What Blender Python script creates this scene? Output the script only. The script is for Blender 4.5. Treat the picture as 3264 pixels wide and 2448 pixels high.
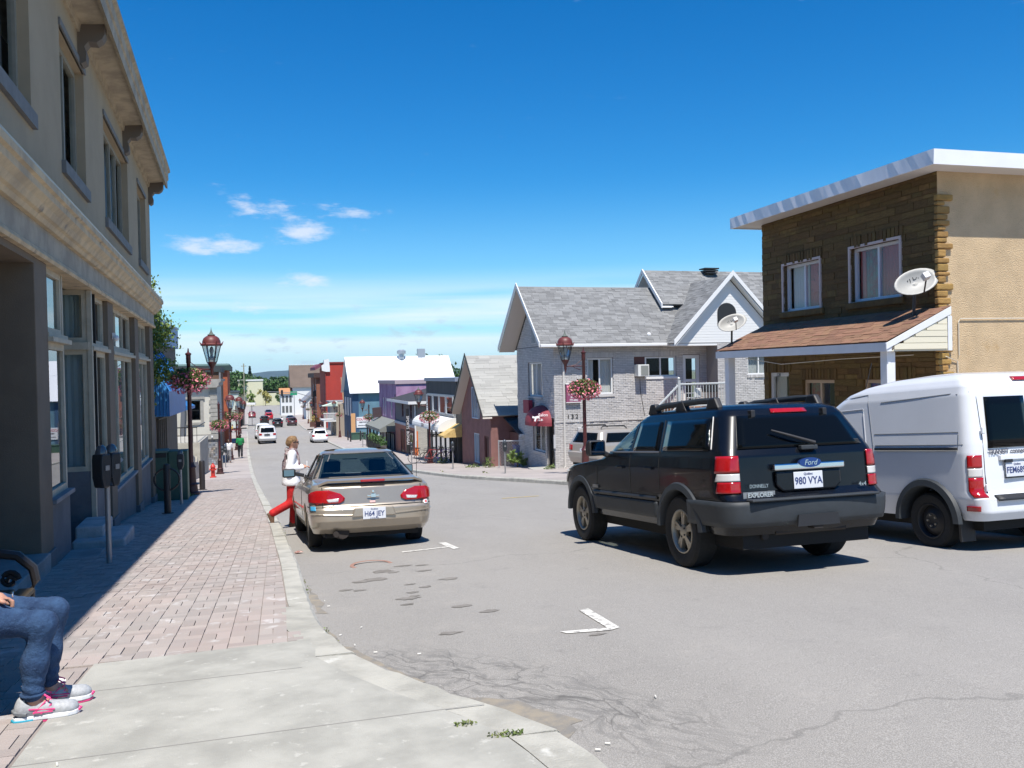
import bpy, math, random
import numpy as np
from mathutils import Vector, Matrix
random.seed(7); RNG = np.random.default_rng(7)
S = bpy.context.scene
for o in list(bpy.data.objects): bpy.data.objects.remove(o)
R = math.radians
COL = S.collection
# ---------------------------------------------------------------- camera
CAMH, YAW, PITCH, ROLL = 1.70, R(15.0), math.atan(37/2780), R(1.2)
cd = bpy.data.cameras.new('camera'); cam = bpy.data.objects.new('camera', cd); COL.objects.link(cam)
cd.sensor_width = 36; cd.lens = 36*2780/3264; cd.clip_start = .05; cd.clip_end = 20000
fw = Vector((math.sin(YAW)*math.cos(PITCH), math.cos(YAW)*math.cos(PITCH), -math.sin(PITCH)))
r0 = Vector((math.cos(YAW), -math.sin(YAW), 0)); u0 = r0.cross(fw)
rr_ = r0*math.cos(ROLL)-u0*math.sin(ROLL); uu_ = r0*math.sin(ROLL)+u0*math.cos(ROLL)
mm = Matrix.Identity(4)
for i in range(3): mm[i][0], mm[i][1], mm[i][2] = rr_[i], uu_[i], -fw[i]
mm[2][3] = CAMH
cam.matrix_world = mm; S.camera = cam
# ---------------------------------------------------------------- light
SUN_AZ, SUN_EL = R(183.5), R(64)           # azimuth clockwise from +Y (the street's direction)
sdir = Vector((math.sin(SUN_AZ)*math.cos(SUN_EL), math.cos(SUN_AZ)*math.cos(SUN_EL), math.sin(SUN_EL)))
sl = bpy.data.lights.new('sun', 'SUN'); sl.energy = 5.0; sl.angle = R(.53); sl.color = (1, .955, .89)
so = bpy.data.objects.new('sun', sl); COL.objects.link(so); so.rotation_euler = sdir.to_track_quat('Z', 'Y').to_euler()
so.location = (0, -20, 60)
S.view_settings.view_transform = 'Standard'; S.view_settings.look = 'None'
S.view_settings.exposure = 0.42; S.view_settings.gamma = 1
S.render.engine = 'CYCLES'
S.cycles.max_bounces = 6; S.cycles.transparent_max_bounces = 12
W = bpy.data.worlds.new('World'); S.world = W; W.use_nodes = True
wn = W.node_tree; wn.nodes.clear()
def N(t, typ, **k):
    n = t.nodes.new(typ)
    for a, b in k.items():
        if a == 'i':
            for key, val in b.items():
                if hasattr(val, 'is_output') or val.__class__.__name__.startswith('NodeSocket'): t.links.new(val, n.inputs[key])
                else: n.inputs[key].default_value = val
        else: setattr(n, a, b)
    return n
def mth(t, op, a, b=None, c=None, clamp=False):
    i = {0: a}
    if b is not None: i[1] = b
    if c is not None: i[2] = c
    return N(t, 'ShaderNodeMath', operation=op, use_clamp=clamp, i=i).outputs[0]
def sstep(t, x, a, b):
    return N(t, 'ShaderNodeMapRange', interpolation_type='SMOOTHSTEP', i={0: x, 1: a, 2: b, 3: 0., 4: 1.}).outputs[0]
def mixc(t, f, a, b, mode='MIX'):
    n = N(t, 'ShaderNodeMix', data_type='RGBA', blend_type=mode)
    for k, v in ((0, f), (6, a), (7, b)):
        if v.__class__.__name__.startswith('NodeSocket'): t.links.new(v, n.inputs[k])
        else: n.inputs[k].default_value = (*v, 1) if (k and len(v) == 3) else v
    return n.outputs[2]
sky = N(wn, 'ShaderNodeTexSky', sky_type='NISHITA', sun_disc=False, sun_elevation=SUN_EL, sun_rotation=SUN_AZ, air_density=1.0, dust_density=.1, ozone_density=4., altitude=80)
SKYG = N(wn, 'ShaderNodeHueSaturation', i={'Saturation': 1.4, 'Value': 1.0, 'Color': sky.outputs[0]}).outputs[0]
SKYG = mixc(wn, 1., SKYG, (.66, 1.2, 1.33), 'MULTIPLY')
tc = N(wn, 'ShaderNodeTexCoord'); sx = N(wn, 'ShaderNodeSeparateXYZ', i={0: tc.outputs['Generated']})
el = mth(wn, 'ARCSINE', sx.outputs[2]); az = mth(wn, 'ARCTAN2', sx.outputs[0], sx.outputs[1])
cv = N(wn, 'ShaderNodeCombineXYZ', i={0: mth(wn, 'MULTIPLY', az, 11.), 1: mth(wn, 'MULTIPLY', el, 34.), 2: .7}).outputs[0]
n1 = N(wn, 'ShaderNodeTexNoise', i={'Vector': cv, 'Scale': 2.3, 'Detail': 5., 'Roughness': .62}).outputs[0]
cv2 = N(wn, 'ShaderNodeCombineXYZ', i={0: mth(wn, 'MULTIPLY', az, 1.6), 1: mth(wn, 'MULTIPLY', el, 30.), 2: 3.1}).outputs[0]
n2 = N(wn, 'ShaderNodeTexNoise', i={'Vector': cv2, 'Scale': 1.5, 'Detail': 3., 'Roughness': .5}).outputs[0]
# cumulus (azimuth, elevation, half widths in degrees)
blob = None
for a, e, wa, we in ((-1.0, 10.6, 2.6, .8), (4.9, 10.3, 1.9, .55), (-4.0, 8.3, 3.4, .85), (1.9, 9.1, 2.0, .75), (1.8, 6.0, 2.4, .5), (-1.6, 4.4, 2.2, .5), (-48., 9., 5., 1.1), (66., 9., 5., 1.), (150., 9., 6., 1.), (-120., 10., 6., 1.)):
    da = mth(wn, 'DIVIDE', mth(wn, 'SUBTRACT', az, R(a)), R(wa)); de = mth(wn, 'DIVIDE', mth(wn, 'SUBTRACT', el, R(e)), R(we))
    g = mth(wn, 'EXPONENT', mth(wn, 'MULTIPLY', mth(wn, 'ADD', mth(wn, 'MULTIPLY', da, da), mth(wn, 'MULTIPLY', de, de)), -1.))
    blob = g if blob is None else mth(wn, 'ADD', blob, g)
cum = sstep(wn, mth(wn, 'ADD', mth(wn, 'MULTIPLY', blob, .5), mth(wn, 'MULTIPLY', n1, 1.15)), .78, 1.22)
low = mth(wn, 'MULTIPLY', sstep(wn, el, R(6.5), R(1.5)), sstep(wn, el, R(.1), R(.8)))
lowc = mth(wn, 'MULTIPLY', sstep(wn, n1, .55, .68), low)
veil = mth(wn, 'MULTIPLY', mth(wn, 'MULTIPLY', sstep(wn, el, R(7.2), R(3.6)), sstep(wn, el, R(.6), R(2.6))), sstep(wn, n2, .3, .62))
hz = sstep(wn, el, R(13.), R(-1.))
c = mixc(wn, mth(wn, 'MULTIPLY', hz, .55), SKYG, (4.6, 7.6, 9.8))
hz2 = sstep(wn, el, R(4.), R(-.5)); c = mixc(wn, mth(wn, 'MULTIPLY', hz2, .7), c, (5.8, 7.6, 9.0))
c = mixc(wn, mth(wn, 'MULTIPLY', veil, .8), c, (8.2, 9.2, 10.))
c = mixc(wn, mth(wn, 'MULTIPLY', lowc, .55), c, (4.8, 6.2, 7.4))
c = mixc(wn, mth(wn, 'MULTIPLY', cum, .7), c, (8.4, 8.6, 9.4))
bg = N(wn, 'ShaderNodeBackground', i={'Color': c, 'Strength': .083})
wn.links.new(bg.outputs[0], N(wn, 'ShaderNodeOutputWorld').inputs[0])
# ---------------------------------------------------------------- the lie of the land
_PY = [-50, 0, 3, 6, 38, 60, 100, 150, 200, 330, 900]; _SL = [0, 0, 0, .08, .08, .042, .036, .024, .004, .004, 0]
_gy = np.arange(-200, 1000, .25); _gzv = -np.cumsum(np.interp(_gy, _PY, _SL))*.25; _gzv -= np.interp(0, _gy, _gzv)
def gz(y): return float(np.interp(y, _gy, _gzv))
_KY = [-60, -5, 1, 3, 3.82, 3.99, 4.34, 4.72, 5.21, 5.85, 6.77, 8, 10.6, 15.9, 19.1, 29.4, 50.9, 78, 163, 250, 330]
_KX = [1.75, 1.75, 1.62, 1.45, 1.31, 1.27, 1.11, .88, .65, .43, .28, .23, .18, .01, -.11, -.55, -1.44, -2.52, -5.47, -8, -10]
_QY = [-60, 22, 27, 34, 44, 60, 81, 167, 250, 330]; _QX = [9.0, 9.0, 8.4, 7.1, 6.5, 6.3, 5.5, 3.9, 2.4, 1.]
def kl(y): return float(np.interp(y, _KY, _KX))
def kr(y): return float(np.interp(y, _QY, _QX))
def rz(x, y):
    t = min(max((x-kl(y))/(kr(y)-kl(y)), 0), 1); return gz(y)-.13+.06*math.sin(math.pi*t)
# ---------------------------------------------------------------- materials
MATS = {}
def mat(name, col=(.5, .5, .5), rough=.6, metal=0., nz=None, bump=None, var=0., coat=0., spec=.5, spots=None, coord='Object', alpha=None, emit=None, sub=0., stretch=None):
    """nz=(scale, amount[, colour2]) colour noise; bump=(scale,strength); var= per-piece brightness; spots=(scale,threshold,colour)"""
    if name in MATS: return MATS[name]
    m = bpy.data.materials.new(name); m.use_nodes = True; t = m.node_tree; p = t.nodes['Principled BSDF']
    p.inputs['Base Color'].default_value = (*col, 1); p.inputs['Roughness'].default_value = rough; p.inputs['Metallic'].default_value = metal
    p.inputs['Specular IOR Level'].default_value = spec
    if coat: p.inputs['Coat Weight'].default_value = coat; p.inputs['Coat Roughness'].default_value = .03
    if sub: p.inputs['Subsurface Weight'].default_value = sub; p.inputs['Subsurface Scale'].default_value = .01
    if emit: p.inputs['Emission Color'].default_value = (*emit[0], 1); p.inputs['Emission Strength'].default_value = emit[1]
    vec = N(t, 'ShaderNodeTexCoord').outputs[coord if coord != 'World' else 'Object']
    if coord == 'World': vec = N(t, 'ShaderNodeNewGeometry').outputs['Position']
    if stretch: vec = N(t, 'ShaderNodeMapping', i={'Vector': vec, 'Scale': stretch}).outputs[0]
    c = None
    if nz:
        f = N(t, 'ShaderNodeTexNoise', i={'Vector': vec, 'Scale': nz[0], 'Detail': 6., 'Roughness': .62}).outputs[0]
        c2 = nz[2] if len(nz) > 2 else tuple(max(0, x*(1-nz[1])) for x in col)
        c = mixc(t, sstep(t, f, .32, .7), col, c2)
    if spots:
        f = N(t, 'ShaderNodeTexNoise', i={'Vector': vec, 'Scale': spots[0], 'Detail': 5., 'Roughness': .6}).outputs[0]
        c = mixc(t, sstep(t, f, spots[1], spots[1]+.1), c if c is not None else col, spots[2])
    if var:
        g = N(t, 'ShaderNodeNewGeometry').outputs['Random Per Island']; oi = N(t, 'ShaderNodeObjectInfo').outputs['Random']
        rv = mth(t, 'FRACT', mth(t, 'ADD', g, mth(t, 'MULTIPLY', oi, 7.31)))
        hsv = N(t, 'ShaderNodeHueSaturation', i={'Value': N(t, 'ShaderNodeMapRange', i={0: rv, 1: 0., 2: 1., 3: 1-var, 4: 1+var}).outputs[0], 'Hue': N(t, 'ShaderNodeMapRange', i={0: mth(t, 'FRACT', mth(t, 'MULTIPLY', rv, 13.7)), 1: 0., 2: 1., 3: .5-var*.05, 4: .5+var*.05}).outputs[0]})
        if c is None: hsv.inputs['Color'].default_value = (*col, 1)
        else: t.links.new(c, hsv.inputs['Color'])
        c = hsv.outputs[0]
    if c is not None: t.links.new(c, p.inputs['Base Color'])
    if bump:
        f = N(t, 'ShaderNodeTexNoise', i={'Vector': vec, 'Scale': bump[0], 'Detail': 5., 'Roughness': .65}).outputs[0]
        t.links.new(N(t, 'ShaderNodeBump', i={'Height': f, 'Strength': bump[1], 'Distance': .02}).outputs[0], p.inputs['Normal'])
    MATS[name] = m; return m
def glassmat(name, tint=(.75, .85, .82), refl=.06, fac=None):
    if name in MATS: return MATS[name]
    m = bpy.data.materials.new(name); m.use_nodes = True; t = m.node_tree; t.nodes.clear()
    tr = N(t, 'ShaderNodeBsdfTransparent', i={'Color': (*tint, 1)}); gl = N(t, 'ShaderNodeBsdfGlossy', i={'Roughness': .015, 'Color': (.95, .97, 1, 1)})
    fr = N(t, 'ShaderNodeLayerWeight', i={'Blend': .35}).outputs['Fresnel']
    f = mth(t, 'ADD', mth(t, 'MULTIPLY', fr, fac or .9), refl, clamp=True)
    mx = N(t, 'ShaderNodeMixShader', i={0: f}); t.links.new(tr.outputs[0], mx.inputs[1]); t.links.new(gl.outputs[0], mx.inputs[2])
    t.links.new(mx.outputs[0], N(t, 'ShaderNodeOutputMaterial').inputs[0]); MATS[name] = m; return m
# ---------------------------------------------------------------- objects
def thing(name, label, cat, loc=(0, 0, 0), rz=0, group=None, rot=None):
    o = bpy.data.objects.new(name, None); COL.objects.link(o); o.location = loc; o.rotation_euler = rot or (0, 0, rz); o.empty_display_size = .2
    return tag(o, label, cat, group)
def tag(o, label, cat, group=None):
    o['label'] = label; o['category'] = cat
    if group: o['group'] = group
    return o
def struct(o): o['kind'] = 'structure'; return o
def mesh_np(name, V, F, smooth=False):
    """V (n,3), F list of tuples or (m,k) array"""
    me = bpy.data.meshes.new(name)
    if isinstance(F, np.ndarray):
        V = np.asarray(V, np.float32); k = F.shape[1]
        me.vertices.add(len(V)); me.vertices.foreach_set('co', V.ravel()); me.loops.add(F.size); me.loops.foreach_set('vertex_index', F.ravel().astype(np.int32))
        me.polygons.add(len(F)); me.polygons.foreach_set('loop_start', (np.arange(len(F))*k).astype(np.int32)); me.update(calc_edges=True)
    else: me.from_pydata([tuple(v) for v in V], [], F)
    if smooth: me.shade_smooth() if hasattr(me, 'shade_smooth') else me.polygons.foreach_set('use_smooth', [True]*len(me.polygons))
    me.update(); return me
def link(name, me, m, parent=None, loc=None):
    if m is not None: me.materials.clear(); me.materials.append(m)
    o = bpy.data.objects.new(name, me); COL.objects.link(o); o.parent = parent
    if loc: o.location = loc
    return o
class MB:
    def __init__(s): s.v = []; s.f = []
    def add(s, vs, fs):
        b = len(s.v); s.v += [tuple(v) for v in vs]; s.f += [tuple(i+b for i in f) for f in fs]; return s
    def box(s, x0, y0, z0, x1, y1, z1):
        return s.add([(x0, y0, z0), (x1, y0, z0), (x1, y1, z0), (x0, y1, z0), (x0, y0, z1), (x1, y0, z1), (x1, y1, z1), (x0, y1, z1)],
                     [(3, 2, 1, 0), (4, 5, 6, 7), (0, 1, 5, 4), (1, 2, 6, 5), (2, 3, 7, 6), (3, 0, 4, 7)])
    def quad(s, a, b, c, d): return s.add([a, b, c, d], [(0, 1, 2, 3)])
    def prism(s, pts, ax, a, b):
        """2-D outline (in the two other axes, in x,y,z order) extruded along axis ax from a to b"""
        def P(p, h): return {'x': (h, p[0], p[1]), 'y': (p[0], h, p[1]), 'z': (p[0], p[1], h)}[ax]
        n = len(pts); v = [P(p, a) for p in pts]+[P(p, b) for p in pts]
        return s.add(v, [tuple(range(n))[::-1], tuple(range(n, 2*n))]+[(i, (i+1) % n, n+(i+1) % n, n+i) for i in range(n)])
    def tube(s, path, r, n=8, caps=True, up=(0, 0, 1), flat=1.):
        P = [Vector(p) for p in path]; rs = r if isinstance(r, (list, tuple)) else [r]*len(P); vs = []
        for i, p in enumerate(P):
            d = (P[min(i+1, len(P)-1)]-P[max(i-1, 0)]).normalized(); ref = Vector(up)
            if abs(d.dot(ref)) > .95: ref = Vector((1, 0, 0))
            a = d.cross(ref).normalized(); b = a.cross(d)
            for k in range(n):
                t = 2*math.pi*(k+.5)/n; vs.append(p+a*(math.cos(t)*rs[i])+b*(math.sin(t)*rs[i]*flat))
        fs = [(i*n+k, i*n+(k+1) % n, (i+1)*n+(k+1) % n, (i+1)*n+k) for i in range(len(P)-1) for k in range(n)]
        if caps: fs += [tuple(range(n))[::-1], tuple(range((len(P)-1)*n, len(P)*n))]
        return s.add(vs, fs)
    def lathe(s, prof, n=12, c=(0, 0, 0), ax='z', caps=True):
        vs = []
        for r, h in prof:
            for k in range(n):
                t = 2*math.pi*k/n; a, b = r*math.cos(t), r*math.sin(t)
                p = {'z': (a, b, h), 'x': (h, a, b), 'y': (a, h, b)}[ax]; vs.append((p[0]+c[0], p[1]+c[1], p[2]+c[2]))
        m = len(prof)
        fs = [(i*n+k, i*n+(k+1) % n, (i+1)*n+(k+1) % n, (i+1)*n+k) for i in range(m-1) for k in range(n)]
        if caps: fs += [tuple(range(n))[::-1], tuple(range((m-1)*n, m*n))]
        return s.add(vs, fs)
    def ball(s, c, r, n=10, m=6):
        r = (r, r, r) if not isinstance(r, (tuple, list)) else r
        prof = [(max(1e-4, math.sin(math.pi*i/m)), -math.cos(math.pi*i/m)) for i in range(m+1)]; b = len(s.v); s.lathe(prof, n)
        s.v[b:] = [(x*r[0]+c[0], y*r[1]+c[1], z*r[2]+c[2]) for x, y, z in s.v[b:]]; return s
    def tf(s, M): s.v = [tuple(M @ Vector(v)) for v in s.v]; return s
    def build(s, name, m, parent=None, smooth=False, bev=0, loc=None):
        me = bpy.data.meshes.new(name); me.from_pydata(s.v, [], s.f); me.update()
        if smooth: me.polygons.foreach_set('use_smooth', [True]*len(me.polygons))
        o = link(name, me, m, parent, loc)
        if smooth: autosmooth(o)
        if bev:
            bm = o.modifiers.new('bevel', 'BEVEL'); bm.width = bev; bm.segments = 2; bm.limit_method = 'ANGLE'
        return o
def autosmooth(o, ang=40):
    import bmesh
    b = bmesh.new(); b.from_mesh(o.data)
    bmesh.ops.recalc_face_normals(b, faces=b.faces)
    for e in b.edges:
        if len(e.link_faces) == 2 and e.calc_face_angle(0) > R(ang): e.smooth = False
    b.to_mesh(o.data); b.free()
def copy_tree(o, parent=None):
    c = o.copy(); COL.objects.link(c); c.parent = parent
    for ch in list(o.children): copy_tree(ch, c)
    return c
def text(s, size, m, parent, loc, rot=(0, 0, 0), name='lettering', ext=.004, align='CENTER', sx=1., bold=0., mtx=None, shear=0.):
    cu = bpy.data.curves.new(name, 'FONT'); cu.body = s; cu.size = size; cu.extrude = ext; cu.align_x = align; cu.align_y = 'CENTER'; cu.offset = bold; cu.shear = shear; cu.resolution_u = 3
    to = bpy.data.objects.new(name, cu); me = bpy.data.meshes.new_from_object(to); bpy.data.objects.remove(to); bpy.data.curves.remove(cu)
    for v in me.vertices: v.co.x *= sx
    o = link(name, me, m, parent)
    if mtx is not None: o.matrix_local = mtx
    else: o.location = loc; o.rotation_euler = rot
    return o
class Fr:
    """a flat face: origin o, unit u along it, unit w up it, outward normal n (all in the parent's space)"""
    def __init__(s, o, u, w=(0, 0, 1), n=None):
        s.o = Vector(o); s.u = Vector(u).normalized(); s.w = Vector(w).normalized(); s.n = Vector(n).normalized() if n else s.u.cross(s.w).normalized()
    def p(s, a, b, d=0.): return s.o+s.u*a+s.w*b+s.n*d
    def mtx(s, a, b, d=0.):
        M = Matrix.Identity(4); q = s.p(a, b, d); x = s.u if s.u.cross(s.w).dot(s.n) > 0 else -s.u
        for i in range(3): M[i][0], M[i][1], M[i][2], M[i][3] = x[i], s.w[i], s.n[i], q[i]
        return M
    def box(s, mb, a0, a1, b0, b1, d0, d1):
        v = [s.p(a, b, d) for d in (d0, d1) for a, b in ((a0, b0), (a1, b0), (a1, b1), (a0, b1))]
        return mb.add(v, [(3, 2, 1, 0), (4, 5, 6, 7), (0, 1, 5, 4), (1, 2, 6, 5), (2, 3, 7, 6), (3, 0, 4, 7)])
    def prism(s, mb, pts, d0, d1):
        n = len(pts); v = [s.p(a, b, d0) for a, b in pts]+[s.p(a, b, d1) for a, b in pts]
        return mb.add(v, [tuple(range(n))[::-1], tuple(range(n, 2*n))]+[(i, (i+1) % n, n+(i+1) % n, n+i) for i in range(n)])
    def wall(s, mb, u0, u1, z0, z1, holes=(), rev=.16):
        """sheet with real openings and reveals"""
        us = sorted({u0, u1, *[min(max(h[i], u0), u1) for h in holes for i in (0, 1)]}); zs = sorted({z0, z1, *[min(max(h[i], z0), z1) for h in holes for i in (2, 3)]})
        for i in range(len(us)-1):
            for j in range(len(zs)-1):
                cu, cz = (us[i]+us[i+1])/2, (zs[j]+zs[j+1])/2
                if any(h[0] < cu < h[1] and h[2] < cz < h[3] for h in holes): continue
                mb.quad(s.p(us[i], zs[j]), s.p(us[i+1], zs[j]), s.p(us[i+1], zs[j+1]), s.p(us[i], zs[j+1]))
        for a0, a1, b0, b1 in [h[:4] for h in holes]:
            for (p, q) in (((a0, b0), (a1, b0)), ((a1, b0), (a1, b1)), ((a1, b1), (a0, b1)), ((a0, b1), (a0, b0))):
                mb.quad(s.p(*p), s.p(*q), s.p(*q, -rev), s.p(*p, -rev))
        return mb
CUBE = None
def pieces(parent, name, fr, rects, m, th, n_ind=300, jit=.3, base=0.):
    """pieces (bricks, shingles, boards) as real boxes on a face; the ones that show largest are objects of their own, the rest one mesh"""
    global CUBE
    if CUBE is None:
        CUBE = bpy.data.meshes.new('piece'); b = MB(); b.box(0, 0, 0, 1, 1, 1); CUBE.from_pydata(b.v, [], b.f)
    pw = parent_world(parent)
    sc = []
    for r in rects:
        q = pw @ fr.p((r[0]+r[1])/2, (r[2]+r[3])/2)-Vector((0, 0, CAMH)); dd = max(q.dot(fw), .3)
        sx_ = abs(q.dot(rr_)/dd); vis = 1 if (q.dot(fw) > .5 and sx_ < .62 and abs(q.dot(uu_)/dd) < .47) else .01
        sc.append((r[1]-r[0])*(r[3]-r[2])/dd**2*vis)
    od = sorted(range(len(rects)), key=lambda i: -sc[i]); key = (name, m.name)
    me = CUBE.copy(); me.name = name; me.materials.append(m); rest = MB()
    for k, i in enumerate(od):
        a0, a1, b0, b1 = rects[i][:4]; t = th*(1+random.uniform(-jit, jit))
        if k < n_ind:
            o = bpy.data.objects.new(name, me); COL.objects.link(o); o.parent = parent; M = Matrix.Identity(4); q = fr.p(a0, b0, base)
            e = (fr.u*(a1-a0), fr.w*(b1-b0), fr.n*t)
            for x in range(3): M[x][0], M[x][1], M[x][2], M[x][3] = e[0][x], e[1][x], e[2][x], q[x]
            o.matrix_local = M
        else: fr.box(rest, a0, a1, b0, b1, base, base+t)
    if rest.v: rest.build(name, m, parent)['kind'] = 'stuff'
def parent_world(p):
    M = Matrix.Identity(4)
    while p is not None:
        M = p.matrix_basis @ M; p = p.parent
    return M
def courses(u0, u1, z0, z1, bw, bh0, gap, holes=(), stag=.5, rnd=0., clip=None, rh=0.):
    out = []; k = 0; z = z0; bh = bh0
    while z < z1-bh*.4:
        bh = bh0*(1+random.uniform(-rh, rh))
        zt = min(z+bh-gap, z1); a = u0-(bw*stag*(k % 2))-random.random()*rnd*bw
        while a < u1:
            w = bw*(1+random.uniform(-rnd, rnd)); p, q = max(a, u0), min(a+w-gap, u1)
            if clip: lo, hi = clip(z), clip(zt); p, q = max(p, lo[0], hi[0]), min(q, lo[1], hi[1])
            segs = [(p, q)]
            for h in holes:
                if zt > h[2]+.01 and z < h[3]-.01:
                    ns = []
                    for p_, q_ in segs:
                        if q_ <= h[0] or p_ >= h[1]: ns.append((p_, q_))
                        else:
                            if p_ < h[0]: ns.append((p_, h[0]))
                            if q_ > h[1]: ns.append((h[1], q_))
                    segs = ns
            out += [(p_, q_, z, zt) for p_, q_ in segs if q_-p_ > .03]
            a += w
        z += bh; k += 1
    return out
def window(parent, fr, r, fm, gm, cols=2, rows=1, fw_=.06, dep=.10, sill=None, curtain=None, name='window', room=True, bars=None):
    """frame ring + mullions in the opening r=(u0,u1,z0,z1), a pane in each light, things behind the glass"""
    a0, a1, b0, b1 = r[:4]; mb = MB(); d0, d1 = -dep-.05, -dep+.03
    fr.box(mb, a0, a0+fw_, b0, b1, d0, d1); fr.box(mb, a1-fw_, a1, b0, b1, d0, d1); fr.box(mb, a0+fw_, a1-fw_, b0, b0+fw_, d0, d1); fr.box(mb, a0+fw_, a1-fw_, b1-fw_, b1, d0, d1)
    cw = (a1-a0-2*fw_)/cols; ch = (b1-b0-2*fw_)/rows
    for i in range(1, cols): fr.box(mb, a0+fw_+cw*i-fw_*.45, a0+fw_+cw*i+fw_*.45, b0+fw_, b1-fw_, d0+.004, d1-.006)
    for j in range(1, rows): fr.box(mb, a0+fw_, a1-fw_, b0+fw_+ch*j-fw_*.4, b0+fw_+ch*j+fw_*.4, d0+.008, d1-.012)
    w = mb.build(name, fm, parent)
    for i in range(cols):
        for j in range(rows):
            p = MB(); x0, x1, y0, y1 = a0+fw_+cw*i, a0+fw_+cw*(i+1), b0+fw_+ch*j, b0+fw_+ch*(j+1)
            p.quad(fr.p(x0, y0, -dep-.01), fr.p(x1, y0, -dep-.01), fr.p(x1, y1, -dep-.01), fr.p(x0, y1, -dep-.01)); p.build('pane', gm, w)
    if room:
        p = MB(); fr.box(p, a0-.02, a1+.02, b0-.02, b1+.02, -dep-.75, -dep-.70); p.build('interior', mat('dark_interior', (.018, .017, .016), .9), w)
    if curtain:
        for (c0, c1, cm) in curtain:
            p = MB(); n = max(4, int((c1-c0)*(a1-a0)/.05)); vs = []; fs = []
            for k in range(n+1):
                a = a0+(a1-a0)*(c0+(c1-c0)*k/n); d = -dep-.12-.025*(k % 2); vs += [fr.p(a, b0+.02, d), fr.p(a, b1-.02, d)]
            p.add(vs, [(2*k, 2*k+2, 2*k+3, 2*k+1) for k in range(n)]); p.build('curtain', cm, w)
    if sill:
        p = MB(); fr.box(p, a0-.06, a1+.06, b0-sill[0], b0-.002, -dep, sill[1]); p.build('sill', sill[2], w)
    return w
def sdfmesh(fn, lo, hi, res):
    """smooth implicit body -> one continuous quad mesh (surface nets)"""
    lo = np.array(lo, float); n = np.ceil((np.array(hi)-lo)/res).astype(int)+1
    g = np.stack(np.meshgrid(*[lo[i]+np.arange(n[i])*res for i in range(3)], indexing='ij'), -1); D = fn(g.reshape(-1, 3)).reshape(n)
    I = D < 0; cnt = np.zeros(n-1); acc = np.zeros((*(n-1), 3))
    def sl(o): return tuple(slice(o[i], n[i]-1+o[i]) for i in range(3))
    cs = [(i, j, k) for i in (0, 1) for j in (0, 1) for k in (0, 1)]
    for c in cs:
        for ax in range(3):
            if c[ax]: continue
            e = list(c); e[ax] = 1; a, b = D[sl(c)], D[sl(e)]; x = (I[sl(c)] != I[sl(e)]); t = np.where(x, a/np.where(x, a-b, 1), 0)
            off = np.zeros((*(n-1), 3)); off[...] = c; off[..., ax] = t; acc += off*x[..., None]; cnt += x
    on = cnt > 0; idx = -np.ones(n-1, int); idx[on] = np.arange(on.sum()); V = (np.argwhere(on)+acc[on]/cnt[on][:, None])*res+lo; F = []
    for ax in range(3):
        b, c = [(1, 2), (2, 0), (0, 1)][ax]; s0 = [slice(1, n[i]-1) for i in range(3)]; s0[ax] = slice(0, n[ax]-1); s1 = list(s0); s1[ax] = slice(1, n[ax])
        A, B = I[tuple(s0)], I[tuple(s1)]
        for fl, mk in ((0, A & ~B), (1, ~A & B)):
            q = np.argwhere(mk)
            if not len(q): continue
            st = np.array([1, 1, 1]); st[ax] = 0; q = q+st
            eb = np.zeros(3, int); eb[b] = 1; ec = np.zeros(3, int); ec[c] = 1
            quad = [idx[tuple((q-x).T)] for x in (eb+ec, ec, 0*eb, eb)]
            F.append(np.stack(quad if not fl else quad[::-1], 1))
    F = np.concatenate(F); F = F[(F >= 0).all(1)]; return V, F
def cap(P, a, b, ra, rb):
    a, b = np.array(a, float), np.array(b, float); d = b-a; t = np.clip(((P-a)@d)/max(d@d, 1e-9), 0, 1)
    return np.linalg.norm(P-a-t[:, None]*d, axis=1)-(ra+(rb-ra)*t)
def ell(P, c, r, R3=None):
    Q = P-np.array(c, float)
    if R3 is not None: Q = Q@np.array(R3)
    r = np.array(r, float); k = np.linalg.norm(Q/r, axis=1); return (k-1)*r.min()
def smin(ds, k=.03):
    o = ds[0]
    for d in ds[1:]:
        h = np.clip(.5+.5*(o-d)/k, 0, 1); o = o*(1-h)+d*h-k*h*(1-h)
    return o
def sdfobj(name, fn, lo, hi, res, m, parent): 
    V, F = sdfmesh(fn, lo, hi, res); me = mesh_np(name, V, F); me.polygons.foreach_set('use_smooth', [True]*len(me.polygons)); return link(name, me, m, parent)
def leafmesh(name, pts, size, m, parent, flat=.0, nrm=None):
    """many small leaf-shaped quads at the given points"""
    n = len(pts); pts = np.asarray(pts); a = RNG.normal(size=(n, 3)); a /= np.linalg.norm(a, axis=1)[:, None]; b = RNG.normal(size=(n, 3)); b[:, 2] *= (1-flat); b -= (b*a).sum(1)[:, None]*a; b /= np.linalg.norm(b, axis=1)[:, None]
    s = size*RNG.uniform(.6, 1.3, n)[:, None]; a = a*s; b = b*s*.55
    V = np.stack([pts-a, pts+b-a*.1, pts+a, pts-b-a*.1], 1).reshape(-1, 3); return link(name, mesh_np(name, V, np.arange(4*n).reshape(n, 4)), m, parent)
# ================================================================ SETTING
HAZE = 5e-5
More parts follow.
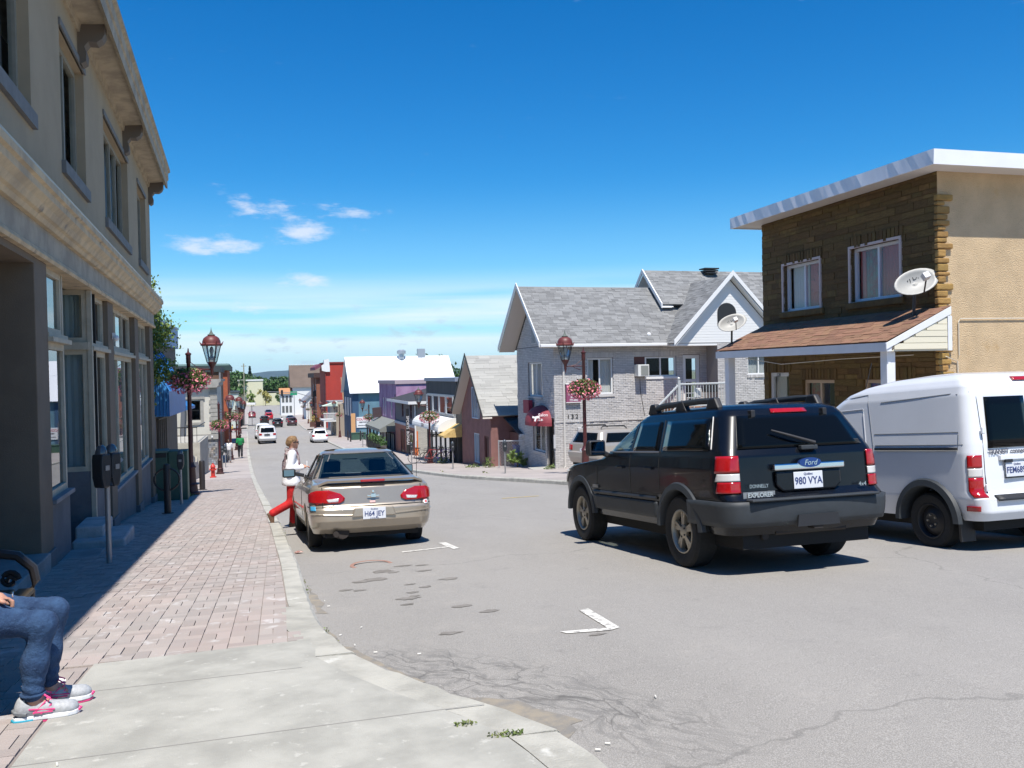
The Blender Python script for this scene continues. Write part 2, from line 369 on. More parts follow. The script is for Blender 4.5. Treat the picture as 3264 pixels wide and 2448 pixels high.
# asphalt: worn grey with grit, patches, a crazed zone by the corner
def asphalt():
    m = mat('asphalt', (.265, .249, .226), .88, nz=(.5, .2), stretch=(1, .3, 1), bump=(90., .35), coord='World'); t = m.node_tree; p = t.nodes['Principled BSDF']
    pos = N(t, 'ShaderNodeNewGeometry').outputs['Position']
    base = p.inputs['Base Color'].links[0].from_socket
    fine = N(t, 'ShaderNodeTexNoise', i={'Vector': pos, 'Scale': 160., 'Detail': 2.}).outputs[0]
    c = mixc(t, sstep(t, fine, .35, .75), base, (.40, .38, .35))
    gr = N(t, 'ShaderNodeTexVoronoi', i={'Vector': pos, 'Scale': 150.}).outputs['Distance']
    c = mixc(t, mth(t, 'MULTIPLY', sstep(t, gr, .55, .8), .25), c, (.1, .098, .095))
    # crazing along the outside of the corner
    wn_ = N(t, 'ShaderNodeTexNoise', i={'Vector': pos, 'Scale': 1.1, 'Detail': 5.}).outputs['Color']
    wp = N(t, 'ShaderNodeVectorMath', operation='ADD', i={0: pos, 1: N(t, 'ShaderNodeVectorMath', operation='SCALE', i={0: wn_, 'Scale': .9}).outputs[0]}).outputs[0]
    sp = N(t, 'ShaderNodeSeparateXYZ', i={0: wp}); 
    a = R(-58); al = mth(t, 'ADD', mth(t, 'MULTIPLY', mth(t, 'SUBTRACT', sp.outputs[0], 1.75), math.cos(a)), mth(t, 'MULTIPLY', mth(t, 'SUBTRACT', sp.outputs[1], 5.5), math.sin(a)))
    ac = mth(t, 'ADD', mth(t, 'MULTIPLY', mth(t, 'SUBTRACT', sp.outputs[0], 1.75), -math.sin(a)), mth(t, 'MULTIPLY', mth(t, 'SUBTRACT', sp.outputs[1], 5.5), math.cos(a)))
    zone = mth(t, 'MULTIPLY', sstep(t, mth(t, 'ABSOLUTE', ac), .5, .1), sstep(t, mth(t, 'ABSOLUTE', al), 1.7, .9))
    vv = N(t, 'ShaderNodeCombineXYZ', i={0: mth(t, 'MULTIPLY', al, 1.3), 1: mth(t, 'MULTIPLY', ac, 4.5), 2: 0.}).outputs[0]
    cr = N(t, 'ShaderNodeTexVoronoi', feature='DISTANCE_TO_EDGE', i={'Vector': vv, 'Scale': 1.6}).outputs['Distance']
    crk = mth(t, 'MULTIPLY', sstep(t, cr, .045, .0), zone)
    c = mixc(t, mth(t, 'MULTIPLY', zone, mth(t, 'MULTIPLY', sstep(t, N(t, 'ShaderNodeTexNoise', i={'Vector': vv, 'Scale': 3.2, 'Detail': 7., 'Roughness': .7}).outputs[0], .44, .62), .75)), c, (.15, .145, .135))
    c = mixc(t, mth(t, 'MULTIPLY', crk, .55), c, (.07, .066, .06))
    # long hairline cracks elsewhere
    cr2 = N(t, 'ShaderNodeTexVoronoi', feature='DISTANCE_TO_EDGE', i={'Vector': wp, 'Scale': .16}).outputs['Distance']
    c = mixc(t, mth(t, 'MULTIPLY', sstep(t, cr2, .003, .0), .35), c, (.09, .087, .08))
    bl = N(t, 'ShaderNodeTexNoise', i={'Vector': pos, 'Scale': 2.3, 'Detail': 6., 'Roughness': .7}).outputs[0]
    c = mixc(t, mth(t, 'MULTIPLY', sstep(t, bl, .55, .75), .35), c, (.39, .36, .32)); c = mixc(t, mth(t, 'MULTIPLY', sstep(t, bl, .42, .25), .3), c, (.14, .135, .13))
    t.links.new(c, p.inputs['Base Color']); return m
ASP = asphalt()
CONC = mat('sidewalk_concrete', (.43, .42, .375), .9, nz=(2.2, .28), bump=(120., .35), spots=(11., .6, (.47, .46, .415)), coord='World')
KERB = mat('kerb_concrete', (.47, .455, .40), .9, nz=(3., .3), bump=(70., .5), spots=(5., .62, (.58, .57, .52)), coord='World')
PAV = mat('paver_brick', (.375, .315, .285), .9, nz=(1.6, .3, (.355, .32, .295)), bump=(80., .4), var=.12, spots=(5., .58, (.47, .44, .42)), coord='World')
PAVF = mat('paver_far', (.40, .355, .325), .9, nz=(.8, .2), bump=(40., .2), coord='World')
MORT = mat('paver_joint', (.31, .27, .245), .95, nz=(6., .3), coord='World')
GRASS = mat('grass_blade', (.09, .15, .035), .7, nz=(3., .4, (.16, .17, .05)), var=.3)
EARTH = mat('earth', (.16, .15, .08), .95, nz=(.15, .4, (.07, .1, .035)), bump=(8., .4), coord='World')
def strip(name, ys, fa, fb, za, zb, m, ncol=1, parent=None, zfn=None):
    V = []; F = []
    for y in ys:
        a, b = fa(y), fb(y)
        for k in range(ncol+1):
            x = a+(b-a)*k/ncol; V.append((x, y, zfn(x, y) if zfn else za(y)+(zb(y)-za(y))*k/ncol))
    n = ncol+1
    for i in range(len(ys)-1):
        for k in range(ncol): F.append((i*n+k, i*n+k+1, (i+1)*n+k+1, (i+1)*n+k))
    me = mesh_np(name, V, F, True); return link(name, me, m, parent)
YS = sorted(set(list(np.arange(-60, 3, 3.))+list(np.arange(3, 12, .25))+list(np.arange(12, 60, 1.))+list(np.arange(60, 333, 3.))))
# terrain sheet out to the horizon
tx = [-6000, -2500, -900, -300, -120, -60, -30, -15, -8, 0, 10, 20, 40, 80, 200, 500, 1500, 6000]; ty = [-2500, -600, -200, -60, -20]+list(range(0, 340, 5))+[360, 420, 520, 700, 1000, 1800, 3000, 6000]
V = [(x, y, gz(min(max(y, -150), 900))-.34-(0 if abs(x) < 100 else .004*min(abs(x), 900))) for y in ty for x in tx]; nx = len(tx)
ground = struct(link('ground', mesh_np('ground', V, [(j*nx+i, j*nx+i+1, (j+1)*nx+i+1, (j+1)*nx+i) for j in range(len(ty)-1) for i in range(nx-1)], True), EARTH))
road = struct(strip('road', YS, lambda y: kl(y)-.05, lambda y: kr(y)+.05, None, None, ASP, 14, zfn=rz))
# the cross street the photographer stands beside
struct(strip('cross_road', [-60, -9, -4, -2], lambda y: 8.9, lambda y: 60, lambda y: gz(y)-.14, lambda y: gz(y)-.14, ASP))
# side street to the left and right further down
struct(strip('side_road', [150, 153, 158, 163, 166], lambda y: kl(y)-50, lambda y: kl(y)-.05, lambda y: gz(y)-.11, lambda y: gz(y)-.12, ASP, 6))
struct(strip('side_road', [137, 140, 144, 148], lambda y: kr(y)+.05, lambda y: kr(y)+50, lambda y: gz(y)-.12, lambda y: gz(y)-.11, ASP, 6))
def lw(y): return -3.46+(26.63-y)*math.tan(R(2.6)) if y < 27.2 else float(np.interp(y, [27.2, 45, 330], [-4.6, -4.9, -16]))
def rw(y): return float(np.interp(y, [-60, 22, 30, 36, 42, 50, 60, 90, 330], [13.2, 13.2, 13., 11.9, 10.8, 10.2, 9.7, 8.9, 4.6]))
KW = .2
ysl = [y for y in YS if y <= 150]; ysl2 = [y for y in YS if y >= 166]
def kin(y): return kl(y)-KW*(1.35 if y < 6 else 1)
# left pavement: bed, corner apron, pavers
lside = struct(strip('sidewalk', ysl, lambda y: lw(y)-.3, kin, lambda y: gz(y)-.009, lambda y: gz(y)-.009, MORT, 4))
def apron_l(y): return float(np.interp(y, [-60, 6.05, 6.4], [-1.22, -1.2, -.9]))
ap_ys = [y for y in np.arange(-20, 6.01, .25)]
ap = strip('concrete_apron', list(ap_ys), apron_l, lambda y: kin(y)-.006, lambda y: gz(y)+.004, lambda y: gz(y)+.004, CONC, 6, lside)
b = MB(); xs_ = [-1.2+(kin(6.1)-.006+1.2)*k/8 for k in range(9)]; b.add([(x, 6.0, gz(6.0)+.004) for x in xs_]+[(x, 6.19+.09*(x+1), gz(6.19+.09*(x+1))+.004) for x in xs_], [(k, k+1, 10+k, 9+k) for k in range(8)]); b.build('concrete_apron', CONC, lside)
def pav_edge(y): return 6.18+.09*(y+.6)
rects = []; cw = .2
for ci in range(-3, 19):
    xa = -1.18-.2+cw*(ci-9)
    y = -3.0+(ci % 2)*.2
    while y < 44:
        x0w, x1w = lw(y)+.0, kin(y+.2)-.01
        for (a0, a1, b0, b1) in ((0, .2, 0, .1), (0, .2, .1, .2), (0, .1, .2, .4), (.1, .2, .2, .4)):
            g_ = random.uniform(.0018, .004); p, q = max(xa+a0+g_, x0w), min(xa+a1-g_, x1w); c0, c1 = y+b0+g_, y+b1-g_
            if q-p < .03: continue
            if c0 < 6.2+.09*(p+1) and (q > -1.2): 
                if c1 > 6.2+.09*(p+1)+.03 and c0 < 6.2+.09*(p+1): c0 = 6.2+.09*(p+1)
                elif p > -1.21 or c0 < 6.2: 
                    if p < -1.24: q = min(q, -1.225)
                    else: continue
            rects.append((p, q, c0, c1))
        y += .4
# paver tops follow the fall of the street: flat fields in metre steps
import itertools
def pave(rects, parent, m):
    rest = []; ind = []
    for r in rects:
        x, y = (r[0]+r[1])/2, (r[2]+r[3])/2; q = Vector((x, y, gz(y)-CAMH)); d = q.dot(fw); vis = d > 2 and abs(q.dot(rr_)/d) < .6 and abs(q.dot(uu_)/d) < .45 and x > -1.9
        ind.append(((r[1]-r[0])*(r[3]-r[2])/max(d, .5)**3 if vis else 0, r))
    ind.sort(key=lambda a: -a[0])
    b = MB(); b.box(0, 0, 0, 1, 1, 1); me = bpy.data.meshes.new('paver'); me.from_pydata(b.v, [], b.f); me.materials.append(m)
    b = MB()
    for k, (s, r) in enumerate(ind):
        za, zb = gz(r[2]), gz(r[3]); h = random.uniform(-.003, .003)
        if k < 300:
            o = bpy.data.objects.new('paver', me); COL.objects.link(o); o.parent = parent
            o.matrix_local = Matrix(((r[1]-r[0], 0, 0, r[0]), (0, r[3]-r[2], 0, r[2]), (0, zb-za, .05, za-.05+h), (0, 0, 0, 1)))
        else:
            b.add([(r[0], r[2], za-.03), (r[1], r[2], za-.03), (r[1], r[3], zb-.03), (r[0], r[3], zb-.03), (r[0], r[2], za+h), (r[1], r[2], za+h), (r[1], r[3], zb+h), (r[0], r[3], zb+h)], [(4, 5, 6, 7), (0, 1, 5, 4), (1, 2, 6, 5), (2, 3, 7, 6), (3, 0, 4, 7)])
    b.build('paver', m, parent)['kind'] = 'stuff'
pave(rects, lside, PAV)
strip('paving_beyond', [y for y in YS if 44 <= y <= 150], lambda y: lw(y)-.3, kin, lambda y: gz(y), lambda y: gz(y), PAVF, 3, lside)
struct(strip('sidewalk', ysl2, lambda y: lw(y)-.3, kin, lambda y: gz(y), lambda y: gz(y), PAVF, 3))
rside = struct(strip('sidewalk', [y for y in YS if y <= 136], lambda y: kr(y)+KW, lambda y: rw(y)+(1.5 if y > 30 else 30), lambda y: gz(y), lambda y: gz(y), PAVF, 3))
struct(strip('sidewalk', [y for y in YS if y >= 148], lambda y: kr(y)+KW, lambda y: rw(y)+2, lambda y: gz(y), lambda y: gz(y), PAVF, 3))
# tinted ramp patches and a grass verge by the white van
def sweepkerb(name, ys, fx, side, m):
    """kerb stones of about 2 m laid end to end along the road edge; side=-1 stones to the left of fx"""
    root = struct(bpy.data.objects.new(name, bpy.data.meshes.new(name))); COL.objects.link(root)
    i = 0; ysn = list(ys); bed = MB(); k = 0
    seg = []; acc = 0; cur = [ysn[0]]
    for a, b in zip(ysn[:-1], ysn[1:]):
        cur.append(b); acc += math.hypot(b-a, fx(b)-fx(a))
        if acc > 1.9 or b == ysn[-1]: seg.append(cur); cur = [b]; acc = 0
    rest = MB()
    for sg in seg:
        w = KW*(1.35 if sg[0] < 6 else 1); mb = MB(); vs = []; dz = random.uniform(-.006, .012)
        for j, y in enumerate(sg):
            yy = y+(.006 if j == 0 else -.006 if j == len(sg)-1 else 0); x = fx(yy); z = gz(yy)+dz; e = random.uniform(-.006, .006)
            vs += [(x+side*w, yy, z-.2), (x+side*w, yy, z+.002), (x+side*.03+e, yy, z+e), (x+e*.6, yy, z-.03), (x-side*.02, yy, z-.22)]
        n = 5; fs = [(r*n+k, r*n+k+1, (r+1)*n+k+1, (r+1)*n+k) for r in range(len(sg)-1) for k in range(n-1)]
        fs += [tuple(range(n)), tuple(range((len(sg)-1)*n, len(sg)*n))[::-1]]
        if sg[0] < 70: mb.add(vs, fs).build('kerb_stone', m, root)
        else: rest.add(vs, fs)
    if rest.v: rest.build('kerb_stone', m, root)['kind'] = 'stuff'
    return root
ky = sorted(set(list(np.arange(-20, 3, .5))+list(np.arange(3, 8, .12))+list(np.arange(8, 60, .5))+list(np.arange(60, 150, 2.))))
sweepkerb('kerb', ky, kl, -1, KERB)
sweepkerb('kerb', sorted(set(list(np.arange(-20, 60, .5))+list(np.arange(60, 137, 2.)))), kr, 1, KERB)
sweepkerb('kerb', list(np.arange(166, 330, 4.)), kl, -1, KERB); sweepkerb('kerb', list(np.arange(148, 330, 4.)), kr, 1, KERB)
# ---- flat marks on the road
PAINT = mat('road_paint', (.68, .66, .6), .8, spots=(20., .5, (.36, .345, .32)), coord='World'); YPAINT = mat('yellow_road_paint', (.62, .45, .12), .8, spots=(22., .52, (.28, .26, .2)), coord='World')
OIL = mat('oil_stain', (.165, .15, .13), .8, nz=(6., .3, (.25, .23, .205)), coord='World'); RUST = mat('rust_ring', (.3, .17, .13), .9)
def flat(name, pts, m, h=.006):
    b = MB(); b.add([(x, y, rz(x, y)+h) for x, y in pts], [tuple(range(len(pts)))]); return b.build(name, m, road)
def mark(pts, m=PAINT): return flat('parking_mark', pts, m)
mark([(2.33, 6.02), (2.42, 6.07), (2.45, 6.84), (2.36, 6.82)]); mark([(1.98, 6.16), (2.01, 6.08), (2.328, 6.015), (2.332, 6.105)])
mark([(2.22, 11.5), (2.31, 11.52), (2.27, 12.35), (2.16, 12.33)]); mark([(1.55, 11.72), (1.55, 11.62), (1.85, 11.68), (2.2, 11.75), (2.2, 11.83), (1.9, 11.76)])
for y0 in (17.6, 24, 30.5): mark([(2.2-.02*y0+.3, y0), (2.29-.02*y0+.3, y0), (2.28-.02*y0+.3, y0+.7), (2.19-.02*y0+.3, y0+.7)])
for (x, y, w) in ((5.2, 20.5, 1.0), (3.4, 34, .5)): mark([(x, y), (x+w, y+.25), (x+w, y+.36), (x, y+.11)], YPAINT)
for (x, y, rx, ry) in ((.98, 9.55, .13, .11), (.82, 9.5, .1, .07), (1.12, 10.1, .12, .1), (1.22, 9.95, .06, .05), (1.55, 9.85, .08, .05), (1.27, 9.0, .05, .04), (1.7, 9.1, .1, .07), (1.15, 8.2, .1, .07), (1.22, 8.3, .05, .04), (1.1, 7.9, .06, .04), (1.52, 7.55, .09, .06), (1.7, 7.2, .08, .05), (1.22, 6.55, .09, .05), (1.4, 8.75, .06, .05), (1.22, 8.5, .06, .04), (.62, 9.05, .07, .05), (.75, 8.95, .06, .05), (1.38, 10.4, .1, .06), (1.6, 10.3, .07, .05), (2.2, 5.95, .06, .03)):
    n = 18; flat('oil_stain', [(x+rx*(1+random.uniform(-.4, .4))*math.cos(k*6.283/n), y+ry*(1+random.uniform(-.3, .3))*math.sin(k*6.283/n)) for k in range(n)], OIL, .004)
b = MB(); n = 28
for k in range(n):
    a, c_ = 6.283*k/n, 6.283*(k+1)/n
    b.quad(*[(1.05+rr*.26*math.cos(q), 10.75+rr*.26*math.sin(q), rz(1.05, 10.75)+.005) for rr, q in ((1, a), (1, c_), (.82, c_), (.82, a))])
b.build('rust_ring', RUST, road)
# sand and grit swept against the kerb
SAND = mat('sand_drift', (.30, .26, .2), .95, nz=(9., .35, (.2, .19, .175)), bump=(60., .4), coord='World')
for pts in ([(.30, 7.3), (.42, 6.6), (.62, 5.95), (.84, 5.4), (.74, 5.25), (.5, 5.82), (.34, 6.6)], [(1.0, 4.95), (1.32, 4.7), (1.5, 4.35), (1.34, 4.1), (1.16, 4.45), (.95, 4.78)], [(.24, 9.5), (.34, 8.9), (.36, 7.9), (.26, 8.0)]):
    q = []
    for (a, c_), (d, e) in zip(pts, pts[1:]+pts[:1]):
        for k in range(4): q.append((a+(d-a)*k/4+random.uniform(-.03, .03), c_+(e-c_)*k/4+random.uniform(-.03, .03)))
    flat('sand_drift', q, SAND, .003)
# seam lines scored in the concrete apron
for (x0, y0, x1, y1) in ((-1.2, 4.35, 1.0, 4.42), (-1.2, 2.2, 1.3, 2.2), (-1.2, 5.45, .1, 5.5)):
    b = MB(); b.quad((x0, y0, gz(y0)+.0052), (x1, y1, gz(y1)+.0052), (x1, y1+.008, gz(y1)+.0052), (x0, y0+.008, gz(y0)+.0052)); b.build('score_line', mat('score_line', (.27, .26, .24), .95), lside)
# weeds along the kerb joints (uncountable)
def weeds(name, spots, label, m=GRASS, size=.03):
    P = []
    for (x, y, z, rx, ry, h, n) in spots:
        for _ in range(n): 
            a, r_ = random.random()*6.283, random.random()**.6; P.append((x+math.cos(a)*r_*rx, y+math.sin(a)*r_*ry, z+random.random()**1.5*h))
    o = leafmesh(name, P, size, m, None); o['kind'] = 'stuff'; o['label'] = label; o['category'] = 'weeds'; return o
wk = [(kl(y)+.03, y, rz(kl(y)+.03, y), .05, .12, .05, 60) for y in (6.1, 6.35, 6.6, 7.0)]+[(kl(y)+.02, y, rz(kl(y), y), .03, .2, .035, 25) for y in (9.2, 9.8, 15.8, 16.6, 17.4, 19.)]
wk += [(1.0, 3.98, gz(4)+.004, .09, .03, .015, 110), (.84, 4.16, gz(4)+.004, .06, .025, .012, 50)]
weeds('kerb_weeds', wk, 'small green weeds growing along the left kerb by the corner', size=.010)
weeds('verge_grass', [(9.3+random.random()*.9, y, gz(y)-.02, .35, .5, .12, 90) for y in np.arange(6, 16, .7)], 'rough grass verge beyond the white van', size=.05)
weeds('frontage_weeds', [(10.0, 42.2, gz(42.2), .35, .3, .5, 150), (9.2, 50.3, gz(50.3), .3, .5, .5, 120), (9.5, 43.5, gz(43.5), .4, .8, .12, 120), (11.3, 36.2, gz(36), .25, .2, .2, 60), (8.3, 35., gz(35)-.1, .1, 1.2, .1, 60), (7.2, 39., gz(39)-.1, .1, 1.2, .08, 50)], 'weeds sprouting along the right frontage by the grey shop and salon', size=.05)
weeds('lawn_patch', [(-3.6+random.random()*.8, 28.2+random.random()*1.2, gz(29), .3, .3, .1, 60) for _ in range(10)], 'patch of bright lawn beside the green utility cabinet', size=.04)
# far hills beyond the river
hb = MB(); hp = []
for k in range(121):
    x = -5200+k*90; h = 58+26*math.sin(x*.0011+1)+14*math.sin(x*.0031)+7*math.sin(x*.009+2)+random.uniform(-2, 2); hp.append((x, h))
for yy, sc in ((6000, 0), (6400, .55), (7000, 1.)): hb.v += [(x*(1 if sc else .98), yy, -60+(h+26)*sc) for x, h in hp]
m_ = len(hp); hb.f = [(r*m_+k, r*m_+k+1, (r+1)*m_+k+1, (r+1)*m_+k) for r in (0, 1) for k in range(m_-1)]
struct(hb.build('hills', mat('wooded_hill', (.02, .05, .045), .95, nz=(.004, .35), bump=(.02, 1.), coord='World'), smooth=True))
# litter: cigarette ends, paper, gravel by the camera
def litter(name, label, pts, m, sz, group):
    for i, (x, y, onroad) in enumerate(pts):
        z = (rz(x, y)+.006) if onroad else gz(y)+.006; a = random.random()*3; b = MB(); b.tube([(-sz, 0, .005), (sz, 0, .005)], .0045, 6)
        o = b.build(name, m, None, loc=(x, y, z)); o.rotation_euler.z = a; tag(o, label, 'litter', group)
BUTT = mat('cigarette_paper', (.7, .68, .62), .8)
litter('cigarette_butt', 'cigarette end lying on the bricks by the seated person', [(-1.72, 4.6, 0), (-1.62, 4.25, 0), (-1.5, 4.26, 0), (-1.0, 4.3, 0)], BUTT, .014, 'cigarette ends by the bench')
litter('cigarette_butt', 'cigarette end in the gutter beside the curved kerb', [(.42, 6.9, 1), (.5, 6.5, 1), (.62, 6.2, 1), (.9, 6.0, 1), (.72, 5.4, 1), (.6, 7.1, 1), (.4, 8.2, 1), (.38, 8.5, 1), (1.45, 3.95, 1), (1.52, 4.0, 1), (2.0, 4.5, 1), (.46, 5.95, 1), (.55, 5.75, 1)], BUTT, .013, 'cigarette ends in the gutter')
PAP = mat('paper_scrap', (.8, .79, .76), .8)
for nm, lb, x, y in (('paper_scrap', 'crumpled white paper scrap near the pink trainers', -1.32, 5.75),):
    b = MB(); b.ball((0, 0, .012), (.045, .03, .014), 7, 4); b.v = [(x_+random.uniform(-.008, .008), y_+random.uniform(-.008, .008), z_) for x_, y_, z_ in b.v]; tag(b.build(nm, PAP, None, loc=(x, y, gz(y)+.004)), lb, 'litter')
b = MB(); b.ball((0, 0, .02), (.06, .03, .02), 8, 4); b.v = [(x_+random.uniform(-.01, .01), y_+random.uniform(-.008, .008), z_) for x_, y_, z_ in b.v]
tag(b.build('crushed_can', mat('crushed_can', (.25, .06, .04), .4, nz=(30., .5, (.5, .4, .35))), None, loc=(.22, 12.6, rz(.22, 12.6)+.004)), 'crushed red can in the gutter beside the tan car', 'litter')
# the summer air over the whole valley
b = MB(); b.box(-7400, -3200, -82, 7400, 7600, 78); hz_o = b.build('haze', None); hm = bpy.data.materials.new('summer_haze'); hm.use_nodes = True; ht_ = hm.node_tree; ht_.nodes.clear()
pv = N(ht_, 'ShaderNodeVolumePrincipled', i={'Density': HAZE, 'Color': (.62, .8, 1, 1)}); ht_.links.new(pv.outputs[0], N(ht_, 'ShaderNodeOutputMaterial').inputs['Volume']); hz_o.data.materials.append(hm); hz_o['kind'] = 'stuff'; hz_o['label'] = 'thin bluish summer haze over the valley'; hz_o['category'] = 'haze'
# ================================================================ LEFT SIDE
DG = glassmat('shop_glass', (.72, .8, .82), .10); WG = glassmat('window_glass', (.85, .88, .88), .015, .06); DARK = mat('dark_interior', (.018, .017, .016), .9)
STUC = mat('beige_stucco', (.41, .325, .215), .95, nz=(.8, .14), bump=(140., .25)); CORN = mat('cornice_stone', (.64, .50, .31), .85, nz=(2.2, .35, (.40, .32, .22)), bump=(40., .3), spots=(1.7, .62, (.24, .2, .16)))
PIER = mat('pier_render', (.18, .14, .10), .9, nz=(2., .15), bump=(60., .2)); PLIN = mat('plinth_render', (.15, .155, .165), .9, nz=(1.5, .25), bump=(50., .3)); SFRM = mat('shop_frame_paint', (.50, .44, .33), .7, nz=(4., .2)); SILL = mat('grey_sill', (.2, .195, .185), .8, nz=(5., .2))
BLIND = mat('pale_blind', (.50, .60, .62), .9, nz=(.6, .2))
lb = thing('corner_shop', 'long beige stucco shop with bracketed eaves and tall display windows in shade', 'building', (-3.46, 26.63, -1.78), R(2.6))
LG = lambda u: gz(26.63+u)+1.78
LF = Fr((0, 0, 0), (0, 1, 0), (0, 0, 1), (1, 0, 0)); E0, E1 = -34., .5
ups = [(-2.9, -.78, 6.55, 8.47), (-8.8, -4.95, 6.55, 8.47), (-13.1, -11.0, 6.6, 8.5), (-17.3, -15.05, 6.7, 8.55), (-21.6, -19.5, 6.7, 8.55), (-27.5, -23.5, 6.7, 8.55)]
b = MB(); LF.wall(b, E0, E1, 5.3, 9.2, ups, .22)
b.quad((0, E1, 0), (-10, E1, 0), (-10, E1, 9.2), (0, E1, 9.2)); b.quad((-10, E0, 0), (0, E0, 0), (0, E0, 9.2), (-10, E0, 9.2)); b.quad((-10, E0, 0), (-10, E1, 0), (-10, E1, 9.2), (-10, E0, 9.2))
lwall = b.build('wall', STUC, lb)
SASH = mat('sash_paint', (.30, .28, .22), .7, nz=(3., .2)); GRF = mat('grey_film', (.10, .105, .10), .6)
for i, h in enumerate(ups):
    window(lb, LF, h, SASH, WG, cols=4 if h[1]-h[0] > 3 else 2, rows=1, fw_=.09, dep=.16, sill=(.18, .06, SILL), curtain=[(.02, .98, GRF)])
    b = MB(); LF.box(b, h[0]-.05, h[1]+.05, h[3], h[3]+.1, -.02, .03); b.build('lintel', SILL, lb)
b = MB(); b.prism([(-.02, 9.0), (.04, 9.0), (.06, 9.12), (.44, 9.16), (.44, 9.08), (.5, 9.05), (.5, 9.28), (.53, 9.3), (.53, 9.5), (.58, 9.53), (.58, 9.6), (-.1, 9.85), (-10, 9.7), (-10, 9.2), (-.02, 9.2)], 'y', E0, E1+.12); b.build('eave', mat('eave_wood', (.47, .39, .27), .8, nz=(3., .35, (.3, .25, .18)), bump=(30., .2)), lb)
BRK = mat('bracket_wood', (.15, .125, .1), .8)
for u in (.35, -5.6, -11.4, -17.2, -23.):
    b = MB(); b.prism([(0, 8.55), (.05, 8.5), (.12, 8.55), (.13, 8.68), (.1, 8.78), (.16, 8.86), (.28, 8.86), (.36, 8.92), (.4, 9.0), (.4, 9.16), (0, 9.16)], 'y', u-.13, u+.13); b.build('bracket', BRK, lb)
# storefront cornice over the shop windows: coved top course, frieze, lower moulding
for nm, pr, m in (('cornice', [(-.3, 5.38), (.1, 5.38), (.13, 5.43), (.17, 5.45), (.21, 5.52), (.27, 5.58), (.27, 5.66), (.31, 5.68), (.31, 5.76), (-.02, 5.84), (-.3, 5.84)], CORN),
                  ('frieze', [(-.35, 5.08), (.04, 5.08), (.04, 5.38), (-.35, 5.38)], mat('frieze_paint', (.42, .37, .29), .85, nz=(2., .35, (.28, .25, .2)), bump=(30., .2))),
                  ('moulding', [(-.35, 4.98), (.07, 4.98), (.09, 5.02), (.06, 5.08), (-.35, 5.08)], CORN)):
    for a in np.arange(E0, E1, 3.9):
        b = MB(); b.prism(pr, 'y', a, min(a+3.89, E1+.06)); b.build(nm, m, lb)
b = MB(); b.prism([(.0, 5.846), (.29, 5.775), (.3, 5.8), (0, 5.87)], 'y', E0, E1+.07); b.build('flashing', mat('metal_flashing', (.3, .31, .33), .4, .8), lb)
PR = [(-.45, .5), (-4.25, -3.5), (-8.85, -8.1), (-15.15, -14.42), (-18.6, -17.6), (-25., -24.)]
for a, c_ in PR:
    b = MB(); b.box(-.55, a, LG(a)-1.5, 0, c_, 4.98); b.build('pier', PIER, lb, bev=.01)
    b = MB(); b.box(-.5, a-.03, LG(c_)-.6, .03, c_+.03, LG(a)+.16); b.build('pier_base', PLIN, lb, bev=.01)
def bay(a, c_, sill, x, cols=2, tr=4.0, blind=None, panel=True):
    F = Fr((x, 0, 0), (0, 1, 0), (0, 0, 1), (1, 0, 0))
    if panel:
        b = MB(); F.box(b, a, c_, LG(a)-2, sill-.06, -.3, .02); b.build('plinth', PLIN, lb)
        b = MB(); F.box(b, a, c_, sill-.06, sill, -.3, .09); b.build('sill', mat('sill_stone', (.25, .25, .26), .8, nz=(4., .3)), lb, bev=.01)
    window(lb, F, (a, c_, sill, tr), SFRM, DG, cols=cols, fw_=.09, dep=.035, curtain=blind, name='shop_window', room=True)
    b = MB(); F.box(b, a, c_, tr, tr+.06, -.1, .1); F.box(b, a, c_, tr+.06, tr+.12, -.1, .05); b.build('transom_bar', SFRM, lb)
    window(lb, F, (a, c_, tr+.12, 4.98), SFRM, DG, cols=cols, fw_=.08, dep=.06, name='transom_window', curtain=[(.03, .97, BLIND)], room=True)
bay(-3.5, -.45, 1.3, -.09, 3, blind=[(.03, .97, BLIND)]); bay(-8.1, -4.25, 1.34, -.09, 3, blind=[(.03, .97, BLIND)])
bay(-14.42, -13.1, 1.98, -.04, 1); bay(-13.0, -11.1, 2.0, -1.1, 2, blind=[(.03, .97, BLIND)]); bay(-10.93, -8.85, 1.75, -.06, 2, blind=[(.35, .97, BLIND)])
FJ = Fr((0, -10.97, 0), (-1, 0, 0), (0, 0, 1), (0, -1, 0))
for z_0, z_1 in ((2.0, 4.0), (4.12, 4.98)): window(lb, FJ, (.05, 1.05, z_0, z_1), SFRM, DG, cols=1, fw_=.08, dep=.02, name='shop_window', curtain=[(.03, .97, BLIND)], room=True)
b = MB(); FJ.box(b, .02, 1.1, 4.0, 4.12, -.06, .1); b.build('transom_bar', SFRM, lb); b = MB(); FJ.box(b, .02, 1.1, .2, 2.0, -.1, .02); b.build('plinth', PLIN, lb); b = MB(); FJ.box(b, -.02, .05, .2, 4.98, -.08, .03); b.build('corner_post', SFRM, lb)
b = MB(); b.box(-1.1, -13.1, 1.2, -.06, -13.02, 4.98); b.build('door_jamb', SFRM, lb)
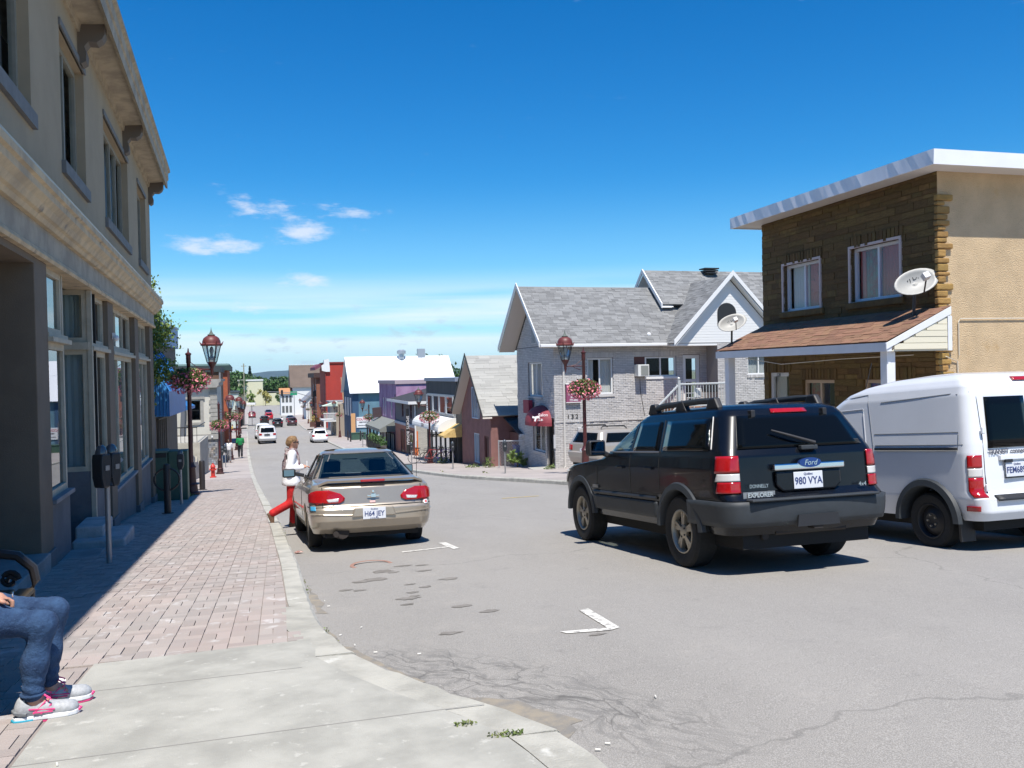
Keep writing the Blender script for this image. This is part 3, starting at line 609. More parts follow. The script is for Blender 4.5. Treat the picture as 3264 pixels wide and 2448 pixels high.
# deep dark entrance nearest the camera, its step, and the bays behind the camera
b = MB(); b.box(-1.7, -17.6, .4, -1.6, -15.15, 4.98); b.box(-1.7, -17.61, 4.9, 0, -15.14, 4.98); b.box(-1.6, -15.15, .6, -.55, -15.05, 4.98); b.build('entrance_wall', PIER, lb)
b = MB(); b.box(-1.6, -17.6, LG(-17.6)-.5, .1, -15.15, LG(-16)+.16); b.box(-.1, -14.4, LG(-14)-.5, .42, -14.1+1.0, LG(-13.5)+.02); b.build('doorstep', mat('step_concrete', (.3, .3, .29), .9, nz=(3., .3), bump=(40., .3)), lb, bev=.015)
bay(-24., -18.6, 2.4, -.1, 4, blind=[(.03, .97, BLIND)])
STP = mat('pale_step', (.44, .44, .43), .9, nz=(4., .3), bump=(30., .4))
for (x0, y0, x1, y1, h) in ((-.1, -12.6, .62, -11.3, .17), (-.1, -12.3, .30, -11.3, .34)):
    b = MB(); b.box(x0, y0, LG(y0)-.6, x1, y1, LG(-11.9)+h); b.build('entry_step', STP, lb, bev=.03)
b = MB(); b.ball((.0, 0, 0), .06, 10, 6); b.box(-.06, -.03, -.02, .0, .03, .1); b.build('security_dome', mat('white_plastic', (.75, .75, .73), .4), lb, loc=(.08, -8.45, 4.3))
# ---------------------------------------------------------------- blue-awning shop
BL = mat('blue_sheet_metal', (.03, .16, .42), .45, nz=(2., .15)); BLL = mat('light_blue_panel', (.07, .33, .72), .5, nz=(2., .15)); NAVY = mat('navy_banner', (.012, .02, .06), .6); BRW = mat('brown_board', (.13, .105, .08), .8, nz=(3., .3))
bs = thing('blue_awning_shop', 'brown shop with big blue metal awning and blue parapet beyond the beige building', 'building', (-4.4, 31.2, gz(31.2)))
FB = Fr((0, 0, 0), (0, 1, 0), (0, 0, 1), (1, 0, 0))
b = MB(); b.box(-9, 0, -1.5, 0, 10.3, 5.2); b.build('wall', BRW, bs)
b = MB(); b.box(-9, .01, 5.2, .12, 10.35, 6.05); b.build('parapet', BL, bs); b = MB(); b.box(-9, -.02, 6.05, .16, 10.4, 6.13); b.build('coping', mat('dull_zinc', (.3, .33, .4), .5, .5), bs)
b = MB(); b.prism([(0, 4.9), (.8, 3.45), (.8, 2.6), (0, 2.6)], 'y', .3, 5.6); aw = b.build('awning', BLL, bs)
for k in range(7):
    b = MB(); x = .06+k*.115; b.box(x, .26, 2.62, x+.02, .302, 4.85-max(0, x)*1.8-.1); b.build('rib', BL, aw)
b = MB(); b.box(0.8, .29, 2.6, .83, 5.61, 3.45); b.build('valance', BL, aw)
for k in range(8):
    b = MB(); b.prism([(.0, 4.9), (.8, 3.45), (.83, 3.47), (.03, 4.93)], 'y', .3+k*.74, .33+k*.74); b.build('seam', BL, aw)
b = MB(); b.box(0, 6.2, 2.6, .9, 8.8, 2.72); b.prism([(0, 3.2), (.9, 2.72), (0, 2.72)], 'y', 6.2, 8.8); b.build('canopy', BL, bs)
b = MB(); b.box(.02, 1.3, .35, .06, 2.75, 2.45); bn = b.build('banner', NAVY, bs)
GOLD = mat('faded_letter', (.5, .5, .52), .7)
for s_, z_, sz in (('COMME NEUF', 1.7, .3), ('diversité', 2.35, .26)):
    M = Matrix(((0, 0, 1, .075), (0, -1, 0, 0), (1, 0, 0, 0), (0, 0, 0, 1)))
    M = Matrix(((0, 0, 1, .066), (0, 1, 0, z_), (1, 0, 0, 1.35), (0, 0, 0, 1)))
    M = Matrix(((0, 0, 1, .066), (0, -1, 0, z_), (1, 0, 0, 1.28), (0, 0, 0, 1)))
    text(s_, sz, GOLD, bn, None, mtx=M)
b = MB(); b.prism([(1.7+.35*math.cos(t_), 2.5+.22*math.sin(t_)) for t_ in np.linspace(0, math.pi, 9)], 'x', .05, .07); b.build('crest', mat('crest_gold', (.35, .3, .24), .7), bn)
for k in range(5): window(bs, FB, (2.9+k*.6, 3.45+k*.6, .7, 2.4), BRW, DG, cols=1, dep=-.06, room=False) if k else None
# ---------------------------------------------------------------- tree beside it
BARK = mat('bark', (.10, .08, .06), .95, bump=(20., .6)); LEAF = mat('leaf_light', (.15, .22, .045), .6, var=.3); LEAFD = mat('leaf_mid', (.055, .115, .028), .6, var=.35)
def tree(name, label, loc, blobs, trunk, m, n, size, group=None, limbs=6, tr=.12, cat='tree'):
    """blobs: (x,y,z,rx,ry,rz) clumps of the crown"""
    t = thing(name, label, cat, loc, group=group); b = MB(); b.tube([(0, 0, -.3), (random.uniform(-.05, .05)*trunk, 0, trunk*.5), (0, 0, trunk)], [tr*1.3, tr, tr*.75], 7)
    tot = sum(q[3]*q[4]+q[3]*q[5] for q in blobs)
    P = []
    for q in blobs:
        b.tube([(0, 0, trunk*.8), (q[0]*.55, q[1]*.55, (trunk*.8+q[2])*.5+.1*q[5]), (q[0]*.95, q[1]*.95, q[2]+.2*q[5])], [tr*.5, tr*.33, tr*.12], 5)
        k = int(n*(q[3]*q[4]+q[3]*q[5])/tot); sub = max(4, k//45)
        cs = RNG.normal(size=(sub, 3)); cs /= np.linalg.norm(cs, axis=1)[:, None]; cs *= RNG.uniform(.45, 1.0, sub)[:, None]
        w = RNG.integers(0, sub, k); p = cs[w]+RNG.normal(size=(k, 3))*.17; P.append(p*np.array(q[3:6])+np.array(q[:3]))
    b.build('trunk', BARK, t); leafmesh('crown', np.concatenate(P), size, m, t); return t
tree('street_tree', 'slender light green tree leaning out past the beige shop corner', (-4.75, 29.6, gz(29.6)), [(.3, 0, 6.2, .9, .8, .8), (.75, .1, 5.3, 1.0, .8, .8), (.3, -.2, 4.4, .9, .7, .6), (.9, 0, 4.0, .8, .6, .45), (.2, 0, 3.2, .7, .6, .6), (.35, -.3, 2.5, .5, .4, .5)], 4.2, LEAF, 15000, .055, tr=.08)
# ---------------------------------------------------------------- cream building with tiled base, terrace wall and stairs
CRM = mat('cream_render', (.58, .55, .47), .9, nz=(1., .12), bump=(60., .15)); GRS = mat('grey_stone_trim', (.36, .34, .3), .85, nz=(3., .2)); CW = mat('wall_concrete', (.46, .43, .36), .9, nz=(2., .25), bump=(30., .3)); BLKM = mat('black_metal', (.02, .02, .02), .45)
cb = thing('cream_building', 'cream two-storey building with quoined corner and blue mosaic base', 'building', (-4.0, 61.5, gz(61.5)), R(2))
FC = Fr((0, 0, 0), (-1, 0, 0), (0, 0, 1), (0, -1, 0)); hol = [(1.05, 1.75, 3.05, 4.35), (4.1, 5.6, 2.2, 4.3)]
b = MB(); FC.wall(b, 0, 9, 2.1, 5.2, hol, .15); b.quad((0, 0, 0), (0, 12, 0), (0, 12, 5.2), (0, 0, 5.2)); b.quad((0, 0, 5.19), (-9, 0, 5.19), (-9, 12, 5.19), (0, 12, 5.19)); b.build('wall', CRM, cb)
for h in hol: window(cb, FC, h, BLKM, WG, cols=1, rows=2 if h[0] < 2 else 1, fw_=.06, dep=.1)
h = hol[0]; b = MB(); FC.box(b, h[0]-.2, h[0]-.01, h[2]-.15, h[3]+.1, 0, .05); FC.box(b, h[1]+.01, h[1]+.2, h[2]-.15, h[3]+.1, 0, .05); FC.box(b, h[0]-.28, h[1]+.28, h[3]+.1, h[3]+.26, 0, .1); FC.box(b, h[0]-.22, h[1]+.22, h[2]-.3, h[2]-.15, 0, .08); b.build('window_surround', GRS, cb)
b = MB(); b.prism([(0.02, 5.2), (.15, 5.35), (.15, 5.5), (.3, 5.62), (.3, 5.75), (-9, 5.75), (-9, 5.2)], 'y', -.3, 12); b.build('cornice', GRS, cb)
for k in range(11):
    b = MB(); b.box(-.5 if k % 2 else -.42, -.06, 2.15+k*.28, .03, .4, 2.15+k*.28+.25); b.build('quoin', GRS, cb)
MOS = mat('mosaic_tile', (.22, .24, .27), .4, var=.5, nz=(2., .5, (.24, .19, .12)))
b = MB(); b.box(-9, .05, -1.5, .0, 12, 1.75); b.build('base_wall', mat('grout', (.2, .2, .2), .9), cb)
pieces(cb, 'mosaic_tile', Fr((0, .05, 0), (-1, 0, 0), (0, 0, 1), (0, -1, 0)), courses(.05, 4.2, -.9, 1.7, .13, .13, .02, stag=0), MOS, .012, 300)
b = MB(); b.box(-9, -.06, 1.75, .06, 12, 2.1); b.build('string_course', GRS, cb)
for k in range(5): b = MB(); b.box(-.4-k*.85, -.12, 1.86, -.3-k*.85, -.06, 1.98); b.build('lamp_stud', mat('white_plastic'), cb)
b = MB(); b.box(-6, -.4, 1.6, -2.6, -.06, 2.2); b.prism([(-2.5, -.9), (-2.25, -.9), (-1.95, 4.4), (-2.2, 4.4)], 'y', -.5, -.2); b.build('steel_brace', mat('grey_steel', (.2, .2, .21), .5, .5), cb)
tw = thing('terrace_wall', 'low tan concrete terrace wall with railing and descending stepped coping', 'wall', (-3.9, 44., gz(44)))
b = MB(); b.box(-5, 4.5, -1.2, -.15, 10, 1.5); b.build('terrace_block', CW, tw)
b = MB(); b.prism([(0, -.8), (0, 1.25), (1.3, 1.0), (1.35, .75), (2.4, .7), (2.45, .95), (3.3, .4), (3.35, .65), (4.3, .1), (4.5, .35), (4.5, -.8)], 'x', -.35, -.12); b.build('stair_parapet', CW, tw)
b = MB(); b.prism([(0, -.8), (0, .9), (4.5, .2), (4.5, -.8)], 'x', -3.6, -3.35); b.build('stair_parapet', CW, tw)
for k in range(6): b = MB(); b.box(-3.3, .4+k*.6, -.6, -.4, 1.0+k*.6, .75-k*.14); b.build('stair_step', CW, tw)
b = MB(); b.tube([(-.3, 4.6, 2.3), (-.3, 9.8, 2.3)], .03, 6); b.tube([(-5, 4.6, 2.3), (-.3, 4.6, 2.3)], .03, 6); b.build('handrail', BLKM, tw)
for k in range(22): b = MB(); b.tube([(-.3-k*.2, 4.6, 1.5), (-.3-k*.2, 4.6, 2.3)], .013, 5); b.build('baluster', BLKM, tw)
# ---------------------------------------------------------------- red brick fronts further down, on the left
RB = mat('red_brick', (.24, .075, .045), .9, nz=(1.2, .25), bump=(30., .3)); OR_ = mat('orange_brick', (.40, .11, .05), .9, nz=(1., .2)); DKC = mat('dark_cornice', (.035, .045, .045), .7); BRN = mat('brown_brick', (.16, .085, .05), .9, nz=(1., .2))
def block(name, label, loc, w, d, h, m, cor=None, rzv=R(2), side=-1, wins=(), camwins=(), corm=None, cat='building', base=-1.5, frame=None):
    """simple street block: street face at local x=0, depth d to `side`, runs w along +y. wins on the street face, camwins on the face toward the camera"""
    t = thing(name, label, cat, loc, rzv); FS = Fr((0, 0, 0), (0, 1, 0), (0, 0, 1), (-side, 0, 0)); FQ = Fr((0, 0, 0), (side, 0, 0), (0, 0, 1), (0, -1, 0)); b = MB()
    FS.wall(b, 0, w, base, h, wins, .12); FQ.wall(b, 0, d, base, h, camwins, .12); x = side*d
    b.quad((x, 0, base), (x, w, base), (x, w, h), (x, 0, h)); b.quad((0, w, base), (x, w, base), (x, w, h), (0, w, h)); b.quad((0, 0, h-.02), (x, 0, h-.02), (x, w, h-.02), (0, w, h-.02)); b.build('wall', m, t)
    fm = frame or mat('white_trim', (.72, .72, .7), .6)
    for q in wins: window(t, FS, q, fm, WG, cols=1, rows=2, fw_=.08, dep=.07)
    for q in camwins: window(t, FQ, q, fm, WG, cols=1, rows=2, fw_=.08, dep=.07)
    if cor:
        ch, co = cor; b = MB(); o_ = -side*co
        b.box(min(o_, x), -co, h, max(o_, x), w+.05, h+ch) if side > 0 else b.box(x, -co, h, o_, w+.05, h+ch); b.build('cornice', corm or DKC, t)
    return t, FS, FQ
t, FS, FQ = block('brick_storefront', 'brown and red brick storefront with dark flat cornice behind the cream building', (-5.2, 84, gz(84)), 14, 14, 7.3, BRN, (.5, .15), camwins=[(2.7, 3.7, 4.6, 6.0)], wins=[(2, 3.2, 4.3, 6), (6, 7.2, 4.3, 6)])
b = MB(); FQ.box(b, .3, 2.2, 2.4, 5.3, 0, .05); b.build('red_panel', RB, t); b = MB(); FQ.box(b, -.12, .02, -1, 7.3, -.02, .12); b.build('downpipe', mat('grey_pipe', (.2, .2, .2), .6), t)
t, FS, FQ = block('orange_brick_block', 'orange brick block with dark green cornice beyond the brown storefront', (-5.4, 101, gz(101)), 16, 14, 8.2, OR_, (.55, .35), wins=[(2, 3, 4.6, 6.3), (5, 6, 4.6, 6.3), (9, 10, 4.6, 6.3), (2, 5.5, .4, 3), (8, 12, .4, 3)], corm=mat('green_cornice', (.03, .055, .05), .6))
b = MB(); b.box(-14, -.3, 8.76, .2, 16, 8.95); b.build('roof_edge', mat('pale_green_edge', (.2, .3, .27), .6), t)
block('pale_shop', 'pale two-storey shop past the orange brick block on the left', (-7.2, 170, gz(170)), 14, 12, 6.4, mat('pale_green_render', (.5, .54, .47), .9), (.3, .2), wins=[(2, 3.5, 4, 5.6), (6, 7.5, 4, 5.6), (1, 6, .3, 2.8)])
block('narrow_shop', 'narrow dark shop front with awning on the far left row', (-7.0, 120, gz(120)), 14, 10, 4.6, mat('dark_render', (.09, .08, .08), .9), (.2, .2), wins=[(1, 5, .4, 2.8), (7, 12, .4, 2.8)])
b = MB(); b.box(-1.3, -.05, 0, 1.3, .05, 3.4); b.add([], [])
sg = thing('orange_banner_sign', 'tall bright orange banner sign standing out over the left sidewalk', 'sign', (-4.45, 74, gz(74)+.6)); ORG = mat('orange_banner', (.85, .33, .03), .6)
b = MB(); b.box(-.45, -.04, .9, .0, .04, 3.5); b.box(-1.4, -.04, 2.6, -.45, .04, 3.5); b.build('panel', ORG, sg); b = MB(); b.box(-1.38, -.03, .9, -.46, .03, 2.58); b.build('grey_panel', mat('grey_sign', (.1, .1, .11), .6), sg); b = MB(); b.tube([(-1.4, .06, -.6), (-1.4, .06, 3.5)], .05, 6); b.build('post', BLKM, sg)
sh = thing('flat_canopy', 'white flat canopy on posts in front of the far left shops', 'canopy', (-6.3, 178, gz(178))); b = MB(); b.box(-3, -.9, 4.0, 1.9, 3, 4.35); b.build('roof_slab', mat('white_trim'), sh)
for x in (-.2, 1.2): b = MB(); b.tube([(x, 0, 0), (x, 0, 4)], .06, 6); b.build('post', mat('grey_steel'), sh)
b = MB(); b.box(-3, -.3, 0, -.4, 2.6, 4); b.build('kiosk_body', mat('black_metal'), sh)
# hotel tower far off
ht = thing('hotel_tower', 'distant white hotel tower with rows of pale green windows', 'building', (-195, 1150, -10), R(9)); b = MB(); b.box(-20, 0, 0, 34, 30, 34); b.build('tower_wall', mat('white_tower', (.66, .68, .7), .8), ht); b = MB(); b.box(-20, -.5, 34.01, 34, 30, 42); b.build('top_storey', mat('white_trim'), ht)
TG = mat('tower_glass', (.13, .26, .25), .2)
for r_ in range(4):
    for k in range(13): b = MB(); b.box(-18+k*4, -.3, 20+r_*3.6-6*0, -15.2+k*4, -.05, 22.4+r_*3.6); b.build('window', TG, ht)
b = MB(); b.prism([(-14+2*math.cos(q), 38.2+1.7*math.sin(q)) for q in np.linspace(0, 6.28, 20)], 'y', -.9, -.5); b.build('emblem', mat('dark_letter', (.08, .08, .1), .6), ht)
text('HOTEL', 6, mat('dark_letter'), ht, (20, -.8, 38), (R(90), 0, 0))
# trees closing the street
def bigtree(label, loc, w, h, m, n, size, name='broadleaf_tree', trunk=.3):
    bl = []
    for k in range(13):
        a = random.random()*6.28; r_ = random.uniform(.15, .62); bl.append((math.cos(a)*w*.5*r_, math.sin(a)*w*.5*r_, h*random.uniform(.2, .8), w*.3*random.uniform(.7, 1.2), w*.3, h*.2*random.uniform(.8, 1.2)))
    bl.append((0, 0, h*.86, w*.25, w*.25, h*.15)); return tree(name, label, loc, bl, h*trunk, m, n, size, 'trees closing the far end of the street', tr=w*.03)
FT = gz(330)-.3
for lab, x, y, w, h, m in (('tall bushy tree left of the street end, nearest the flat canopy', -15, 250, 11, 10.5, LEAFD), ('tall round tree at the left of the far street end', -22, 300, 16, 13, LEAFD), ('broad mid green tree just left of the distant road end', -14, 335, 15, 12.5, LEAFD), ('wide low tree straight beyond the end of the road', 0, 372, 19, 10.5, LEAFD), ('low broad tree right of the road end behind the traffic light', 8, 385, 18, 10.5, LEAFD), ('dark tree standing behind the white gable house', 17, 385, 16, 13.5, LEAFD), ('broad tree behind the left cream end building', -9, 405, 18, 10.5, LEAFD), ('tree filling the gap beside the dark spruce', -20, 375, 18, 13, LEAFD)):
    bigtree(lab, (x, y, FT), w, h, m, 7000, .62)
bigtree('round green tree rising behind the white barn roof', (21.5, 118, gz(118)), 8, 10.3, LEAFD, 9000, .24); bigtree('green tree top showing over the red building', (16, 178, gz(178)), 9, 11.6, LEAFD, 2500, .35)
bigtree('dark green tree by the hotel beyond the blue shop', (-31, 190, gz(190)), 9, 10, LEAFD, 2500, .35)
sp = thing('spruce', 'dark pointed spruce above the trees at the street end', 'tree', (-10.5, 352, FT)); b = MB(); b.tube([(0, 0, 0), (0, 0, 14)], [.35, .05], 6); b.build('trunk', BARK, sp)
P = []
for k in range(3000):
    h_ = random.random()**.8; a = random.random()*6.28; r_ = (1-h_)*3.2*random.uniform(.3, 1)*(.7+.3*math.sin(h_*70)); P.append((r_*math.cos(a), r_*math.sin(a), 1.5+h_*13.2))
leafmesh('crown', P, .4, mat('spruce_needle', (.02, .05, .035), .7, var=.3), sp)
YB = mat('leaf_yellow', (.42, .38, .12), .6, var=.25)
for lab, x, y, w, h, m in (('pale yellow flowering bush at the far road end, right one', 3.2, 325, 5.5, 7, YB), ('small yellow flowering tree before the cream end building', -4.5, 322, 5.0, 6.2, YB), ('green bush between the yellow bushes', .6, 324, 3.6, 6., LEAFD), ('green bush left of the small yellow tree', -8.5, 322, 4.5, 5.8, LEAF), ('green bush at the right end of the yellow bushes', 7.6, 330, 5, 6, LEAFD)):
    bl = [(random.uniform(-.25, .25)*w, 0, h*random.uniform(.3, .8), w*.3, w*.3, h*.22) for _ in range(5)]; tree('flowering_bush', lab, (x, y, FT), bl, h*.3, m, 1300, .28, tr=.1, cat='bush')
eb = thing('cream_end_building', 'pale cream flat building facing up the street at its far end', 'building', (-12, 331, FT)); b = MB(); b.box(-2, 0, 0, 6.5, 10, 9.2); b.box(6.5, 1, 0, 14, 10, 4.3); b.build('wall', mat('cream_yellow', (.62, .6, .42), .9), eb); b = MB(); b.box(-2.2, -.2, 9.2, 6.7, 10, 9.7); b.build('coping', mat('white_trim'), eb)
# ================================================================ RIGHT SIDE
WT = mat('white_trim', (.72, .72, .7), .6); CW2 = mat('white_paint', (.74, .75, .76), .5, nz=(2., .08))
REDC = mat('red_curtain', (.55, .13, .11), .9); GRNC = mat('green_curtain', (.2, .27, .2), .9, nz=(5., .6, (.35, .1, .1))); WHC = mat('white_curtain', (.6, .58, .55), .9)
# ---------------------------------------------------------------- brown stone house
STN = mat('brown_stone', (.175, .11, .036), .9, nz=(5., .35), bump=(25., 1.0), var=.2); STNM = mat('stone_joint', (.15, .094, .032), .95, nz=(3., .2)); OCH = mat('ochre_stone', (.37, .22, .065), .9, nz=(4., .3), bump=(18., .8), var=.15)
STUCR = mat('rough_tan_stucco', (.64, .475, .285), .95, nz=(1.4, .2), bump=(38., 1.6), spots=(.9, .6, (.52, .36, .19))); VWH = mat('vinyl_white', (.76, .77, .79), .4, nz=(1.5, .06), bump=(2., .25)); CREAM = mat('cream_siding', (.7, .65, .5), .6, var=.04); SHBR = mat('brown_shingle', (.26, .14, .085), .95, var=.16, nz=(20., .2), bump=(120., .3)); TANF = mat('tan_window_trim', (.55, .42, .30), .7)
bh = thing('brown_stone_house', 'flat-roofed brown stone house with tan stucco flank and shingled porch', 'house', (13.19, 15.1, -.86), R(.6))
FF = Fr((0, 0, 0), (0, 1, 0), (0, 0, 1), (-1, 0, 0)); FK = Fr((0, 0, 0), (1, 0, 0), (0, 0, 1), (0, -1, 0))
w1, w2, dr, l1, l2 = (3.97, 5.56, 4.02, 5.24), (1.1, 2.77, 4.04, 5.3), (5.41, 6.38, .2, 2.4), (3.46, 4.79, 1.0, 2.21), (.76, 2.42, 1.0, 2.22)
hs = [w1, w2, dr, l1, l2]; b = MB(); FF.wall(b, 0, 6.6, -2, 6.55, hs, .22); fwl = b.build('wall', STNM, bh)
pieces(fwl, 'stone', FF, courses(0.0, 6.6, -.8, 6.5, .6, .13, .012, hs, rnd=.5, rh=.35), STN, .015, 300, jit=.6)
# soldier stones over the windows
for h in hs: pieces(fwl, 'lintel_stone', FF, [(a, a+.10, h[3]+.012, h[3]+.27) for a in np.arange(h[0]-.1, h[1]+.06, .125)], STN, .045, 300)
for h in (w1, w2): b = MB(); FF.box(b, h[0]-.15, h[1]+.15, h[2]-.16, h[2]-.01, 0, .09); b.build('stone_sill', STN, bh, bev=.015)
b = MB(); FK.wall(b, 0, 9, -2, 6.55); b.quad((9, 0, -2), (9, 6.6, -2), (9, 6.6, 6.55), (9, 0, 6.55)); b.quad((0, 6.6, -2), (9, 6.6, -2), (9, 6.6, 6.55), (0, 6.6, 6.55)); fl = b.build('stucco_wall', STUCR, bh)
z = -.6; k = 0
while z < 5.95:
    hh = random.uniform(.08, .17); L = random.uniform(.2, .34) if k % 2 else random.uniform(.12, .22); b = MB(); b.box(-.055-random.random()*.03, -.05-random.random()*.04, z, L, .04, z+hh-.02); b.build('quoin', OCH, bh, bev=.022); z += hh; k += 1
for h, cu in ((w1, [(.02, .5, REDC), (.5, .98, WHC)]), (w2, [(.02, .52, REDC), (.54, .85, GRNC), (.86, .98, REDC)])):
    w_ = window(bh, FF, h, VWH, WG, cols=2, fw_=.07, dep=.12, curtain=cu); b = MB()
    for q in ((h[0]-.06, h[0], h[2]-.06, h[3]+.06), (h[1], h[1]+.06, h[2]-.06, h[3]+.06), (h[0], h[1], h[2]-.06, h[2]), (h[0], h[1], h[3], h[3]+.06)): FF.box(b, *q, -.14, .05)
    b.build('casing', mat('pinkish_casing', (.62, .5, .45), .6), w_)
for h in (l1, l2): window(bh, FF, h, TANF, WG, cols=2, fw_=.08, dep=.1, curtain=[(.55, .98, GRNC)])
# maple leaf flag hung behind the left upper window
lp = [(0, -.48), (.03, -.22), (.3, -.28), (.25, -.16), (.46, .04), (.39, .09), (.43, .24), (.29, .2), (.26, .27), (.13, .13), (.18, .4), (.1, .35), (0, .52)]; lp = lp+[(-x, y) for x, y in lp[-2:0:-1]]
b = MB(); FF.prism(b, [(4.42+x*.62, 4.62+y*.72) for x, y in lp], -.225, -.215); b.build('flag_leaf', REDC, bh)
dd = window(bh, FF, dr, CW2, WG, cols=1, rows=1, fw_=.1, dep=.1, name='front_door', curtain=[(.45, .98, WHC)]); text('128', .13, BLKM, bh, None, mtx=FF.mtx(5.9, 2.34, .004)); 
b = MB(); b.box(-.62, -.62, 6.52, 9.6, 7.2, 6.55); b.build('soffit', mat('soffit_white', (.6, .58, .55), .7), bh)
for nm, q in (('fascia', (-.64, -.64, 6.49, -.6, 7.22, 6.79)), ('fascia', (-.6, -.64, 6.49, 9.6, -.6, 6.79)), ('roof_deck', (-.6, -.6, 6.551, 9.6, 7.2, 6.75)), ('fascia', (-.6, 7.18, 6.49, 9.6, 7.22, 6.785))):
    b = MB(); b.box(*q)
    if nm == 'fascia' and q[2] == 6.49 and q[3] == -.6:   # dented sheet metal facing the street
        b = MB(); n = 40; vs = []
        for i in range(n+1):
            y = q[1]+(q[4]-q[1])*i/n; e = random.uniform(-.008, .008); vs += [(-.64+e, y, 6.49+random.uniform(-.006, .006)), (-.64-e, y, 6.79), (-.6, y, 6.79), (-.6, y, 6.49)]
        b.add(vs, [(4*i+j, 4*i+4+j, 4*i+4+(j+1) % 4, 4*i+(j+1) % 4) for i in range(n) for j in range(4)]+[(0, 1, 2, 3), (4*n+3, 4*n+2, 4*n+1, 4*n)])
    b.build(nm, VWH, bh)
# porch
pt = MB(); pt.prism([(0, 3.0), (0, 3.68), (-1.5, 3.0)], 'y', -.3, 6.45); po = pt.build('porch_roof', SHBR, bh)
sl = math.hypot(1.56, .70); FP = Fr((-1.56, -.34, 3.01), (0, 1, 0), (1.56/sl, 0, .70/sl), (-.70/sl, 0, 1.56/sl))
pieces(po, 'shingle', FP, courses(0, 6.85, 0, sl-.0, .3, .142, .008, rnd=.12), SHBR, .013, 300, jit=.5, base=.012)
b = MB(); b.box(-1.56, -.34, 2.82, -1.44, 6.5, 3.0); b.build('porch_fascia', CW2, bh); b = MB(); b.box(-1.44, -.3, 2.9, 0, 6.45, 2.95); b.build('porch_ceiling', CW2, bh)
GB = Fr((0, -.31, 0), (1, 0, 0), (0, 0, 1), (0, -1, 0)); b = MB(); GB.prism(b, [(-1.45, 2.82), (0, 2.82), (0, 3.66)], -.0, .012); gp = b.build('porch_gable', CREAM, bh)
pieces(gp, 'siding_board', GB, [(-1.38+1.52*max(0, (zz+.1-2.98)/.68)*.98, -.11, zz, zz+.115) for zz in np.arange(2.86, 3.5, .125)], CREAM, .022, 300, base=.012)
b = MB(); GB.prism(b, [(-1.58, 2.98), (-1.58, 2.86), (-.02, 3.56), (-.02, 3.71)], .012, .05); GB.box(b, -.1, 0, 2.82, 3.52, .013, .045); b.build('barge_board', CW2, bh)
for y in (-.12, 6.1): b = MB(); b.box(-1.46, y-.1, -1., -1.26, y+.1, 2.82); b.build('porch_post', CW2, bh, bev=.01)
b = MB(); b.box(-1.5, -.3, -1.2, 0, 6.5, .1); b.build('porch_floor', mat('porch_concrete', (.4, .39, .36), .9), bh)
WIRE = mat('pale_wire', (.6, .55, .45), .6)
b = MB(); b.tube([(-.03, -.03, 2.72), (.12, -.05, 2.7), (.42, -.03, 2.6), (.46, -.03, .2)], .012, 5); b.tube([(.46, -.03, 2.72), (.46, -.03, 3.42), (.5, -.03, 3.48), (8, -.03, 3.5)], .012, 5); b.tube([(-1.42, 5.2, 2.8), (-1.4, 3.6, 2.62), (-1.2, 1.6, 2.7), (-.3, .4, 2.75)], .008, 5); b.build('cable_run', WIRE, bh)
# satellite dishes
def dish(label, loc, rz_, sc=1., txt=('Shaw) Direct',), group=None, el=R(26), tilt=R(-22)):
    t = thing('satellite_dish', label, 'satellite dish', loc, rz_, group); b = MB(); n, m = 24, 5; vs = []; A, B = .37*sc, .22*sc if tilt else .3*sc
    for j in range(m+1):
        r_ = j/m
        for k in range(n): q = 6.283*k/n; vs.append((A*r_*math.cos(q), .10*sc*(1-r_*r_), B*r_*math.sin(q)))
    fs = [(j*n+k, j*n+(k+1) % n, (j+1)*n+(k+1) % n, (j+1)*n+k) for j in range(m) for k in range(n)]; b.add(vs, fs); M = Matrix.Translation((0, -.12*sc, .62*sc)) @ Matrix.Rotation(-el, 4, 'X') @ Matrix.Rotation(tilt, 4, 'Y'); b.tf(M)
    o = b.build('reflector', mat('dish_grey', (.36, .355, .33), .5, nz=(2., .1)), t, smooth=True); s_ = o.modifiers.new('solid', 'SOLIDIFY'); s_.thickness = .012
    b = MB(); b.tube([(0, .05, 0), (0, 0, .3*sc), (0, -.04, .5*sc)], .025*sc, 7); b.box(-.09, -.07, -.02, .09, .15, .02); b.build('mast', mat('dark_steel', (.06, .06, .06), .5, .4), t)
    b = MB(); b.tube([tuple(M @ Vector((0, .0, -B))), tuple(M @ Vector((0, -.3*sc, -B*.55)))], .013*sc, 6); b.build('feed_arm', mat('dark_steel'), t)
    b = MB(); b.box(-.05*sc, -.06*sc, -.05*sc, .05*sc, .05*sc, .05*sc); b.tf(M @ Matrix.Translation((0, -.3*sc, -B*.45))); b.build('feed_horn', mat('horn_grey', (.5, .5, .5), .4), t, bev=.01)
    for i, s in enumerate(txt): text(s, .11*sc, BLKM, t, None, ext=.002, mtx=M @ Matrix.Translation((0, .065*sc, .1*sc-.1*i)) @ Matrix.Rotation(R(90), 4, 'X') @ Matrix.Rotation(R(12), 4, 'X'))
    return t
dish('grey satellite dish on the right end of the brown porch roof', (12.8, 15.35, -.86+3.45), R(-22), 1.3, group='dishes on the brown porch'); dish('grey satellite dish on the left end of the brown porch roof', (11.93, 21.35, -.86+3.1), R(-22), 1.1, group='dishes on the brown porch')
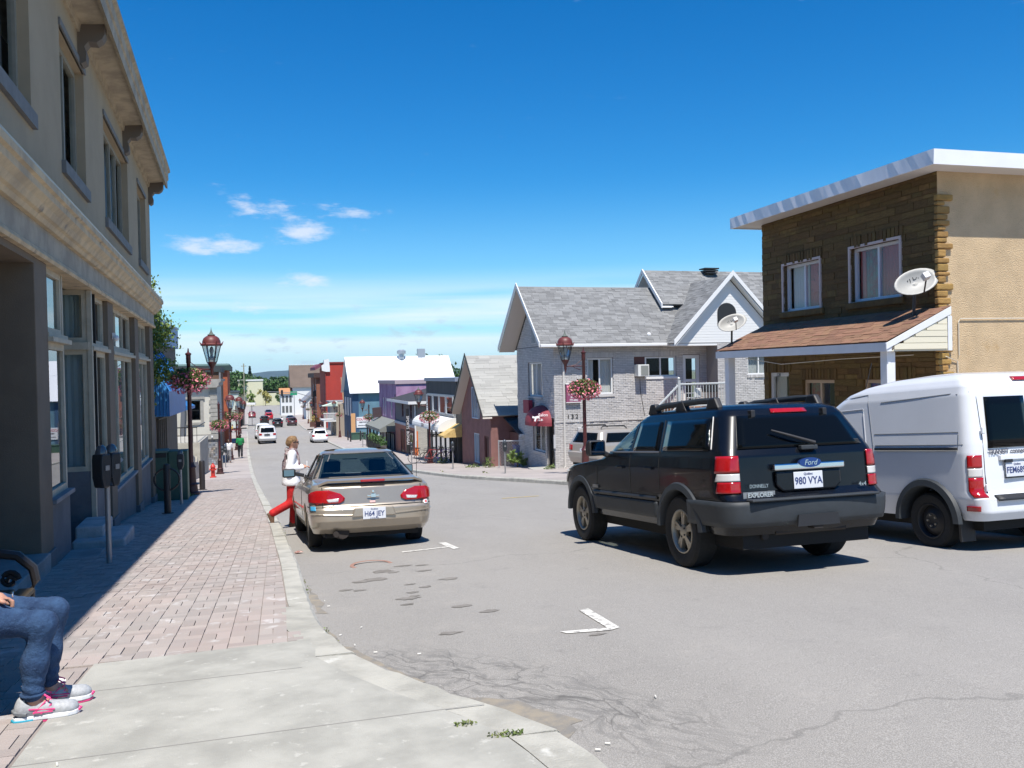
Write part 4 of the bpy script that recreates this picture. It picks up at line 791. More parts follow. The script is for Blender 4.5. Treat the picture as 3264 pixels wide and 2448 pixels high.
# ---------------------------------------------------------------- grey brick hair salon
GBR = mat('grey_painted_brick', (.54, .52, .50), .85, nz=(2., .12), bump=(40., .5), var=.10); GMO = mat('grey_mortar', (.24, .23, .225), .95); SHG = mat('grey_shingle', (.20, .20, .195), .95, var=.22, bump=(120., .3)); SID = mat('white_siding', (.74, .74, .72), .6); BURG = mat('burgundy_canvas', (.25, .035, .05), .7, nz=(4., .2)); PLUM = mat('plum_sign', (.27, .07, .14), .6, nz=(3., .2)); WL = mat('white_letter', (.75, .72, .72), .6)
sa = thing('grey_brick_salon', 'grey painted brick house with shingled gables, used as a hair salon', 'house', (11.68, 36.44, -2.57), R(2))
FF = Fr((0, 0, 0), (0, 1, 0), (0, 0, 1), (-1, 0, 0)); FK = Fr((0, 0, 0), (1, 0, 0), (0, 0, 1), (0, -1, 0)); FW = Fr((0, -1.0, 0), (1, 0, 0), (0, 0, 1), (0, -1, 0))
hf = [(1.61, 3.62, 3.13, 4.71), (1.3, 3.04, .59, 2.1), (.1, 1.08, -.1, 2.2)]; hk = [(1.55, 2.8, 3.22, 4.83), (3.83, 5.95, 3.94, 4.85), (6.29, 7.15, 2.55, 4.9)]; hw = [(9.05, 10.25, 3.95, 4.82), (11.2, 12.4, 3.95, 4.82)]
b = MB(); FF.wall(b, 0, 5.35, -1.5, 5.45, hf, .14); w_f = b.build('front_wall', GMO, sa); b = MB(); FK.wall(b, 0, 7.5, -1.5, 5.45, hk, .14); w_k = b.build('side_wall', GMO, sa); b = MB(); FW.wall(b, 7.5, 14, -1.5, 5.45, hw, .14); b.quad((7.5, -1, -1.5), (7.5, 0, -1.5), (7.5, 0, 5.45), (7.5, -1, 5.45)); w_w = b.build('wing_wall', GMO, sa)
pieces(w_k, 'brick', FK, courses(.0, 7.5, -.7, 5.4, .235, .0785, .012, hk), GBR, .018, 300, jit=.5); pieces(w_f, 'brick', FF, courses(.0, 5.35, -1.0, 5.4, .235, .0785, .012, hf), GBR, .018, 300, jit=.5); pieces(w_w, 'brick', FW, courses(7.5, 14, -.3, 5.4, .235, .0785, .012, hw), GBR, .018, 300, jit=.5)
# soldier course over the windows, sills and string course
pieces(w_k, 'soldier_brick', FK, [(a, a+.066, h[3]+.02, h[3]+.24) for h in hk[:2] for a in np.arange(h[0]-.05, h[1]+.05, .0785)], GBR, .03, 300)
pieces(w_k, 'string_brick', FK, [(a, a+.22, 2.02, 2.09) for a in np.arange(.0, 4.6, .232)], GBR, .05, 300); pieces(w_w, 'sill_brick', FW, [(a, a+.066, h[2]-.14, h[2]-.01) for h in hw for a in np.arange(h[0]-.05, h[1]+.05, .0785)], GBR, .06, 300)
window(sa, FF, hf[0], WT, WG, cols=2, fw_=.07, dep=.09, curtain=[(.35, .98, WHC)], sill=(.1, .06, GBR)); window(sa, FF, hf[1], WT, WG, cols=2, fw_=.07, dep=.09, curtain=[(.1, .6, mat('etched_glass', (.35, .36, .36), .5, nz=(9., .5)))], sill=(.1, .06, GBR)); dr_ = window(sa, FF, hf[2], mat('dark_frame', (.05, .045, .045), .5), WG, cols=1, fw_=.1, dep=.12, name='door')
text('OPEN', .17, mat('red_neon', (.6, .05, .06), .5), sa, None, mtx=FF.mtx(1.75, 1.9, -.07))
window(sa, FK, hk[0], WT, WG, cols=2, fw_=.07, dep=.09, curtain=[(.03, .3, WHC), (.55, .97, WHC)], sill=(.12, .06, GBR)); w2_ = window(sa, FK, (4.4, 5.95, 3.94, 4.85), WT, WG, cols=2, fw_=.07, dep=.09, sill=(.1, .06, WT)); b = MB(); FK.box(b, 3.83, 4.4, 3.94, 4.85, -.12, -.06); b.build('brown_board', mat('brown_infill', (.12, .05, .045), .8), w2_)
b = MB(); FK.box(b, 3.84, 4.38, 3.97, 4.5, -.06, .42); ac = b.build('air_conditioner', mat('ac_casing', (.66, .66, .62), .5), sa, bev=.01); b = MB(); FK.box(b, 3.98, 4.34, 4.02, 4.45, .42, .432); b.build('grille', mat('ac_grille', (.22, .23, .21), .6), ac)
b = MB(); b.tube([(4.1, -.03, 3.9), (4.12, -.03, 3.3), (4.3, -.03, 2.2)], .012, 5); b.build('wire', BLKM, sa)
window(sa, FK, hk[2], WT, WG, cols=1, rows=2, fw_=.16, dep=.08, name='upper_door')
for h in hw: window(sa, FW, h, WT, WG, cols=2, fw_=.06, dep=.08, curtain=[(.05, .95, mat('slat_blind', (.42, .43, .42), .7))], sill=(.02, .03, WT))
# roofs
def slope(parent, m, o, u, w, L, H, sh=True, name='roof_slope', bw=.33, bhh=.15, clip=None, mm2=None, rnd=.15):
    F_ = Fr(o, u, w); 
    if F_.n.z < 0: F_ = Fr(o, u, w, tuple(-F_.n))
    b = MB()
    if clip: F_.prism(b, [(clip(0)[0], 0), (clip(0)[1], 0), (clip(H)[1], H), (clip(H)[0], H)], -.05, .0)
    else: F_.box(b, 0, L, 0, H, -.05, 0)
    r = b.build(name, mm2 or m, parent)
    if sh: pieces(r, 'shingle', F_, courses(0, L, 0, H, bw, bhh, .006, rnd=rnd, clip=clip), m, .014, 300, jit=.6)
    return r
rise = math.hypot(3.15, 2.85); sw = (0, 3.15/rise, 2.85/rise)
slope(sa, SHG, (-.8, -.5, 5.4), (1, 0, 0), sw, 7.6, rise); slope(sa, SHG, (-.8, 5.8, 5.4), (1, 0, 0), (0, -3.15/rise, 2.85/rise), 9.5, rise, sh=False)
b = MB(); FF.prism(b, [(0, 5.45), (5.35, 5.45), (2.67, 7.9)], -.1, 0); gw = b.build('gable_wall', GMO, sa)
pieces(gw, 'brick', FF, courses(0, 5.35, 5.46, 7.8, .235, .0785, .012, clip=lambda z: (2.67*(z-5.45)/2.45, 5.35-2.68*(z-5.45)/2.45)), GBR, .018, 300, jit=.5)
def archw(parent, F_, c, z0, z1, w, m, nm, rim):
    pts = [(c-w, z0), (c+w, z0)]+[(c+w*math.cos(q), z1-w+w*math.sin(q)) for q in np.linspace(0, math.pi, 11)]; b = MB(); F_.prism(b, [(c+(x-c)*1.15, z0+(y-z0)*1.04-.02) for x, y in pts], 0.02, .035); a = b.build(nm, rim, parent); b = MB(); F_.prism(b, pts, .036, .045); b.build('pane', m, a); return a
archw(sa, FF, 2.62, 5.6, 6.7, .3, mat('etched_glass'), 'arched_window', WT)
for sgn in (0, 1):   # barge boards and their soffits on the street gable
    F_ = Fr((-.82, 0, 0), (0, 1, 0), (0, 0, 1), (-1, 0, 0)); y0 = -.55 if sgn == 0 else 5.85; b = MB(); F_.prism(b, [(y0, 5.33), (2.65, 8.2), (2.65, 8.42), (y0, 5.55)][::1 if sgn else -1], 0, .04); b.build('barge_board', WT, sa)
b = MB(); b.prism([(-.5, 5.32), (2.65, 8.16), (5.8, 5.32), (5.8, 5.28), (2.65, 8.1), (-.5, 5.28)], 'x', -.8, .0); b.build('soffit', mat('soffit_beige', (.55, .5, .45), .7), sa)
b = MB(); b.box(-.8, -.62, 5.32, 5.35, -.5, 5.45); b.build('gutter', WT, sa, bev=.02)
b = MB(); b.tube([(.42, -.5, 5.3), (.42, -.06, 5.1), (.42, -.06, .1), (.3, -.25, -.05), (.1, -.45, -.1)], .045, 8); b.build('downpipe', mat('downpipe_cream', (.58, .56, .52), .6), sa)
# cross gable over the wing: white siding, arched black vent, white barge boards
ga, gl, gr, gzb, gzt = 8.15, 5.25, 11.05, 5.42, 8.45
b = MB(); FW.prism(b, [(gl+.15, gzb), (gr-.15, gzb), (ga, gzt-.15)], -.1, 0); gg = b.build('cross_gable', SID, sa); sg_ = (gzt-.15-gzb)
pieces(gg, 'siding_board', FW, [(gl+.15+(ga-gl-.15)*(z_-gzb+.1)/sg_, gr-.15-(gr-.15-ga)*(z_-gzb+.1)/sg_, z_, z_+.112) for z_ in np.arange(gzb+.01, gzt-.35, .122)], SID, .02, 300, jit=.1)
archw(sa, FW, 8.0, 6.2, 7.2, .42, mat('black_metal'), 'arched_vent', BLKM)
for pts in ([(gl-.1, gzb-.12), (ga, gzt-.02), (ga, gzt+.2), (gl-.1, gzb+.12)], [(gr+.1, gzb-.12), (ga, gzt-.02), (ga, gzt+.2), (gr+.1, gzb+.12)]): b = MB(); F_ = Fr((0, -1.35, 0), (1, 0, 0), (0, 0, 1), (0, -1, 0)); F_.prism(b, pts, 0, .05); b.build('barge_board', WT, sa)
b = MB(); b.prism([(gl, gzb-.08), (ga, gzt-.03), (gr, gzb-.08), (gr, gzb-.13), (ga, gzt-.08), (gl, gzb-.13)], 'y', -1.36, -1.0); b.build('gable_soffit', SID, sa)
h1 = math.hypot(ga-gl, gzt-gzb); wv = ((ga-gl)/h1, 0, (gzt-gzb)/h1); slope(sa, SHG, (gl-.05, -1.36, gzb), (0, 1, 0), wv, 4.2, h1+.05); slope(sa, SHG, (gr+.05, -1.36, gzb), (0, 1, 0), (-wv[0], 0, wv[2]), 4.2, h1+.05)
b = MB(); b.box(5.3, -1.0, 5.3, 7.5, 0, 5.4); b.build('deck_ceiling', SID, sa)
# taller rear ridge with a small gable end
r2 = math.hypot(3.4, 3.1); slope(sa, SHG, (5.9, 1.2, 7.33), (1, 0, 0), (0, 3.4/r2, 3.1/r2), 9, r2*2/3.4); b = MB(); b.prism([(1.2, 7.2), (3.2, 9.1), (5.2, 7.2)], 'x', 6.4, 6.5); b.build('rear_gable', SID, sa)
b = MB(); b.prism([(1.15, 7.15), (3.2, 9.0), (5.2, 7.15), (5.2, 7.38), (3.2, 9.22), (1.15, 7.38)], 'x', 5.84, 5.9); b.build('barge_board', WT, sa); b = MB(); b.prism([(1.6, 7.15), (3.2, 8.6), (4.2, 7.15)], 'x', 6.36, 6.395); b.build('vent', DARK, sa); b = MB(); b.prism([(1.2, 7.22), (3.2, 8.95), (5.2, 7.22), (5.2, 7.17), (3.2, 8.9), (1.2, 7.17)], 'x', 5.9, 6.4); b.build('soffit', SID, sa)
for i in range(3): b = MB(); b.box(9.15-.05*i, 2.7, 9.0+.11*i, 9.75+.05*i, 3.3, 9.06+.11*i); b.build('roof_vent', BLKM, sa)
b = MB(); b.ball((4.6, .0, 5.85), .1, 8, 5); b.build('roof_bird', WT, sa)
# deck, stair and railing in pale grey metal
RAIL = mat('grey_rail', (.46, .48, .48), .5, .2); TRED = mat('stair_tread', (.30, .15, .08), .8)
b = MB(); b.box(5.0, -1.9, 2.42, 7.5, 0, 2.55); b.build('deck_floor', TRED, sa); b = MB(); b.box(5.0, -2.0, 2.3, 7.55, -1.9, 2.56); b.build('deck_beam', RAIL, sa)
b = MB(); b.tube([(5.05, -1.95, 3.6), (7.5, -1.95, 3.6)], .045, 6); b.tube([(5.05, -1.95, 2.65), (7.5, -1.95, 2.65)], .03, 6); b.build('deck_handrail', RAIL, sa)
for x in (5.03, 7.5): b = MB(); b.box(x-.06, -2.01, -1, x+.06, -1.89, 3.78); b.ball((x, -1.95, 3.85), .07, 8, 5); b.build('deck_post', RAIL, sa)
for k in range(16): b = MB(); x = 5.2+k*.146; b.tube([(x, -1.95, 2.65), (x, -1.95, 3.66)], .018, 6); b.build('baluster', RAIL, sa)
x0, z0_, x1, z1_ = 1.7, .35, 5.0, 3.55
b = MB(); b.tube([(x0, -1.95, z0_+.2), (x1, -1.95, z1_)], .05, 6); b.tube([(x0, -1.95, z0_-.65), (x1, -1.95, z1_-.85)], .035, 6); b.build('stair_rail', RAIL, sa)
for k in range(22): t_ = (k+.5)/22; x = x0+(x1-x0)*t_; zz = z0_+(z1_-z0_)*t_; b = MB(); b.tube([(x, -1.95, zz-.75), (x, -1.95, zz+.14)], .018, 6); b.build('baluster', RAIL, sa)
for k in range(14): b = MB(); t_ = k/14; b.box(x0+(x1-x0)*t_, -1.9, -.45+2.85*t_, x0+(x1-x0)*t_+.3, -.7, -.40+2.85*t_); b.build('tread', TRED, sa)
# signs and small fittings of the salon
b = MB(); FK.box(b, .5, 1.18, 2.9, 3.7, .02, .16); sgn = b.build('wall_sign', PLUM, sa, bev=.01); b = MB()
for q in ((.49, 1.19, 3.69, 3.72), (.49, 1.19, 2.88, 2.91)): FK.box(b, *q, .02, .17)
b.build('sign_edge', WT, sgn)
for s_, z_, sz in (('SALON', 3.57, .13), ('KEOPS', 3.43, .12), ('COIFFURE', 3.26, .145), ('Elle et Lui', 3.12, .09), ('777-4445', 2.99, .13)): text(s_, sz, WL, sgn, None, sx=.8, ext=.002, mtx=FK.mtx(.84, z_, .163), bold=.003)
for k, ch in enumerate('132'): text(ch, .26, BLKM, sa, None, name='house_number', mtx=FK.mtx(.62+k*.2, 2.26, .03), bold=.006)
b = MB(); FK.box(b, 1.02, 1.4, 1.55, 1.78, .02, .18); b.build('mailbox', mat('mailbox_grey', (.5, .5, .5), .5), sa, bev=.01); b = MB(); FK.box(b, -.09, .0, .9, 1.5, .01, .06); b.build('meter_box', mat('mailbox_grey'), sa)
b = MB(); FF.box(b, 2.78, 3.6, 2.33, 2.95, .1, .3); rs = b.build('box_sign', mat('dark_red_sign', (.27, .02, .05), .6), sa)
M = Fr((-.1, 2.77, 0), (-1, 0, 0), (0, 0, 1), (0, -1, 0))
b = MB(); n = 14; m_ = 7; vs = []
for j in range(m_+1):
    q = j/m_*math.pi/2
    for k in range(n+1): p_ = math.pi*k/n; r_ = math.cos(q); vs.append((-.75*r_*math.sin(p_)-.02, 1.6-1.25*r_*math.cos(p_), 2.0+.75*math.sin(q)))
b.add(vs, [(j*(n+1)+k, j*(n+1)+k+1, (j+1)*(n+1)+k+1, (j+1)*(n+1)+k) for j in range(m_) for k in range(n)]); b.add([(-.75*math.sin(math.pi*k/n)*r_-.02, 1.6-1.25*math.cos(math.pi*k/n)*r_, z_) for z_, r_ in ((1.85, 1.), (2.0, 1.)) for k in range(n+1)], [(k, k+1, n+2+k, n+1+k) for k in range(n)])
aw = b.build('dome_awning', BURG, sa, smooth=True)
for s_, y_, z_, sz in (('Salon', .75, 2.35, .2), ('Keops', .7, 2.15, .2)): text(s_, sz, WL, aw, (-.35, y_-.17, z_), (R(70), 0, R(-28)), ext=.003)
b = MB(); b.prism([(0, 0), (.22, .05), (.24, -.06), (.1, -.08), (.07, -.22), (.0, -.2), (.02, -.08), (-.1, -.06), (-.1, .03)], 'z', 0, .008); hd = b.build('hairdryer_emblem', WL, aw); hd.location = (-.7, .72, 2.28); hd.rotation_euler = (R(72), 0, R(-38))
b = MB(); b.box(-.9, -.3, -.4, 0, 1.25, -.02); b.build('doorstep', CONC, sa, bev=.02)
pl = thing('plastic_chair', 'white plastic chair standing on the salon deck', 'chair', (17.7, 35.1, -2.57+2.56), R(200)); WP = mat('white_plastic')
b = MB(); b.box(-.23, -.22, .4, .23, .22, .44); b.build('seat', WP, pl, bev=.02); b = MB(); b.box(-.23, .2, .44, .23, .24, .85); b.build('backrest', WP, pl, bev=.02)
for x in (-.2, .2):
    for y in (-.19, .19): b = MB(); b.tube([(x*1.1, y*1.1, 0), (x, y, .42)], .022, 6); b.build('leg', WP, pl)
    b = MB(); b.box(x-.03, -.22, .62, x+.03, .22, .65); b.build('armrest', WP, pl)
bq = thing('barbecue', 'black barbecue standing at the right end of the salon deck', 'barbecue', (18.6, 35.3, -2.57+2.56)); b = MB(); b.prism([(-.3, .65), (.3, .65), (.3, .85), (.22, 1.0), (-.22, 1.0), (-.3, .85)], 'y', -.22, .22); b.build('lid', BLKM, bq, bev=.03)
for x in (-.25, .25): b = MB(); b.tube([(x, 0, 0), (x, 0, .65)], .025, 6); b.build('leg', mat('grey_steel'), bq)
b = MB(); b.box(.3, -.2, .78, .6, .2, .81); b.build('side_shelf', mat('grey_steel'), bq)
# ---------------------------------------------------------------- pink house with pale roof
PNK = mat('pink_brick', (.27, .135, .12), .9, nz=(2., .2), bump=(45., .9)); SHL = mat('pale_shingle', (.34, .335, .31), .95, var=.12, bump=(60., .3)); SHD = mat('dark_shingle', (.05, .05, .055), .9, nz=(6., .5), var=.3)
pk = thing('pink_house', 'small pink brick house with steep pale grey roof and street gable', 'house', (10.45, 43.4, gz(43.4)), R(3.5))
FF = Fr((0, 0, 0), (0, 1, 0), (0, 0, 1), (-1, 0, 0)); hp_ = [(1.9, 3.1, 2.35, 4.05), (2.1, 3.2, -.05, 1.55), (.35, 1.2, -.6, 1.5)]
b = MB(); FF.wall(b, 0, 5.6, -1.2, 2.9, hp_, .12); b.quad((0, 0, -1.2), (9, 0, -1.2), (9, 0, 2.9), (0, 0, 2.9)); b.quad((0, 5.6, -1.2), (9, 5.6, -1.2), (9, 5.6, 2.9), (0, 5.6, 2.9)); b.build('wall', PNK, pk)
b = MB(); FF.prism(b, [(0, 2.9), (5.6, 2.9), (2.8, 5.75)], -.06, -.002); b.build('gable_wall', PNK, pk)
window(pk, Fr((-.14, 0, 0), (0, 1, 0), (0, 0, 1), (-1, 0, 0)), hp_[0], mat('pale_blue_frame', (.5, .58, .66), .6), WG, cols=3, fw_=.06, dep=.06, room=False, curtain=[(.05, .95, WHC)]); window(pk, FF, hp_[1], mat('pale_blue_frame'), WG, cols=3, fw_=.06, dep=.06, curtain=[(.3, .95, WHC)], sill=(.08, .05, PNK)); window(pk, FF, hp_[2], mat('dark_red_door', (.08, .025, .02), .6), mat('dark_red_door'), cols=1, fw_=.1, dep=.08, name='door')
rs_ = math.hypot(3.1, 3.15); slope(pk, SHL, (-.5, -.3, 2.6), (1, 0, 0), (0, 3.1/rs_, 3.15/rs_), 9, rs_, bw=.75, bhh=.19, rnd=.3); slope(pk, SHL, (-.5, 5.9, 2.6), (1, 0, 0), (0, -3.1/rs_, 3.15/rs_), 9, rs_, sh=False)
b = MB(); F_ = Fr((-.52, 0, 0), (0, 1, 0), (0, 0, 1), (-1, 0, 0)); F_.prism(b, [(-.35, 2.5), (2.8, 5.72), (5.95, 2.5), (5.95, 2.68), (2.8, 5.9), (-.35, 2.68)], 0, .03); b.build('barge_board', mat('black_metal'), pk); b = MB(); b.prism([(-.3, 2.5), (2.8, 5.66), (5.9, 2.5), (5.9, 2.46), (2.8, 5.62), (-.3, 2.46)], 'x', -.5, 0); b.build('soffit', mat('soffit_beige'), pk)
b = MB(); b.box(1.0, -2.2, -1.2, 8, 0, 1.75); b.build('lean_to_wall', mat('brown_red_brick', (.17, .08, .065), .9, nz=(2., .2), bump=(40., .5)), pk); rl = math.hypot(2.5, .75); slope(pk, SHD, (.7, -2.5, 1.75), (1, 0, 0), (0, 2.5/rl, .75/rl), 8, rl, bw=.5, bhh=.25); b = MB(); b.box(.7, -2.6, 1.66, 8.7, -2.48, 1.78); b.build('gutter', WT, pk)
b = MB(); b.prism([(0, 1.9), (-1.1, 1.25), (-1.1, 1.15), (0, 1.15)], 'y', 5.62, 7.0); b.build('side_canopy', mat('yellow_canopy', (.6, .42, .16), .8, nz=(6., .3)), pk)
dish('grey round satellite dish on the pale roof of the pink house', (12.2, 43.35, gz(43.4)+2.95), R(0), .95, ('Bell',), el=R(22), tilt=0)
# ---------------------------------------------------------------- dark grey modern shop
DKS = mat('charcoal_siding', (.055, .056, .058), .7, nz=(2., .2)); ALU = mat('aluminium', (.48, .5, .5), .4, .3)
hd_ = [(.5, 8.3, 2.72, 3.9), (.5, 2.3, -.35, 2.0), (2.6, 8.2, .0, 2.0)]
t, FS, FQ = block('charcoal_shop', 'charcoal flat-roofed shop with white barrel awning and upper window band', (10.0, 49.8, gz(49.8)), 8.9, 10, 4.75, DKS, (.22, .12), R(2), 1, wins=[], corm=mat('dull_zinc'))
pieces(t, 'siding_plank', FQ, [(a, a+.2, -1., 4.74) for a in np.arange(.02, 3, .215)], DKS, .03, 60); pieces(t, 'siding_plank', FS, [(a, a+.2, 3.95, 4.74) for a in np.arange(.02, 8.8, .215)], DKS, .02, 60)
b = MB(); FS.box(b, .4, 8.4, 2.62, 3.95, .0, .05); b.build('window_surround', ALU, t)
for k in range(4): window(t, Fr((-.2, 0, 0), (0, 1, 0), (0, 0, 1), (-1, 0, 0)), (.5+k*1.95, 2.4+k*1.95, 2.72, 3.88), ALU, glassmat('mirror_glass', (.3, .35, .36), .45), cols=1, fw_=.08, dep=.08, room=False)
b = MB(); FS.box(b, .5, 8.3, 2.72, 3.88, .052, .06); b.build('interior', DARK, t)
b = MB(); b.prism([(0, 2.6)]+[(-1.1*math.sin(q), 1.95+.65*math.cos(q)) for q in np.linspace(0, math.pi/2, 8)]+[(-1.1, 1.85), (0, 1.85)], 'y', .3, 8.5); aw = b.build('barrel_awning', mat('white_canvas', (.72, .72, .69), .7), t)
text('SUSHI', .32, mat('dark_letter'), aw, (-1.13, 4.8, 2.02), (R(90), 0, R(-90)))
for k in range(5): window(t, Fr((-.12, 0, 0), (0, 1, 0), (0, 0, 1), (-1, 0, 0)), (1.7+k*1.35, 2.95+k*1.35, -.3-.1*k, 1.8), DKS, glassmat('mirror_glass'), cols=1, fw_=.07, dep=.05, room=False, curtain=None)
b = MB(); FS.box(b, 1.6, 8.5, -.5, 1.82, .01, .02); b.build('interior', mat('dim_interior', (.08, .085, .085), .9), t); b = MB(); FS.box(b, .15, 1.5, -.4, 1.85, .01, .03); b.build('doorway', DARK, t)
# ---------------------------------------------------------------- grey brick shop with orange front
GYB = mat('cream_painted_brick', (.5, .48, .43), .9, nz=(2., .15), bump=(30., .4), var=.08); GYP = mat('grey_render', (.15, .15, .165), .9, nz=(1., .1)); PCH = mat('peach_front', (.40, .17, .115), .8, nz=(2., .15)); ORP = mat('orange_post', (.62, .15, .03), .7)
t, FS, FQ = block('grey_corner_shop', 'small grey shop with hipped dark roof and peach orange ground floor', (9.45, 62.1, gz(62.1)), 8.6, 9, 3.85, GYP, None, R(2), 1, wins=[(1.5, 2.3, 2.55, 3.6), (5, 5.8, 2.55, 3.6)], frame=mat('maroon_frame', (.09, .03, .035), .6))
b = MB(); FQ.box(b, .02, 9, -1.5, 3.8, .0, .02); cbk = b.build('brick_flank', mat('cream_mortar', (.36, .34, .3), .9), t); pieces(cbk, 'brick', FQ, courses(.1, 3.2, -.8, 3.8, .24, .085, .012), GYB, .016, 300, base=.02)
b = MB(); FS.box(b, .0, 8.6, -1.4, 1.95, .0, .06); b.build('peach_front', PCH, t); b = MB(); FS.box(b, -.05, 8.65, 1.95, 2.15, 0, .12); b.build('string_course', mat('pale_grey_trim', (.45, .47, .5), .7), t); b = MB(); FQ.box(b, -.1, .12, -1.4, 1.75, -.02, .1); b.build('orange_pilaster', ORP, t)
for q in ((.6, 2.4, -.6, 1.7), (4.3, 6.0, -.4, 1.6)): window(t, Fr((-.1, 0, 0), (0, 1, 0), (0, 0, 1), (-1, 0, 0)), q, mat('maroon_frame'), DG, cols=1, fw_=.1, dep=.03, room=False, curtain=[(.1, .9, mat('tan_blind', (.5, .4, .3), .9))])
b = MB(); b.add([(-.6, -.6, 3.85), (9, -.6, 3.85), (9, 9.2, 3.85), (-.6, 9.2, 3.85), (3, 3.4, 5.0), (9, 3.4, 5.0), (9, 5.2, 5.0), (3, 5.2, 5.0)], [(0, 1, 5, 4), (1, 2, 6, 5), (2, 3, 7, 6), (3, 0, 4, 7), (4, 5, 6, 7), (3, 2, 1, 0)]); b.build('hip_roof', SHD, t); b = MB(); b.box(-.64, -.64, 3.7, 9, -.6, 3.9); b.box(-.64, -.6, 3.7, -.6, 9.2, 3.9); b.build('eaves_gutter', WT, t)
b = MB(); b.tube([(-.05, -.12, 3.6), (-.05, -.12, 1.9), (-.05, -.12, .6)], .06, 8); b.build('downpipe', WT, t); b = MB(); b.box(-.75, -.25, .3, -.55, -.15, 3.4); vs_ = b.build('blade_sign', BLKM, t)
text('SPORTS  BONSAI', .27, WL, vs_, None, mtx=Matrix(((0, 1, 0, -.64), (0, 0, -1, -.26), (-1, 0, 0, 1.85), (0, 0, 0, 1))))
b = MB(); FQ.box(b, 1.0, 1.35, .9, 1.5, .02, .12); b.build('lantern', mat('rust_brown', (.12, .06, .04), .7), t)
b = MB()
for k in range(5): pass
st = thing('entrance_steps', 'dark outdoor steps with iron rail between the charcoal and grey shops', 'steps', (10.4, 60.2, gz(60.2)))
for k in range(5): b = MB(); b.box(-.4+k*.3, -.6, -.4, -.1+k*.3, .8, -.1+k*.22); b.build('step', mat('dark_render'), st)
b = MB(); b.tube([(-.4, -.6, .7), (1.0, -.6, 1.75)], .025, 6); b.build('handrail', BLKM, st)
for k in range(6): b = MB(); b.tube([(-.35+k*.26, -.6, -.1+k*.2), (-.35+k*.26, -.6, .74+k*.2)], .014, 5); b.build('baluster', BLKM, st)
# ---------------------------------------------------------------- purple building with terrace
PUR = mat('mauve_render', (.40, .25, .38), .9, nz=(.9, .3, (.26, .14, .25)), bump=(20., .2)); PURD = mat('dark_purple', (.07, .04, .085), .9)
t, FS, FQ = block('mauve_building', 'mauve flat-roofed building with weathered street front and dark purple pilaster', (9.35, 71.8, gz(71.8)), 9.5, 12, 5.45, PUR, (.3, .1), R(2), 1, wins=[(2.2, 3.0, 2.6, 4.2), (5.6, 6.2, 2.6, 4.2), (6.7, 7.4, 2.6, 4.2)], corm=mat('mauve_coping', (.4, .32, .34), .8))
b = MB(); FS.box(b, -.02, .45, -1.2, 1.6, .0, .1); FS.box(b, -.02, .3, 1.61, 4.6, .0, .08); b.build('pilaster', PURD, t); b = MB(); FQ.box(b, 2.6, 2.95, 4.9, 5.2, 0, .03); b.build('vent', mat('mauve_coping'), t)
b = MB(); b.prism([(0, 2.45), (-1.35, 1.75), (-1.35, 1.5), (0, 1.5)], 'y', .6, 9.4); b.build('veranda_roof', mat('grey_green_roof', (.2, .21, .19), .8), t)
for k in range(5): b = MB(); b.box(-1.3, .7+k*2.05, -1.2, -1.18, .82+k*2.05, 1.5); b.build('veranda_post', mat('dark_render'), t)
for k in range(4): window(t, FS, (1+k*2.1, 2.7+k*2.1, -.9, 1.3), mat('dark_render'), mat('white_curtain'), cols=2, fw_=.08, dep=-.08, room=False)
b = MB(); b.prism([(-.05, 2.5), (-.1, 3.3), (-.85, 3.25), (-.8, 2.35), (-.2, 2.4)], 'y', 8.0, 8.35); b.build('projecting_sign', mat('dark_brown_sign', (.06, .04, .045), .6), t)
pbx = thing('terrace_planters', 'row of dark terrace planters and rail in front of the mauve building', 'planter', (7.75, 69.5, gz(70)), R(2))
for k in range(5): b = MB(); b.box(0, k*1.5, -.4, .45, 1.4+k*1.5, .55); b.build('planter_box', mat('dark_render'), pbx)
leafmesh('foliage', np.stack([RNG.uniform(0, .5, 900), RNG.uniform(0, 7.4, 900), .55+RNG.random(900)**2*.6], 1), .1, LEAFD, pbx)
for k in range(16): b = MB(); b.tube([(-.1, k*.45, -.4), (-.1, k*.45, .8)], .02, 5); b.build('rail_bar', BLKM, pbx)
# ---------------------------------------------------------------- blue barn-like building with white metal roof
BLUE = mat('blue_wall', (.13, .25, .32), .9, nz=(.7, .2), bump=(20., .2)); DBL = mat('dark_blue', (.035, .085, .16), .8); WROOF = mat('white_metal_roof', (.82, .83, .84), .35, nz=(.5, .05))
bb = thing('blue_building', 'large blue building with steep white metal roof across from the parking gap', 'building', (8.35, 103.5, gz(103.5)), R(2)); FF = Fr((0, 0, 0), (0, 1, 0), (0, 0, 1), (-1, 0, 0)); FK = Fr((0, 0, 0), (1, 0, 0), (0, 0, 1), (0, -1, 0))
b = MB(); FK.wall(b, 0, 12.2, -1.5, 5.7, [(1.0, 11, .9, 3.1)][:0]); FF.wall(b, 0, 9, -1.5, 5.7); b.add([(0, 0, 5.7), (0, 9, 5.7), (0, 4.5, 9.7)], [(0, 1, 2)]); b.add([(12.2, 0, -1.5), (12.2, 9, -1.5), (12.2, 9, 5.7), (12.2, 4.5, 9.7), (12.2, 0, 5.7)], [(0, 1, 2, 3, 4)]); b.build('wall', BLUE, bb)
b = MB(); FF.box(b, -.05, 9, -1.4, 5.6, .0, .04); b.build('dark_street_front', DBL, bb); b = MB(); FK.box(b, -.04, .7, -1, 5.6, .0, .04); b.build('dark_corner', DBL, bb)
for k in range(3): b = MB(); FF.box(b, 1+k*2.6, 2.2+k*2.6, 2.6, 4.8, .045, .08); b.build('window', WT, bb)
